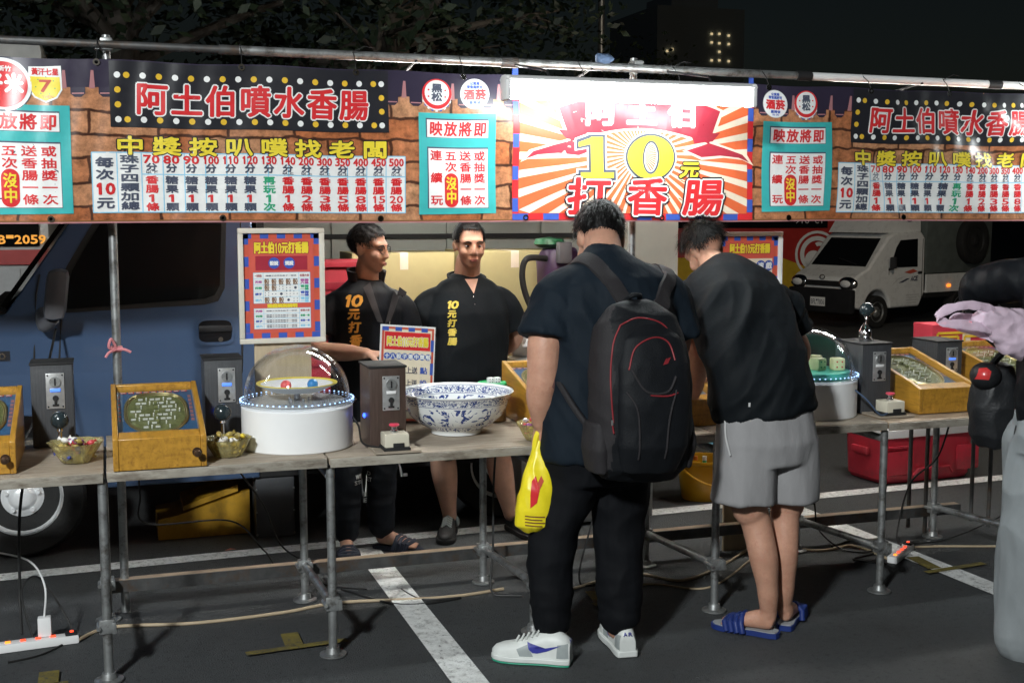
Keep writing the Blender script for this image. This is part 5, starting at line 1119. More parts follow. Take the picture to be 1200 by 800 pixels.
def shoe(parent, heel, ang, L_, hgt, mu, ms, mid=None, swoosh=None, bottom=None, name='shoe'):
    """ang: direction the toe points, from +X"""
    T = Matrix.Translation((heel[0], heel[1], 0)) @ Matrix.Rotation(ang, 4, 'Z')
    st = [(0, .030, .72), (.06, .036, .86), (.14, .038, 1.), (.3, .037, 1.), (.45, .040, .82), (.6, .046, .62), (.75, .048, .46), (.88, .043, .36), (.96, .030, .26), (1., .012, .12)]
    def solid(z0, z1f, m, grow=0., nm=None, upto=1.):
        b = MB(T); vs = []; fs = []; n = 11
        for (t, w_, h) in st:
            h1 = z1f(h); x = t*L_-(grow if t == 0 else -grow if t == 1 else 0); w2 = (w_+grow)*L_/.29
            for j in range(n):
                a = math.pi*j/(n-1); vs.append((x, -w2*math.cos(a)**1 if abs(math.cos(a)) < .8 else -w2*math.copysign(.8+.2*(abs(math.cos(a))-.8)/.2, math.cos(a)), z0+(h1-z0)*math.sin(a)**.55))
        k = len(st)
        for i in range(k-1): fs += [(i*n+j, (i+1)*n+j, (i+1)*n+j+1, i*n+j+1) for j in range(n-1)]+[(i*n+n-1, (i+1)*n+n-1, (i+1)*n, i*n)]
        fs += [tuple(range(n)), tuple((k-1)*n+j for j in range(n))[::-1]]; b.add(vs, fs, m); return b
    out = [(x*L_, y) for x, y in [(t, -(w_+.006)*L_/.29) for t, w_, h in st]+[(t, (w_+.006)*L_/.29) for t, w_, h in st[::-1]]]
    b = MB(T); z0 = .003
    if bottom: b.prism(out, .001, .009, bottom, 'z'); z0 = .0092
    b.prism([(x*1.01-.002, y*1.02) for x, y in out], z0, .030, ms, 'z'); o = b.build('sole', parent, fix=True); md = o.modifiers.new('soft', 'BEVEL'); md.width = .005; md.segments = 2; md.limit_method = 'ANGLE'; md.angle_limit = R(50)
    up = solid(.028, lambda h: .03+hgt*h, mu).build(name, parent, ang=60, fix=True); tr = bvh(up)
    b = MB(T)
    for k in range(5):
        x = L_*(.42+.065*k); z = .03+hgt*(.86-.075*k); b.tube([(x, -.026, z-.004), (x-.006, 0, z+.012), (x, .026, z-.004)], .0042, ms if mid else 'shoe_grey', 6)
    b.build('laces', parent)
    Q = T.to_3x3()
    if swoosh:
        for sy in (-1, 1):
            d = Q @ V((0, -sy, 0)); pts = [(.53, .088), (.505, .062), (.46, .049), (.40, .048), (.28, .058), (.10, .084), (.30, .070), (.40, .066), (.46, .070)]
            S_ = Sheet(T @ V((0, sy*.12, 0)), Q @ V((1, 0, 0)), (0, 0, 1)); S_.poly([(x*L_, z) for x, z in pts], swoosh, 0); S_.mb.refine(.012); drape(S_.mb, tr, d, .002); S_.mb.build('side_mark', up)
    if mid:
        for sy in (-1, 1):
            d = Q @ V((0, -sy, 0)); S_ = Sheet(T @ V((0, sy*.12, 0)), Q @ V((1, 0, 0)), (0, 0, 1)); S_.poly([(.45*L_, .034), (.62*L_, .034), (.66*L_, .06), (.52*L_, .08)], mid, 0); S_.mb.refine(.012); drape(S_.mb, tr, d, .0012); S_.mb.build('side_panel', up)
            S_ = Sheet(T @ V((0, sy*.12, 0)), Q @ V((1, 0, 0)), (0, 0, 1)); S_.poly([(.01*L_, .034), (.16*L_, .034), (.15*L_, .085), (.02*L_, .09)], mid, 0); S_.mb.refine(.012); drape(S_.mb, tr, d, .0012); S_.mb.build('heel_panel', up)
        d = Q @ V((1, 0, 0)); S_ = Sheet(T @ V((-.1, .0, .088)), Q @ V((0, -1, 0)), (0, 0, 1)); S_.ch('A', -.02, .0, .018, .016, swoosh, 0, .001); S_.ch('R', .0, .0, .018, .016, swoosh, 0, .001); S_.mb.refine(.01); drape(S_.mb, tr, d, .0025); S_.mb.build('heel_mark', up)
    return up
def slide(parent, heel, ang, L_, ms, mt, mi=None):
    T = Matrix.Translation((heel[0], heel[1], 0)) @ Matrix.Rotation(ang, 4, 'Z')
    prof = [(0, .012), (.02, .028), (.1, .036), (.35, .034), (.6, .043), (.8, .046), (.93, .036), (1, .012)]
    out = [(t*L_, -w_) for t, w_ in prof]+[(t*L_, w_) for t, w_ in prof[::-1]]
    b = MB(T); b.prism(out, .003, .024, ms, 'z'); b.prism([(L_/2+(x-L_/2)*.95, y*.9) for x, y in out], .0241, .027, mi or ms, 'z'); b.build('slide_sole', parent, fix=True)
    b = MB(T)
    for x, k in ((.48, 0), (.56, 1), (.64, 2), (.72, 1)):
        b.tube([(x*L_, -.050, .012), (x*L_+.01, -.046, .05), (x*L_+.012, -.02, .077-.12*(x-.48)), (x*L_+.012, .02, .077-.12*(x-.48)), (x*L_+.01, .046, .05), (x*L_, .050, .012)], [.012]*6, mt, 10)
    b.build('slide_strap', parent)
def foot(b, ankle, heel, ang, L_, m, z=.027):
    d = V((math.cos(ang), math.sin(ang), 0)); a = V((-d.y, d.x, 0)); h = V((heel[0], heel[1], z)); L_ *= .93
    b.loft([(h+d*.012+V((0, 0, .03)), .022, .024), (h+d*L_*.15+V((0, 0, .038)), .031, .037), (h+d*L_*.35+V((0, 0, .038)), .032, .038), (h+d*L_*.6+V((0, 0, .026)), .040, .026), (h+d*L_*.8+V((0, 0, .016)), .042, .016)], a, m, 18)
    for k in range(5): limb(b, [h+d*L_*.74+a*(-.034+.017*k)+V((0, 0, .013)), h+d*L_*(.99-.02*abs(k-1)*(1 if k else .3))+a*(-.036+.018*k)+V((0, 0, .008))], [.011, .0085], m, 3, 10)
    limb(b, [ankle, h+d*L_*.2+V((0, 0, .05))], [.036, .034], m)
E3 = Matrix.Identity(3)
def rot(yaw=0, pitch=0, roll=0): return (Matrix.Rotation(R(yaw), 3, 'Z') @ Matrix.Rotation(R(pitch), 3, 'X') @ Matrix.Rotation(R(roll), 3, 'Y'))

# ---- the man with the backpack
def man_backpack():
    r = root('person', (1.72, 4.2, 0), 'stout man in navy T-shirt, black trousers and white trainers, seen from behind', 'person')
    X = (1, 0, 0); hc = V((1.822, 4.375, 1.598)); hq = rot(4, -34, 4); s = 1.13; m = 'skin_a'
    b = MB(); head(b, hc, hq, m, s); limb(b, [(1.79, 4.24, 1.46), (1.80, 4.28, 1.54), (1.815, 4.35, 1.62)], [.085, .074, .068], m)
    b.loft([((1.75, 4.24, .80), .19, .13), ((1.77, 4.22, 1.1), .20, .13), ((1.79, 4.22, 1.35), .20, .12), ((1.79, 4.24, 1.48), .12, .09)], X, m)
    limb(b, [(1.67, 4.24, 1.36), (1.548, 4.205, 1.25), (1.525, 4.19, 1.10), (1.522, 4.205, 1.02), (1.532, 4.235, .915)], [.075, .068, .062, .058, .036], m)
    hand(b, (1.533, 4.237, .905), (.02, .05, -1), (.75, .45, 0), m, .95, 1.08, -1)
    limb(b, [(1.94, 4.25, 1.36), (2.085, 4.26, 1.24), (2.10, 4.32, 1.12), (2.06, 4.45, 1.04), (1.99, 4.6, .99)], [.075, .066, .06, .052, .034], m); hand(b, (1.985, 4.605, .985), (-.3, 1, -.15), (0, .1, -1), m, .35, 1.05, 1)
    for hx, kx, ax in ((1.65, 1.57, 1.585), (1.86, 1.85, 1.835)): limb(b, [(hx, 4.25, .84), (kx, 4.25, .48), (ax, 4.2, .09)], [.1, .065, .04], m)
    body = blob(b, 'body', m, r, .0065, 5); S_ = Sheet((1.515, 3.9, 1.06), (1, 0, 0), (0, 0, 1)); S_.poly([(.0, .0), (.012, -.01), (.022, .03), (.05, .045), (.048, .055), (.015, .05)], 'bruise', 0); S_.mb.refine(.008); drape(S_.mb, bvh(body), (.1, 1, 0), .0008); S_.mb.build('bruise', body)
    hair(r, hc, hq, s, 3600, L_=.028, nape=-.05, lift=.011, seed=2)
    b = MB(); b.loft([((1.755, 4.235, .775), .225, .165), ((1.76, 4.23, .90), .232, .172), ((1.79, 4.225, 1.06), .25, .178), ((1.81, 4.22, 1.20), .262, .174), ((1.81, 4.22, 1.33), .262, .165), ((1.805, 4.235, 1.42), .24, .145), ((1.80, 4.25, 1.47), .19, .115), ((1.80, 4.265, 1.51), .118, .092), ((1.805, 4.285, 1.532), .086, .080), ((1.808, 4.292, 1.542), .082, .078)], X, 'tee_navy', 36)
    sleeve(b, [(1.71, 4.25, 1.425), (1.62, 4.235, 1.385), (1.565, 4.215, 1.31), (1.538, 4.20, 1.235)], [.095, .098, .098, .104], 'tee_navy'); sleeve(b, [(1.90, 4.25, 1.425), (2.02, 4.25, 1.385), (2.07, 4.255, 1.30), (2.092, 4.26, 1.22)], [.095, .098, .098, .104], 'tee_navy')
    f0 = folds(.016, 6, 4, 1.6, 1, 3.2); f1 = folds(.008, 15, 9, 4, 4, 6.)
    def fold(p, n_): k = min(1, max(0, (1.5-p.z)/.12)); return k*(f0(p, n_)+f1(p, n_))
    # square the sleeve hems
    tee = blob(b, 'tshirt', 'tee_navy', r, .0085, 4, fold)
    b = MB(); b.loft([((1.75, 4.25, 1.0), .20, .14), ((1.755, 4.25, .90), .222, .158), ((1.76, 4.245, .78), .232, .165), ((1.76, 4.245, .68), .222, .15)], X, 'trousers_black')
    limb(b, [(1.655, 4.245, .80), (1.64, 4.245, .66), (1.585, 4.245, .47), (1.568, 4.225, .30), (1.572, 4.21, .155)], [.122, .118, .096, .084, .072], 'trousers_black'); limb(b, [(1.865, 4.245, .80), (1.865, 4.245, .66), (1.855, 4.24, .47), (1.85, 4.215, .30), (1.842, 4.195, .15)], [.122, .116, .100, .090, .076], 'trousers_black')
    g0 = folds(.006, 9, 9, 7, 3); g1 = folds(.008, 5, 5, 19, 8, 4)
    def fold2(p, n_): k = .10+.8*max(0, min(1, (.34-p.z)/.2)); return 1.5*g0(p, n_)+k*g1(p, n_)
    blob(b, 'trousers', 'trousers_black', r, .009, 4, fold2)
    shoe(r, (1.615, 4.125), R(148), .305, .098, 'shoe_white', 'shoe_white', 'shoe_grey', 'shoe_blue', 'sole_green')
    shoe(r, (1.845, 4.115), R(82), .300, .098, 'shoe_white', 'shoe_white', 'shoe_grey', 'shoe_blue')
    return tee
TEE1 = man_backpack()

def backpack(tee):
    r = root('backpack', (1.93, 4.0, .72), 'black and charcoal backpack with red zip lines on the stout man\'s back', 'backpack')
    mat('pack_black', (.006, .007, .009), .6, var=.2, vs=8, bump=.25, bs=260, spec=.25); mat('pack_grey', (.024, .022, .024), .65, var=.15, vs=8, bump=.3, bs=260, spec=.25); mat('pack_red', (.22, .018, .024), .5)
    X = V((1, .0, 0)); m = 'pack_black'
    secs = [((1.810, 3.985, .705), .150, .055), ((1.815, 3.965, .76), .182, .095), ((1.815, 3.955, .90), .190, .11), ((1.810, 3.955, 1.06), .188, .112), ((1.805, 3.965, 1.20), .178, .105), ((1.800, 3.985, 1.30), .152, .085), ((1.795, 4.01, 1.36), .095, .05), ((1.795, 4.02, 1.375), .04, .03)]
    b = MB(); b.loft(secs, X, m, 40, 3.0); body = blob(b, 'pack_body', m, r, .008, 3, folds(.004, 9, 9, 9, 2)); body.data.materials.append(MATS['pack_grey'])
    for p in body.data.polygons:
        if p.normal.x < -.45 or p.normal.x > .8: p.material_index = 1
    b = MB(); b.loft([((1.815, 3.90, .745), .11, .05), ((1.820, 3.875, .85), .135, .065), ((1.820, 3.87, 1.02), .14, .068), ((1.820, 3.88, 1.14), .138, .062), ((1.825, 3.90, 1.24), .115, .05), ((1.825, 3.925, 1.29), .06, .03)], X, m, 36, 2.8)
    fr = blob(b, 'front_pocket', m, r, .007, 3, folds(.0025, 12, 9, 12, 5)); tr = bvh(fr); tb = bvh(body)
    b = MB(); b.loft([((1.650, 3.97, .74), .035, .075), ((1.640, 3.965, .83), .042, .085), ((1.643, 3.97, .93), .034, .07)], X, 'pack_grey', 20); blob(b, 'side_pocket', 'pack_grey', r, .008, 3)
    b = MB(); b.loft([((1.980, 3.97, .74), .03, .07), ((1.990, 3.965, .83), .038, .08), ((1.985, 3.97, .93), .03, .065)], X, 'pack_grey', 20); blob(b, 'side_pocket', 'pack_grey', r, .008, 3)
    d = V((.42, .9, 0)); dn = V((.12, 1, 0))
    def pipe(pts, t, rr=.003, m='pack_red'):
        b = MB(); b.tube([on(t, p, dn, .001) for p in smooth(pts, 7)], rr, m, 8); b.build('zip_line', r)
    pipe([(1.695, 3.8, 1.30), (1.660, 3.8, 1.22), (1.650, 3.8, 1.08), (1.660, 3.8, .94)], tb); pipe([(1.695, 3.8, 1.30), (1.765, 3.8, 1.325), (1.855, 3.8, 1.30), (1.890, 3.8, 1.23), (1.905, 3.8, 1.10)], tb)
    pipe([(1.695, 3.7, 1.14), (1.725, 3.7, 1.22), (1.795, 3.7, 1.255), (1.850, 3.7, 1.235), (1.870, 3.7, 1.17)], tr); pipe([(1.770, 3.7, 1.045), (1.835, 3.7, 1.04), (1.875, 3.7, 1.05)], tr, .003)
    pipe([(1.705, 3.7, 1.14), (1.755, 3.7, 1.06), (1.835, 3.7, 1.055), (1.870, 3.7, 1.11)], tr, .005, 'pack_grey'); pipe([(1.685, 3.7, 1.06), (1.725, 3.7, .98), (1.735, 3.7, .8)], tr, .004, 'pack_grey'); pipe([(1.870, 3.7, 1.06), (1.845, 3.7, .96), (1.835, 3.7, .8)], tr, .004, 'pack_grey')
    S_ = Sheet((1.820, 3.7, 1.155), (1, 0, 0), (0, 0, 1)); S_.poly([(0, 0), (.02, .004), (.034, .026), (.014, .022)], 'pack_red', 0); S_.poly([(.014, .012), (.026, .02), (.022, .03)], 'pack_black', 1); S_.mb.refine(.01); drape(S_.mb, tr, dn, .002); S_.mb.build('emblem', fr)
    # straps: bands lying on the shirt over both shoulders
    ts = bvh(tee)
    def strap(P, wd=.033):
        pts = smooth(P, 8); b = MB(); vs = []; fs = []; outs = []
        for i, p in enumerate(pts):
            h = ts.find_nearest(p); nrm = h[1] if (p-h[0]).dot(h[1]) > -.2 else h[1]; outs.append((h[0] if (p-h[0]).length < .12 else p, nrm))
        for i, (p, nrm) in enumerate(outs):
            t = (outs[min(i+1, len(outs)-1)][0]-outs[max(i-1, 0)][0]).normalized(); a = t.cross(nrm).normalized()
            q = p+nrm*.007
            vs += [q-a*wd-nrm*.004, q-a*wd*.9+nrm*.006, q+nrm*.009, q+a*wd*.9+nrm*.006, q+a*wd-nrm*.004, q-nrm*.006]
        for i in range(len(outs)-1): fs += [(i*6+j, i*6+(j+1) % 6, (i+1)*6+(j+1) % 6, (i+1)*6+j) for j in range(6)]
        fs += [tuple(range(6)), tuple((len(outs)-1)*6+j for j in range(6))[::-1]]
        b.add(vs, fs, 'pack_grey'); b.build('shoulder_strap', r, fix=True)
    strap([(1.80, 4.055, 1.33), (1.775, 4.05, 1.41), (1.735, 4.10, 1.49), (1.70, 4.2, 1.53), (1.675, 4.33, 1.47), (1.65, 4.42, 1.3)])
    strap([(1.90, 4.055, 1.325), (1.955, 4.05, 1.375), (2.005, 4.11, 1.435), (2.02, 4.2, 1.46), (2.0, 4.33, 1.42), (1.97, 4.42, 1.3)])
    for q in ((1.655, 3.8, .94), (1.90, 3.8, 1.10)): b = MB(); p = on(tb, q, dn, .004); b.box(p, (.007, .005, .022), 'steel', .0015); b.tube([p+V((0, -.003, -.01)), p+V((.004, -.006, -.04))], .0028, 'pack_red', 6); b.build('zip_puller', r)
    b = MB(); b.spline([(1.78, 4.05, 1.36), (1.79, 4.0, 1.40), (1.825, 4.0, 1.40), (1.84, 4.05, 1.36)], .010, 'pack_black', 8); b.build('top_handle', r)
    b = MB(); b.tube(smooth([(1.56, 4.24, 1.12), (1.565, 4.12, 1.05), (1.59, 4.04, .97), (1.64, 3.99, .88)], 8), .012, 'pack_grey', 8); b.build('lower_strap', r)
    r.scale = (1, 1, .94); r.location.z += .06*.655; return r
backpack(TEE1)

# ---- the man in grey shorts
def man_shorts():
    r = root('person', (2.54, 4.2, 0), 'man in dark T-shirt, grey shorts and blue slippers leaning over a pinball box', 'person')
    m = 'skin_a'; X = V((.98, -.12, 0)); hc = V((2.50, 4.80, 1.535)); hq = rot(14, -42, -6); s = 1.0
    b = MB(); head(b, hc, hq, m, s); limb(b, [(2.49, 4.58, 1.40), (2.495, 4.67, 1.455), (2.50, 4.76, 1.50)], [.075, .060, .055], m)
    b.loft([((2.47, 4.22, .86), .15, .10), ((2.48, 4.28, 1.1), .15, .10), ((2.49, 4.44, 1.3), .14, .085), ((2.49, 4.57, 1.41), .08, .065)], X, m)
    limb(b, [(2.40, 4.53, 1.31), (2.345, 4.58, 1.21), (2.365, 4.58, 1.10), (2.375, 4.62, .98), (2.39, 4.68, .905)], [.06, .05, .044, .040, .028], m); hand(b, (2.39, 4.685, .90), (.1, .55, -.7), (.2, .7, .5), m, .45, .95, 1)
    limb(b, [(2.58, 4.46, 1.28), (2.765, 4.49, 1.17), (2.80, 4.50, 1.075), (2.745, 4.64, 1.02), (2.65, 4.74, .99)], [.06, .05, .045, .04, .028], m); hand(b, (2.615, 4.745, .998), (-.6, .7, -.25), (0, 0, -1), m, .35, .95, -1)
    limb(b, [(2.385, 4.2, .86), (2.40, 4.195, .56), (2.43, 4.19, .47), (2.447, 4.155, .34), (2.468, 4.15, .2), (2.483, 4.165, .10)], [.10, .075, .06, .058, .043, .034], m)
    limb(b, [(2.57, 4.2, .86), (2.585, 4.21, .56), (2.575, 4.21, .47), (2.567, 4.19, .34), (2.575, 4.20, .2), (2.588, 4.225, .10)], [.10, .072, .058, .054, .042, .034], m)
    foot(b, (2.483, 4.165, .10), (2.505, 4.135), R(132), .25, m); foot(b, (2.588, 4.225, .10), (2.575, 4.20), R(48), .25, m)
    blob(b, 'body', m, r, .006, 5)
    hair(r, hc, hq, s, 4200, L_=.045, nape=-.02, side=.012, lift=.014, seed=4, tuft=.5)
    b = MB(); b.loft([((2.465, 4.20, .905), .203, .145), ((2.455, 4.205, .98), .203, .148), ((2.452, 4.25, 1.10), .203, .145), ((2.455, 4.33, 1.22), .208, .138), ((2.46, 4.43, 1.33), .212, .125), ((2.478, 4.52, 1.405), .19, .105), ((2.492, 4.59, 1.445), .12, .088), ((2.495, 4.625, 1.467), .078, .075), ((2.496, 4.635, 1.475), .074, .07)], X, 'tee_black', 36)
    sleeve(b, [(2.40, 4.53, 1.35), (2.31, 4.56, 1.32), (2.315, 4.58, 1.2)], [.09, .088, .09], 'tee_black'); sleeve(b, [(2.58, 4.46, 1.335), (2.675, 4.46, 1.31), (2.745, 4.475, 1.25), (2.775, 4.48, 1.20)], [.085, .08, .074, .078], 'tee_black')
    f0 = folds(.019, 5.5, 3, 1.6, 6, -4.0); f1 = folds(.009, 13, 6, 4, 9, -7.)
    tee = blob(b, 'tshirt', 'tee_black', r, .008, 4, lambda p, n_: (f0(p, n_)+f1(p, n_))*min(1, max(.1, (1.47-p.z)/.1)))
    b = MB(); b.cyl((2.265, 4.165, .955), (2.262, 4.152, .952), .006, 'p_grey', n=8); S_ = Sheet((2.27, 3.9, .955), (1, 0, 0), (0, 0, 1)); S_.rect(0, 0, .008, .016, 'p_grey', 0); drape(S_.mb, bvh(tee), (.3, 1, 0), .0015); S_.mb.build('hem_label', tee)
    b = MB(); b.loft([((2.465, 4.21, 1.0), .175, .12), ((2.468, 4.20, .90), .195, .14), ((2.472, 4.195, .80), .21, .148), ((2.475, 4.2, .72), .21, .135)], V((1, 0, 0)), 'shorts_grey')
    b.loft([((2.385, 4.20, .80), .112, .13), ((2.375, 4.195, .68), .115, .125), ((2.37, 4.19, .555), .118, .125)], (1, 0, 0), 'shorts_grey'); b.loft([((2.575, 4.205, .80), .112, .13), ((2.585, 4.205, .68), .112, .12), ((2.585, 4.205, .55), .112, .12)], (1, 0, 0), 'shorts_grey')
    blob(b, 'shorts', 'shorts_grey', r, .008, 3, folds(.011, 8, 6, 2.2, 3, 1.5))
    b = MB(); b.spline([(2.27, 4.165, .90), (2.262, 4.14, .83), (2.272, 4.12, .76)], .004, 'p_grey', 6); b.build('pocket_seam', r)
    slide(r, (2.512, 4.125), R(132), .285, 'slide_blue', 'slide_blue', 'slide_grey'); slide(r, (2.568, 4.185), R(48), .285, 'slide_blue', 'slide_blue', 'slide_grey')
man_shorts()

# ---- seller in the zipped jacket
def seller_jacket():
    r = root('person', (1.2, 5.85, 0), 'seller in a zipped black jacket with a grey collar, glasses and ripped black jeans', 'person')
    m = 'skin_b'; X = V((.98, .15, 0)); hc = V((1.222, 5.86, 1.525)); hq = rot(-128, -6, 0); s = .96
    b = MB(); head(b, hc, hq, m, s); limb(b, [(1.215, 5.9, 1.30), (1.215, 5.89, 1.38), (1.22, 5.875, 1.45)], [.075, .060, .056], m)
    b.loft([((1.21, 5.9, .8), .14, .1), ((1.21, 5.9, 1.05), .15, .10), ((1.21, 5.9, 1.25), .16, .10), ((1.21, 5.9, 1.33), .10, .08)], X, m)
    limb(b, [(1.08, 5.88, 1.24), (.975, 5.86, 1.12), (.955, 5.82, 1.04), (1.06, 5.74, 1.03), (1.16, 5.66, 1.03)], [.06, .05, .047, .043, .028], m); hand(b, (1.165, 5.655, 1.03), (1, -.5, -.05), (0, 0, -1), m, .4, .95, 1)
    limb(b, [(1.36, 5.9, 1.23), (1.43, 5.9, 1.08), (1.44, 5.88, .95), (1.43, 5.82, .84), (1.42, 5.78, .78)], [.055, .045, .042, .035, .027], m); hand(b, (1.42, 5.78, .775), (0, -.15, -1), (-1, 0, 0), m, .4, .95, 1)
    limb(b, [(1.13, 5.88, .85), (1.095, 5.84, .5), (1.085, 5.82, .1)], [.08, .055, .035], m); limb(b, [(1.29, 5.88, .85), (1.275, 5.86, .5), (1.275, 5.87, .1)], [.08, .055, .035], m)
    foot(b, (1.085, 5.82, .1), (1.085, 5.86), R(-95), .25, m); foot(b, (1.275, 5.88, .1), (1.25, 5.92), R(-38), .25, m)
    blob(b, 'body', m, r, .0065, 4); hair(r, hc, hq, s, 2600, L_=.024, lift=.012, seed=6, nape=-.045); face(r, hc, hq, s, True)
    b = MB(); b.loft([((1.215, 5.89, .80), .185, .125), ((1.215, 5.89, .95), .185, .13), ((1.21, 5.89, 1.10), .192, .13), ((1.21, 5.89, 1.22), .20, .125), ((1.21, 5.895, 1.30), .17, .105), ((1.212, 5.90, 1.345), .10, .085), ((1.215, 5.90, 1.37), .08, .075)], X, 'jacket_black', 32)
    sleeve(b, [(1.10, 5.89, 1.255), (1.03, 5.88, 1.215), (.98, 5.86, 1.11)], [.07, .074, .078], 'jacket_black'); sleeve(b, [(1.32, 5.9, 1.255), (1.395, 5.9, 1.21), (1.435, 5.9, 1.05)], [.07, .072, .072], 'jacket_black')
    jk = blob(b, 'jacket', 'jacket_black', r, .008, 4, folds(.006, 8, 6, 4, 2, 2)); t = bvh(jk)
    neckband(r, (1.215, 5.893, 1.345), .072, .088, .085, 'collar_grey', 'collar', 50, X, drop=.03)
    dn = V((.2, 1, 0))
    for sx in (-1, 1):
        S_ = Sheet((1.2, 5.4, 1.16), (1, 0, 0), (0, 0, 1)); S_.poly([(sx*.004, .0), (sx*.066, .20), (sx*.10, .175), (sx*.034, .012)], 'collar_grey', 0); S_.mb.refine(.012); drape(S_.mb, t, dn, .004); S_.mb.build('lapel', r)
    b = MB(); b.tube([on(t, (1.228, 5.4, 1.17-.03*k), dn, .0005) for k in range(12)], .0035, 'chrome', 6); b.build('zip', r)
    S_ = Sheet((1.04, 5.4, 1.245), (1, 0, 0), (0, 0, 1)); S_.ch('1', .03, .0, .05, .062, 'embroid_orange', 0, .004, slant=.3); S_.ch('0', .066, .0, .06, .062, 'embroid_orange', 0, .004, slant=.3)
    for k, c_ in enumerate('元打香腸'): S_.ch(c_, .052+.004*k, -.062-.064*k, .058, .056, 'embroid_orange', 0, .0028, slant=.12)
    S_.mb.refine(.015); drape(S_.mb, t, (.0, 1, 0), .0022); S_.mb.build('chest_lettering', jk)
    b = MB(); b.loft([((1.21, 5.89, .92), .165, .115), ((1.21, 5.89, .80), .175, .12)], X, 'denim_black'); limb(b, [(1.135, 5.885, .82), (1.10, 5.85, .5), (1.085, 5.825, .3), (1.085, 5.83, .13)], [.098, .082, .072, .062], 'denim_black'); limb(b, [(1.285, 5.885, .82), (1.275, 5.87, .5), (1.27, 5.87, .3), (1.272, 5.885, .13)], [.098, .082, .075, .066], 'denim_black')
    je = blob(b, 'jeans', 'denim_black', r, .009, 3, folds(.007, 8, 8, 16, 5)); t = bvh(je)
    S_ = Sheet((1.045, 5.4, .40), (1, 0, 0), (0, 0, 1)); S_.txt('BORN', .0, .08, .09, .105, 'p_grey', 0, .002); S_.txt('WILD', .005, .0, .08, .022, 'p_grey', 0, .002); S_.txt('STREET', .0, -.028, .085, -.006, 'p_grey', 0, .002); S_.rect(.19, .08, .25, .095, 'p_grey', 0)
    S_.mb.refine(.012); drape(S_.mb, t, (.2, 1, 0), .002); S_.mb.build('printed_patches', je)
    slide(r, (1.085, 5.87), R(-95), .27, 'slide_navy', 'slide_navy'); slide(r, (1.243, 5.927), R(-38), .27, 'slide_navy', 'slide_navy')
seller_jacket()

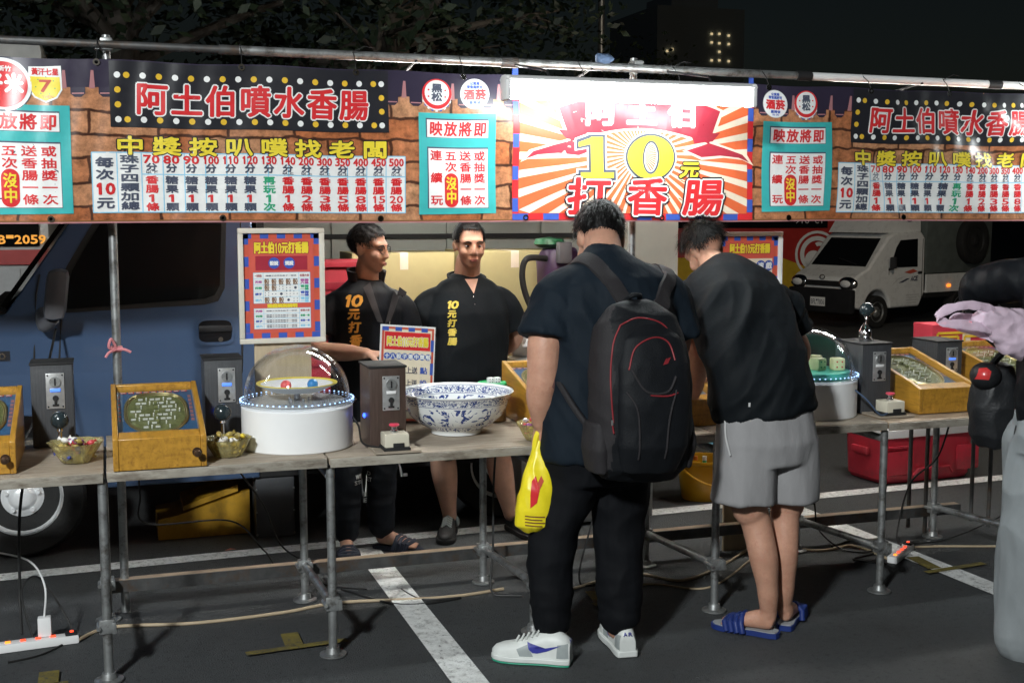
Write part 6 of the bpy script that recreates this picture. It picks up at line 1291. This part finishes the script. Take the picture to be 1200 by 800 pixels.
# ---- seller in the polo shirt
def seller_polo():
    r = root('person', (1.8, 6.0, 0), 'seller in a black polo shirt with yellow chest lettering, hands behind his back, black trainers', 'person')
    m = 'skin_b'; X = V((1, .05, 0)); hc = V((1.762, 5.95, 1.535)); hq = rot(178, -4, 0); s = .98
    b = MB(); head(b, hc, hq, m, s); limb(b, [(1.765, 6.02, 1.28), (1.765, 6.01, 1.36), (1.763, 5.975, 1.45)], [.08, .068, .064], m)
    b.loft([((1.76, 6.0, .8), .17, .12), ((1.76, 6.0, 1.05), .18, .12), ((1.76, 6.01, 1.25), .19, .11), ((1.765, 6.02, 1.35), .11, .09)], X, m)
    limb(b, [(1.61, 6.02, 1.24), (1.51, 6.06, 1.12), (1.51, 6.09, 1.02), (1.58, 6.16, .95), (1.68, 6.2, .92)], [.065, .055, .05, .045, .03], m); hand(b, (1.69, 6.2, .92), (1, .2, 0), (0, -1, 0), m, .5, 1, 1)
    limb(b, [(1.92, 6.02, 1.24), (2.03, 6.06, 1.12), (2.04, 6.09, 1.02), (1.96, 6.16, .95), (1.86, 6.2, .92)], [.065, .055, .05, .045, .03], m); hand(b, (1.85, 6.2, .92), (-1, .2, 0), (0, -1, 0), m, .5, 1, -1)
    limb(b, [(1.65, 6.02, .85), (1.63, 6.02, .5), (1.645, 6.04, .36), (1.68, 6.06, .1)], [.10, .066, .07, .038], m); limb(b, [(1.89, 6.02, .85), (1.92, 6.02, .5), (1.945, 6.02, .36), (2.0, 6.0, .1)], [.10, .068, .07, .038], m)
    blob(b, 'body', m, r, .0065, 4); hair(r, hc, hq, s, 2400, L_=.022, lift=.009, seed=8, nape=-.04, front=.068); face(r, hc, hq, s)
    b = MB(); b.loft([((1.765, 6.0, .76), .21, .15), ((1.765, 6.0, .90), .215, .155), ((1.765, 6.0, 1.05), .218, .155), ((1.765, 6.0, 1.18), .222, .145), ((1.765, 6.01, 1.28), .198, .12), ((1.765, 6.02, 1.335), .14, .10), ((1.765, 6.025, 1.365), .088, .085), ((1.765, 6.025, 1.385), .08, .078)], X, 'tee_black', 32)
    sleeve(b, [(1.65, 6.01, 1.26), (1.56, 6.03, 1.215), (1.512, 6.05, 1.09)], [.068, .075, .086], 'tee_black'); sleeve(b, [(1.88, 6.01, 1.26), (1.972, 6.03, 1.215), (2.028, 6.05, 1.09)], [.068, .075, .086], 'tee_black')
    po = blob(b, 'polo_shirt', 'tee_black', r, .0085, 4, folds(.006, 6, 5, 4, 7, 2.)); t = bvh(po)
    neckband(r, (1.765, 6.015, 1.345), .082, .092, .05, 'tee_black', 'collar', 38, X, drop=.05)
    # open neck
    S_ = Sheet((1.765, 5.5, 1.30), (1, 0, 0), (0, 0, 1)); S_.poly([(0, -.012), (.036, .06), (-.036, .06)], m, 0); S_.mb.refine(.012); drape(S_.mb, t, (0, 1, 0), .002); S_.mb.build('open_neck', po)
    b = MB(); b.ell(on(t, (1.765, 5.5, 1.235), (0, 1, 0), .001), .004, 'chrome', 8, 6); b.ell(on(t, (1.76, 5.5, 1.27), (0, 1, 0), .001), .004, 'chrome', 8, 6); b.build('button', po)
    S_ = Sheet((1.615, 5.5, 1.215), (1, 0, 0), (0, 0, 1)); S_.ch('1', .0, .0, .034, .042, 'embroid_yellow', 0, .003, slant=.3); S_.ch('0', .022, .0, .04, .042, 'embroid_yellow', 0, .003, slant=.3)
    for k, c_ in enumerate('元打香腸'): S_.ch(c_, .006, -.046-.046*k, .042, .04, 'embroid_yellow', 0, .0022, slant=.15)
    S_.mb.refine(.015); drape(S_.mb, t, (.0, 1, 0), .0022); S_.mb.build('chest_lettering', po)
    b = MB(); b.loft([((1.765, 6.01, .9), .20, .14), ((1.765, 6.01, .78), .21, .145)], X, 'trousers_black'); limb(b, [(1.66, 6.01, .8), (1.635, 6.02, .5)], [.115, .10], 'trousers_black'); limb(b, [(1.88, 6.01, .8), (1.915, 6.02, .5)], [.115, .10], 'trousers_black'); blob(b, 'shorts', 'trousers_black', r, .009, 3, folds(.005, 8, 8, 4, 2))
    shoe(r, (1.70, 6.12), R(-112), .28, .085, 'shoe_black', 'rubber'); shoe(r, (2.02, 6.07), R(-80), .28, .085, 'shoe_black', 'rubber')
    b = MB(); b.ell((1.725, 6.10, .06), (.02, .035, .03), 'shoe_grey', 12, 8); b.build('heel_patch', r)
seller_polo()

# ---- passer-by at the right edge
def passer():
    r = root('person', (3.42, 3.62, 0), 'passer-by in black jacket and loose grey trousers at the right edge holding a pink bag', 'person')
    m = 'skin_a'; X = V((.6, -.8, 0)).normalized(); hc = V((3.56, 3.66, 1.69)); hq = rot(35, -12, 0); s = 1
    b = MB(); head(b, hc, hq, m, s); limb(b, [(3.52, 3.62, 1.46), (3.53, 3.63, 1.54), (3.55, 3.65, 1.63)], [.08, .062, .058], m)
    b.loft([((3.46, 3.6, .9), .13, .09), ((3.46, 3.6, 1.2), .16, .10), ((3.49, 3.61, 1.4), .17, .10), ((3.52, 3.62, 1.5), .10, .08)], X, m)
    limb(b, [(3.42, 3.74, 1.45), (3.32, 3.92, 1.42), (3.29, 3.98, 1.39), (3.36, 3.98, 1.26), (3.41, 3.94, 1.16)], [.055, .05, .045, .04, .029], m); hand(b, (3.415, 3.93, 1.15), (.9, -.1, -.35), (.1, -.3, -1), m, .8, 1, 1)
    limb(b, [(3.62, 3.46, 1.38), (3.74, 3.42, 1.15), (3.80, 3.5, .92)], [.06, .05, .03], m); hand(b, (3.80, 3.5, .91), (0, .1, -1), (-.5, .5, 0), m, .5, 1, 1)
    for dx, dy in ((-.06, .06), (.06, -.06)): limb(b, [(3.46+dx, 3.6+dy, .85), (3.45+dx, 3.58+dy, .5), (3.43+dx, 3.56+dy, .1)], [.06, .05, .04], m)
    blob(b, 'body', m, r, .007, 4); hair(r, hc, hq, s, 2400, seed=3)
    b = MB(); b.loft([((3.43, 3.6, .80), .21, .15), ((3.44, 3.6, 1.0), .215, .155), ((3.46, 3.6, 1.22), .225, .155), ((3.48, 3.61, 1.38), .22, .14), ((3.50, 3.62, 1.47), .15, .11), ((3.53, 3.63, 1.53), .085, .08), ((3.535, 3.635, 1.56), .08, .075)], X, 'jacket_black', 32)
    limb(b, [(3.46, 3.70, 1.43), (3.38, 3.80, 1.44), (3.31, 3.92, 1.42), (3.285, 3.985, 1.385), (3.35, 3.985, 1.28), (3.395, 3.95, 1.19)], [.10, .088, .078, .070, .060, .046], 'jacket_black'); limb(b, [(3.58, 3.5, 1.42), (3.70, 3.43, 1.25), (3.76, 3.43, 1.05), (3.795, 3.48, .95)], [.1, .085, .075, .06], 'jacket_black')
    blob(b, 'jacket', 'jacket_black', r, .008, 3, folds(.009, 10, 12, 7, 4, 5))
    b = MB(); b.loft([((3.42, 3.6, .95), .19, .14), ((3.41, 3.6, .78), .20, .15)], X, 'trousers_grey'); limb(b, [(3.37, 3.70, .82), (3.33, 3.68, .5), (3.32, 3.66, .08)], [.125, .115, .12], 'trousers_grey'); limb(b, [(3.56, 3.5, .82), (3.54, 3.48, .5), (3.52, 3.46, .08)], [.12, .11, .12], 'trousers_grey')
    blob(b, 'trousers', 'trousers_grey', r, .008, 3, folds(.014, 11, 11, 2.2, 6, 3))
    shoe(r, (3.32, 3.56), R(80), .28, .085, 'shoe_black', 'rubber'); shoe(r, (3.50, 3.38), R(60), .28, .085, 'shoe_black', 'rubber')
passer()

# ---------------------------------------------------------------- carried bags
mat('bag_yellow', (.80, .66, .02), .35, var=.10, vs=14, bump=.1, bs=25); mat('bag_pink', (.95, .72, .86), .25, var=.12, vs=9, bump=.5, bs=30, alpha=.78)
def yellow_bag():
    r = root('plastic_bag', (1.535, 4.23, .5), 'yellow plastic bag with red print hanging from the stout man\'s left hand', 'bag')
    b = MB(); X = V((.93, -.35, 0)); c = V((1.535, 4.235, 0))
    b.loft([(c+V((0, 0, .845)), .018, .012), (c+V((-.004, 0, .80)), .038, .018), (c+V((-.012, -.005, .74)), .052, .034), (c+V((-.02, -.01, .66)), .064, .046), (c+V((-.03, -.01, .58)), .074, .05), (c+V((-.034, -.01, .525)), .070, .04), (c+V((-.03, -.01, .505)), .04, .02)], X, 'bag_yellow', 40, 2.6)
    body = blob(b, 'bag_body', 'bag_yellow', r, .005, 2, folds(.0065, 16, 16, 4.5, 3, 6)); t = bvh(body)
    b = MB(); b.spline([c+V((-.03, .0, .79)), c+V((-.02, .0, .86)), c+V((.005, 0, .89)), c+V((.03, 0, .86)), c+V((.03, 0, .79))], .012, 'bag_yellow', 8); b.build('handles', r)
    d = V((.35, .93, 0)); S = Sheet(c-d*.4+V((-.065, 0, .60)), X, (0, 0, 1))
    S.poly([(.02, .0), (.045, .02), (.055, .07), (.04, .12), (.025, .10), (.02, .05)], 'p_red', 0); S.poly([(.045, .05), (.07, .10), (.06, .12), (.045, .09)], 'p_rust', 0)
    for k in range(4): S.line(.0, -.03-.012*k, .075-.01*(k % 2), -.035-.012*k, .005, 'p_brown', 0)
    S.mb.refine(.012); drape(S.mb, t, d, .002); S.mb.build('printing', body)
yellow_bag()
def pink_bag():
    r = root('plastic_bag', (3.15, 3.7, 1.1), 'translucent pink plastic bag held out by the passer-by at the right edge', 'bag')
    b = MB(); X = V((.15, .2, 1))
    b.loft([(at(1146, 372, 3.71), .022, .03), (at(1160, 375, 3.72), .05, .04), (at(1182, 388, 3.73), .088, .055), (at(1205, 394, 3.74), .10, .06), (at(1235, 395, 3.75), .10, .06), (at(1255, 396, 3.75), .05, .04)], X, 'bag_pink', 32, 2.1)
    blob(b, 'bag_body', 'bag_pink', r, .005, 2, folds(.008, 14, 14, 20, 3, 6))
    b = MB(); b.loft([(p, .017, .0035) for p in smooth([at(1165, 364, 3.70), at(1140, 357, 3.68), at(1112, 362, 3.67), at(1099, 372, 3.67), at(1112, 379, 3.67), at(1135, 381, 3.68), at(1160, 386, 3.70)], 6)], (0, .35, 1), 'bag_pink', 14); b.warp(lambda p: p+noise.noise_vector(p*30)*.006); b.build('handle_loop', r)
    b = MB(); b.loft([(p, .017, .0035) for p in smooth([at(1168, 384, 3.72), at(1148, 374, 3.74), at(1125, 371, 3.75), at(1118, 378, 3.75), at(1140, 388, 3.74), at(1165, 396, 3.72)], 6)], (0, .35, 1), 'bag_pink', 14); b.warp(lambda p: p+noise.noise_vector(p*30+V((3, 1, 2)))*.006); b.build('handle_loop', r)
pink_bag()
r = root('shoulder_bag', at(1162, 480, 3.98), 'black shoulder bag with a red and clear top hanging beside the right pinball box', 'bag')
mat('bag_black', (.012, .013, .015), .5, bump=.2, bs=90); mat('bag_red', (.55, .04, .04), .25, coat=.4)
b = MB(); c = at(1165, 475, 3.98); b.loft([(c+V((0, 0, -.17)), .05, .05), (c+V((0, 0, -.12)), .085, .075), (c, .095, .085), (c+V((0, 0, .10)), .085, .075), (c+V((0, 0, .16)), .06, .05), (c+V((.0, 0, .18)), .03, .03)], (.9, -.4, 0), 'bag_black', 28, 2.6); blob(b, 'bag_body', 'bag_black', r, .007, 3, folds(.009, 9, 9, 9, 4))
b = MB(); q = at(1155, 440, 3.95); b.ell(q, (.062, .06, .055), 'bag_black', 24, 16); fl = b.build('flap', r); tf = bvh(fl); d = V((.3, .9, -.15)); S = Sheet(q-d*.3+V((-.10, 0, -.01)), (.95, -.3, 0), (0, 0, 1)); S.poly([(.04, .0), (.085, -.004), (.095, .03), (.08, .046), (.055, .044)], 'bag_red', 0); S.mb.refine(.01); drape(S.mb, tf, d, .002); S.mb.build('red_panel', r)
b = MB(); b.spline([c+V((-.05, 0, .14)), c+V((.03, -.1, .32)), c+V((.12, -.2, .6)), c+V((.2, -.25, .8))], .014, 'bag_black', 8); b.build('strap', r)

# ---------------------------------------------------------------- behind the counter, inside the van
def crate(name, a, c, m, label, cat, bev=.006, lid=None, group=None):
    r = root(name, ((a[0]+c[0])/2, (a[1]+c[1])/2, a[2]), label, cat, group); b = MB(); b.b2(a, c, m, bev); b.build('body', r)
    b = MB(); zz = c[2]
    if lid: b.b2((a[0]-.004, a[1]-.004, zz-.03), (c[0]+.004, c[1]+.004, zz+.006), lid, .003)
    else: b.b2(((a[0]+c[0])/2-.025, a[1]-.0015, zz-.10), ((a[0]+c[0])/2+.025, c[1]+.0015, zz+.0015), 'p_cream', .0004)
    b.build('lid' if lid else 'tape', r); return r
crate('cardboard_box', (1.36, 7.0, .602), (1.98, 7.4, 1.46), 'cardboard', 'tall olive cardboard box in the van behind the seller in the jacket', 'box', group='boxes in the van')
crate('cardboard_box', (2.0, 6.85, .602), (2.62, 7.3, 1.47), 'cardboard', 'tall olive cardboard box in the van behind the seller in the polo shirt', 'box', group='boxes in the van')
mat('red_cloth', (.45, .03, .05), .7); mat('steel_oven', (.42, .42, .41), .35, .8, var=.2, vs=5)
r = root('red_crate', (.95, 6.7, .6), 'red crate in the van seen between the framed rules and the seller in the jacket', 'crate'); b = MB(); b.b2((.86, 6.55, .602), (1.36, 6.95, 1.40), 'red_cloth', .02)
for k in range(5): b.b2((.90, 6.54, .72+.14*k), (1.32, 6.552, .76+.14*k), 'p_maroon', .003)
b.build('body', r); b = MB(); b.b2((.84, 6.53, 1.40), (1.38, 6.97, 1.43), 'red_cloth', .008); b.build('rim', r)
r = root('vacuum_cleaner', at(645, 320, 6.6), 'purple vacuum cleaner with green cap and black hose behind the man with backpack', 'vacuum cleaner'); mat('vac_purple', (.05, .022, .065), .45); mat('vac_green', (.025, .14, .06), .45)
c = at(655, 310, 6.6); b = MB(); b.lathe([(.001, -.16), (.11, -.16), (.125, -.12), (.125, .03), (.10, .09), (.001, .10)], c, 'vac_purple', 32); b.warp(lambda p: p+noise.noise_vector(p*9)*.02); b.build('body', r)
b = MB(); b.lathe([(.001, .14), (.08, .13), (.09, .10), (.06, .08)], c+V((-.06, 0, .02)), 'vac_green', 24); b.build('cap', r)
b = MB(); b.spline([at(640, 303, 6.5), at(618, 303, 6.45), at(612, 320, 6.45), at(616, 345, 6.45), at(628, 372, 6.45)], .018, 'rubber', 10); b.build('hose', r)
b = MB(); q = at(661, 296, 6.45); b.box(q, (.08, .06, .12), 'grey_plastic', .01); b.build('motor_box', r)
p = at(612, 420, 6.05); r = root('griddle', (p.x+.25, 6.05, .60), 'stainless steel griddle on the counter behind the man with the backpack', 'griddle'); z = p.z
b = MB(); b.b2((p.x-.02, 6.0, .02), (p.x+.75, 6.24, z-.06), 'steel_oven', .01); b.b2((p.x-.03, 5.98, z-.06), (p.x+.78, 6.26, z-.01), 'steel_oven', .006); b.build('body', r)
b = MB(); b.b2((p.x, 6.2, z-.008), (p.x+.75, 6.24, z+.06), 'steel_oven', .006); b.build('splash_plate', r)
for k in range(3): b = MB(); b.lathe([(.02, 0), (.018, .02), (.001, .022)], (p.x+.15+.2*k, 5.998, z-.14), 'black_plastic', 16, (0, -1, 0)); b.build('knob', r)
r = root('price_card', at(618, 385, 6.1), 'small white card with red writing behind the man with the backpack', 'card'); q = at(612, 402, 6.1); S = Sheet(q, (1, 0, 0), (0, 0, 1)); S.rect(0, 0, .12, .13, 'p_white', 0); S.txt('球', .02, .03, .075, .085, 'p_red', 2, .003); S.rect(0, .10, .12, .13, 'p_green', 1); S.mb.build('print', r)
b = MB(); b.b2((q.x, q.y+.001, q.z-.02), (q.x+.12, q.y+.006, q.z+.13), 'white_plastic'); b.build('backing', r)
crate('red_gift_box', (4.07, 5.262, .60), (4.50, 5.42, 1.115), 'red_cloth', 'red box with gold fretwork standing behind the right pinball boxes', 'box', .004)
S = Sheet((4.07, 5.258, .58), (1, 0, 0), (0, 0, 1))
for (u0, v0, u1, v1) in [(.03, .49, .34, .49), (.03, .49, .03, .1), (.05, .47, .16, .47), (.16, .47, .16, .42), (.08, .42, .16, .42), (.08, .42, .08, .37), (.05, .37, .12, .37), (.12, .37, .12, .32), (.05, .47, .05, .32), (.20, .47, .30, .47), (.20, .47, .20, .42), (.05, .32, .12, .32)]: S.line(u0, v0, u1, v1, .013, 'p_gold', 1)
S.mb.build('gold_fretwork', bpy.data.objects['red_gift_box'])
r = root('folding_stool', (4.3, 5.35, 0), 'dark folding stool under the red box with gold fretwork', 'stool')
b = MB(); b.b2((4.05, 5.26, .57), (4.52, 5.44, .598), 'dark_steel', .004); b.build('seat', r)
for x in (4.08, 4.49):
    for y in (5.28, 5.42): b = MB(); b.cyl((x, y, .002), (x, y, .57), .011, 'dark_steel'); b.build('leg', r)
# ---------------------------------------------------------------- on the ground
def cooler():
    r = root('cool_box', (4.85, 6.3, 0), 'big red cool box with a white lid under the right tables', 'cool box'); mat('cool_red', (.58, .04, .07), .4, var=.06, dirt=(.3, .05, .06), dscale=6)
    T = Matrix.Translation((4.54, 6.30, 0)) @ Matrix.Rotation(R(4), 4, 'Z'); W_, D, H = .74, .40, .295
    b = MB(T); n = 4; vs = []
    b.loft([((W_/2, D/2, .005), W_/2-.03, D/2-.02), ((W_/2, D/2, .03), W_/2-.012, D/2-.01), ((W_/2, D/2, H), W_/2, D/2)], (1, 0, 0), 'cool_red', 48, 9); b.build('tub', r, ang=30)
    b = MB(T); b.loft([((W_/2, D/2, H+.001), W_/2+.006, D/2+.006), ((W_/2, D/2, H+.05), W_/2+.008, D/2+.008), ((W_/2, D/2, H+.058), W_/2, D/2)], (1, 0, 0), 'white_plastic', 48, 9); b.box((W_*.3, D/2, H+.078), (.34, .30, .04), 'white_plastic', .015); b.box((W_*.74, D/2, H+.072), (.22, .26, .03), 'white_plastic', .012); b.build('lid', r, ang=30)
    b = MB(T)
    for u0, u1 in ((.02, .20), (.58, .76)): b.box(((u0+u1)/2, -.004, .14), (u1-u0, .012, .16), 'cool_red', .01)
    b.tube([(.24, -.004, .05), (.27, -.006, .09), (.52, -.006, .09), (.55, -.004, .05)], .008, 'cool_red', 8); b.tube([(.02, -.01, .24), (.2, -.01, .24), (.22, -.01, .07)], .007, 'cool_red', 8); b.build('ribs', r)
    b = MB(T); b.box((-.015, D/2, .2), (.03, .16, .05), 'cool_red', .012); b.build('handle', r)
cooler()
def bucket():
    c = onz(822, 583); r = root('bucket', c, 'yellow plastic bucket of bottles under the table between the two customers', 'bucket'); mat('bucket_yellow', (.62, .33, .015), .35, var=.08)
    b = MB(); b.lathe([(.115, .002), (.118, .006), (.15, .225), (.158, .228), (.158, .245), (.146, .245), (.144, .22), (.112, .012), (.001, .012)], c, 'bucket_yellow', 44); b.build('tub', r)
    b = MB(); b.spline([c+V((-.155, 0, .22)), c+V((-.13, -.14, .16)), c+V((0, -.19, .11)), c+V((.13, -.14, .15)), c+V((.155, 0, .22))], .007, 'bucket_yellow', 8); b.build('bail', r)
    for i, (dx, dy, hh, m, cm, lb) in enumerate(((-.06, -.03, .25, 'clear_acrylic', 'orange_cap', 'clear bottle with an orange cap in the yellow bucket'), (-.01, -.05, .25, 'p_green', 'p_white', 'green bottle with a white cap in the yellow bucket'), (.06, .02, .34, 'clear_acrylic', 'p_cyan', 'big clear water bottle in the yellow bucket'))):
        mat('orange_cap', (.7, .2, .03), .4); q = c+V((dx, dy, .014)); rr = .03 if i < 2 else .05; k = root('bottle', q, lb, 'bottle', 'bottles in the bucket'); b = MB(); b.lathe([(rr*.9, 0), (rr, .01), (rr, hh*.65), (rr*.4, hh*.85), (rr*.4, hh*.93), (.001, hh*.93)], q, m, 24); b.build('glass', k); b = MB(); b.lathe([(rr*.45, hh*.9), (rr*.45, hh), (.001, hh)], q, cm, 16); b.build('cap', k)
bucket()
r = root('speaker_box', (.77, 6.35, 0), 'black speaker box with metal corners beside the yellow ramp under the van', 'speaker'); b = MB(); mat('speaker_grey', (.075, .078, .085), .6, var=.1); b.b2((.70, 6.30, .002), (.90, 6.6, .40), 'speaker_grey', .006); b.build('cabinet', r)
b = MB()
for x in (.703, .897):
    for z in (.02, .14, .26, .385): b.ell((x, 6.299, z), (.006, .004, .006), 'steel', 8, 6)
b.build('screws', r); b = MB(); b.box((.698, 6.38, .33), (.02, .05, .05), 'chrome', .006); b.build('corner_clasp', r)
mat('ramp_yellow', (.50, .27, .02), .5, var=.2, vs=5, dirt=(.12, .08, .03), dscale=4)
r = root('wheel_ramp', (.42, 6.45, 0), 'yellow steel ramp lying under the blue van beside the black speaker box', 'ramp'); b = MB(); b.prism([(.21, .004), (.21, .11), (.30, .125), (.68, .235), (.68, .004)], 6.42, 6.75, 'ramp_yellow'); b.build('body', r); b = MB(); b.add([(.34, 6.418, .15), (.62, 6.418, .235), (.62, 6.418, .27), (.34, 6.418, .175), (.34, 6.75, .15), (.62, 6.75, .235), (.62, 6.75, .27), (.34, 6.75, .175)], [(0, 1, 2, 3), (7, 6, 5, 4), (0, 4, 5, 1), (1, 5, 6, 2), (2, 6, 7, 3), (3, 7, 4, 0)], 'ramp_yellow'); b.build('raised_plate', r, fix=True)
def power_strip(c, ang, label, n=4):
    r = root('power_strip', c, label, 'power strip', 'power strips on the ground'); T = Matrix.Translation(c) @ Matrix.Rotation(ang, 4, 'Z')
    b = MB(T); b.b2((-.15, -.025, .002), (.15, .025, .036), 'white_plastic', .006); b.build('casing', r)
    for k in range(n): b = MB(T); b.box((-.11+.055*k, -.004, .038), (.02, .014, .008), 'red_led' if k else 'orange_led', .002); b.build('switch', r)
    b = MB(T); b.b2((.10, -.022, .036), (.145, .02, .045), 'dull_black', .002); b.box((.125, -.0, .047), (.014, .012, .006), 'red_led', .001); b.build('main_switch', r)
    return r
c1 = onz(45, 758); power_strip(c1, R(6), 'white power strip with red switches on the ground at the left edge'); c2 = V((3.69, 4.95, 0)); power_strip(c2, R(38), 'power strip with orange glowing switches under the right tables')
r = root('plug_adapter', c1+V((.02, .03, .036)), 'white charger block plugged into the left power strip', 'charger'); b = MB(); b.b2((c1.x-.0, c1.y+.0, .038), (c1.x+.05, c1.y+.04, .115), 'white_plastic', .006); b.build('block', r); b = MB(); b.spline([(c1.x+.025, c1.y+.02, .115), (c1.x+.03, c1.y+.03, .24), (c1.x-.04, c1.y+.2, .30), (c1.x-.22, c1.y+.3, .33)], .004, 'white_plastic', 6); b.build('lead', r)
mat('cable_black', (.012, .012, .012), .5, var=0); mat('cable_beige', (.42, .33, .22), .5, var=.1)
def cable(P, m, label, q=.0042):
    b = MB(); pts = smooth(P, 10); pts = [V((p.x, p.y, max(p.z, q+.001))) for p in pts]; b.tube(pts, q, m, 7); tag(b.build('cable', base=P[0]), label, 'cable')
g = lambda px, py, z=.006: onz(px, py, z)
cable([c1+V((.15, 0, .015)), g(130, 735), g(230, 730), g(330, 718), g(400, 706), g(520, 700), g(590, 690)], 'cable_beige', 'beige cable running along the ground from the left power strip to the middle legs', .007)
cable([g(670, 690), g(740, 672), g(800, 680), g(850, 660), g(890, 640), g(960, 645), g(1000, 640), c2+V((-.1, -.05, .01))], 'cable_beige', 'beige cable lying behind the legs of the man in grey shorts', .007)
cable([g(690, 695), g(760, 684), g(830, 688), g(880, 655)], 'cable_beige', 'thinner beige cable crossing behind the slippers', .005)
cable([c2+V((.15, .1, .01)), g(1100, 640), g(1160, 640), g(1230, 640)], 'cable_beige', 'beige cable running right from the orange-lit power strip', .006)
cable([(.10, 5.1, .73), (.10, 5.1, .55), (.13, 5.2, .40), g(270, 610, .25), g(305, 640, .02), g(325, 667)], 'cable_black', 'black cable hanging under the whole left pinball box')
cable([(.46, 5.1, .74), (.50, 5.15, .62), (.62, 5.3, .42), (.70, 5.35, .22), g(360, 660, .03), g(380, 684), g(430, 690)], 'cable_black', 'black cable hanging in front of the black speaker box')
cable([(-.32, 5.1, .75), (-.36, 5.1, .5), (-.37, 5.08, .2), c1+V((-.06, .03, .05))], 'cable_black', 'black cable dropping to the left power strip past the van wheel', .006)
cable([c1+V((-.02, 0, .045)), c1+V((-.06, .1, .20)), c1+V((0, .15, .24)), c1+V((.09, .12, .10)), c1+V((.12, .05, .01)), c1+V((.02, -.1, .0)), c1+V((-.1, -.15, 0))], 'cable_black', 'black cable looping over the left power strip')
cable([(1.64, 5.1, .74), (1.62, 5.1, .5), (1.60, 5.05, .2), (1.58, 5.0, .02), (1.7, 4.95, 0)], 'cable_black', 'black cable dropping behind the yellow bag', .005)
cable([(2.12, 5.1, .74), (2.14, 5.1, .5), (2.08, 5.05, .3), (2.0, 5.0, .02), (2.2, 5.0, 0)], 'cable_black', 'black cable dropping beside the stout man\'s right leg')
cable([(3.06, 5.1, .73), (3.30, 5.15, .30), (3.38, 5.2, .1), (3.5, 5.1, .0), c2+V((-.05, .02, .05))], 'cable_black', 'black cable dropping left of the red cool box')
cable([(4.10, 5.1, .74), (4.05, 5.15, .45), (3.92, 5.2, .3), (3.85, 5.2, .05), c2+V((.02, .03, .05))], 'cable_black', 'black cable hanging across the front of the red cool box', .005)
cable([(4.5, 5.0, .6), (4.6, 5.05, .35), (4.5, 5.1, .15), (4.1, 5.1, .02), c2+V((.06, .04, .05))], 'cable_black', 'black cable curving to the power strip from the right edge')
cable([g(975, 640), g(1005, 632), g(1030, 645), g(1000, 655), g(1040, 660)], 'cable_black', 'tangled black cable on the ground left of the orange-lit power strip', .005)
cable([g(470, 690), g(495, 702), g(540, 700), g(470, 708), g(400, 690)], 'cable_black', 'black cable lying over the white bay line under the long table', .005)
cable([(.90, 4.72, .90), (.925, 4.68, .86), (.93, 4.62, .80), (.99, 4.56, .79)], 'cable_black', 'short cable beside the brown wooden coin box', .004)
cable([(3.15, 4.66, .93), (3.20, 4.58, .87), (3.26, 4.56, .80), (3.31, 4.57, .80)], 'blue_rag', 'blue cable from the right drum to the ivory button box', .004)
cable([(-.24, 6.19, 1.14), (-.27, 6.0, 1.0), (-.32, 5.7, .8), (-.36, 5.6, .72)], 'cable_black', 'black cable hanging down from the wing mirror of the blue van', .006)
for i, (px, py, m, nm, lb) in enumerate(((178, 654, 'leaf_mid', 'fallen_leaf', 'fallen brown leaf near the van wheel'), (270, 644, 'p_rust', 'fallen_leaf', 'fallen orange leaf in front of the yellow ramp'), (395, 668, 'p_white', 'cigarette_end', 'white cigarette end on the ground by the jacket seller\'s slide'))):
    p = g(px, py, .012); b = MB(); b.add([p+V((-.03, 0, 0)), p+V((0, -.012, .006)), p+V((.03, 0, .002)), p+V((0, .012, .006))], [(0, 1, 2, 3)], m) if nm == 'fallen_leaf' else b.cyl(p, p+V((.03, .004, 0)), .004, m, n=8); tag(b.build(nm, base=p), lb, 'leaf' if i < 2 else 'cigarette end')
text_done()
for m in list(bpy.data.materials):
    pass
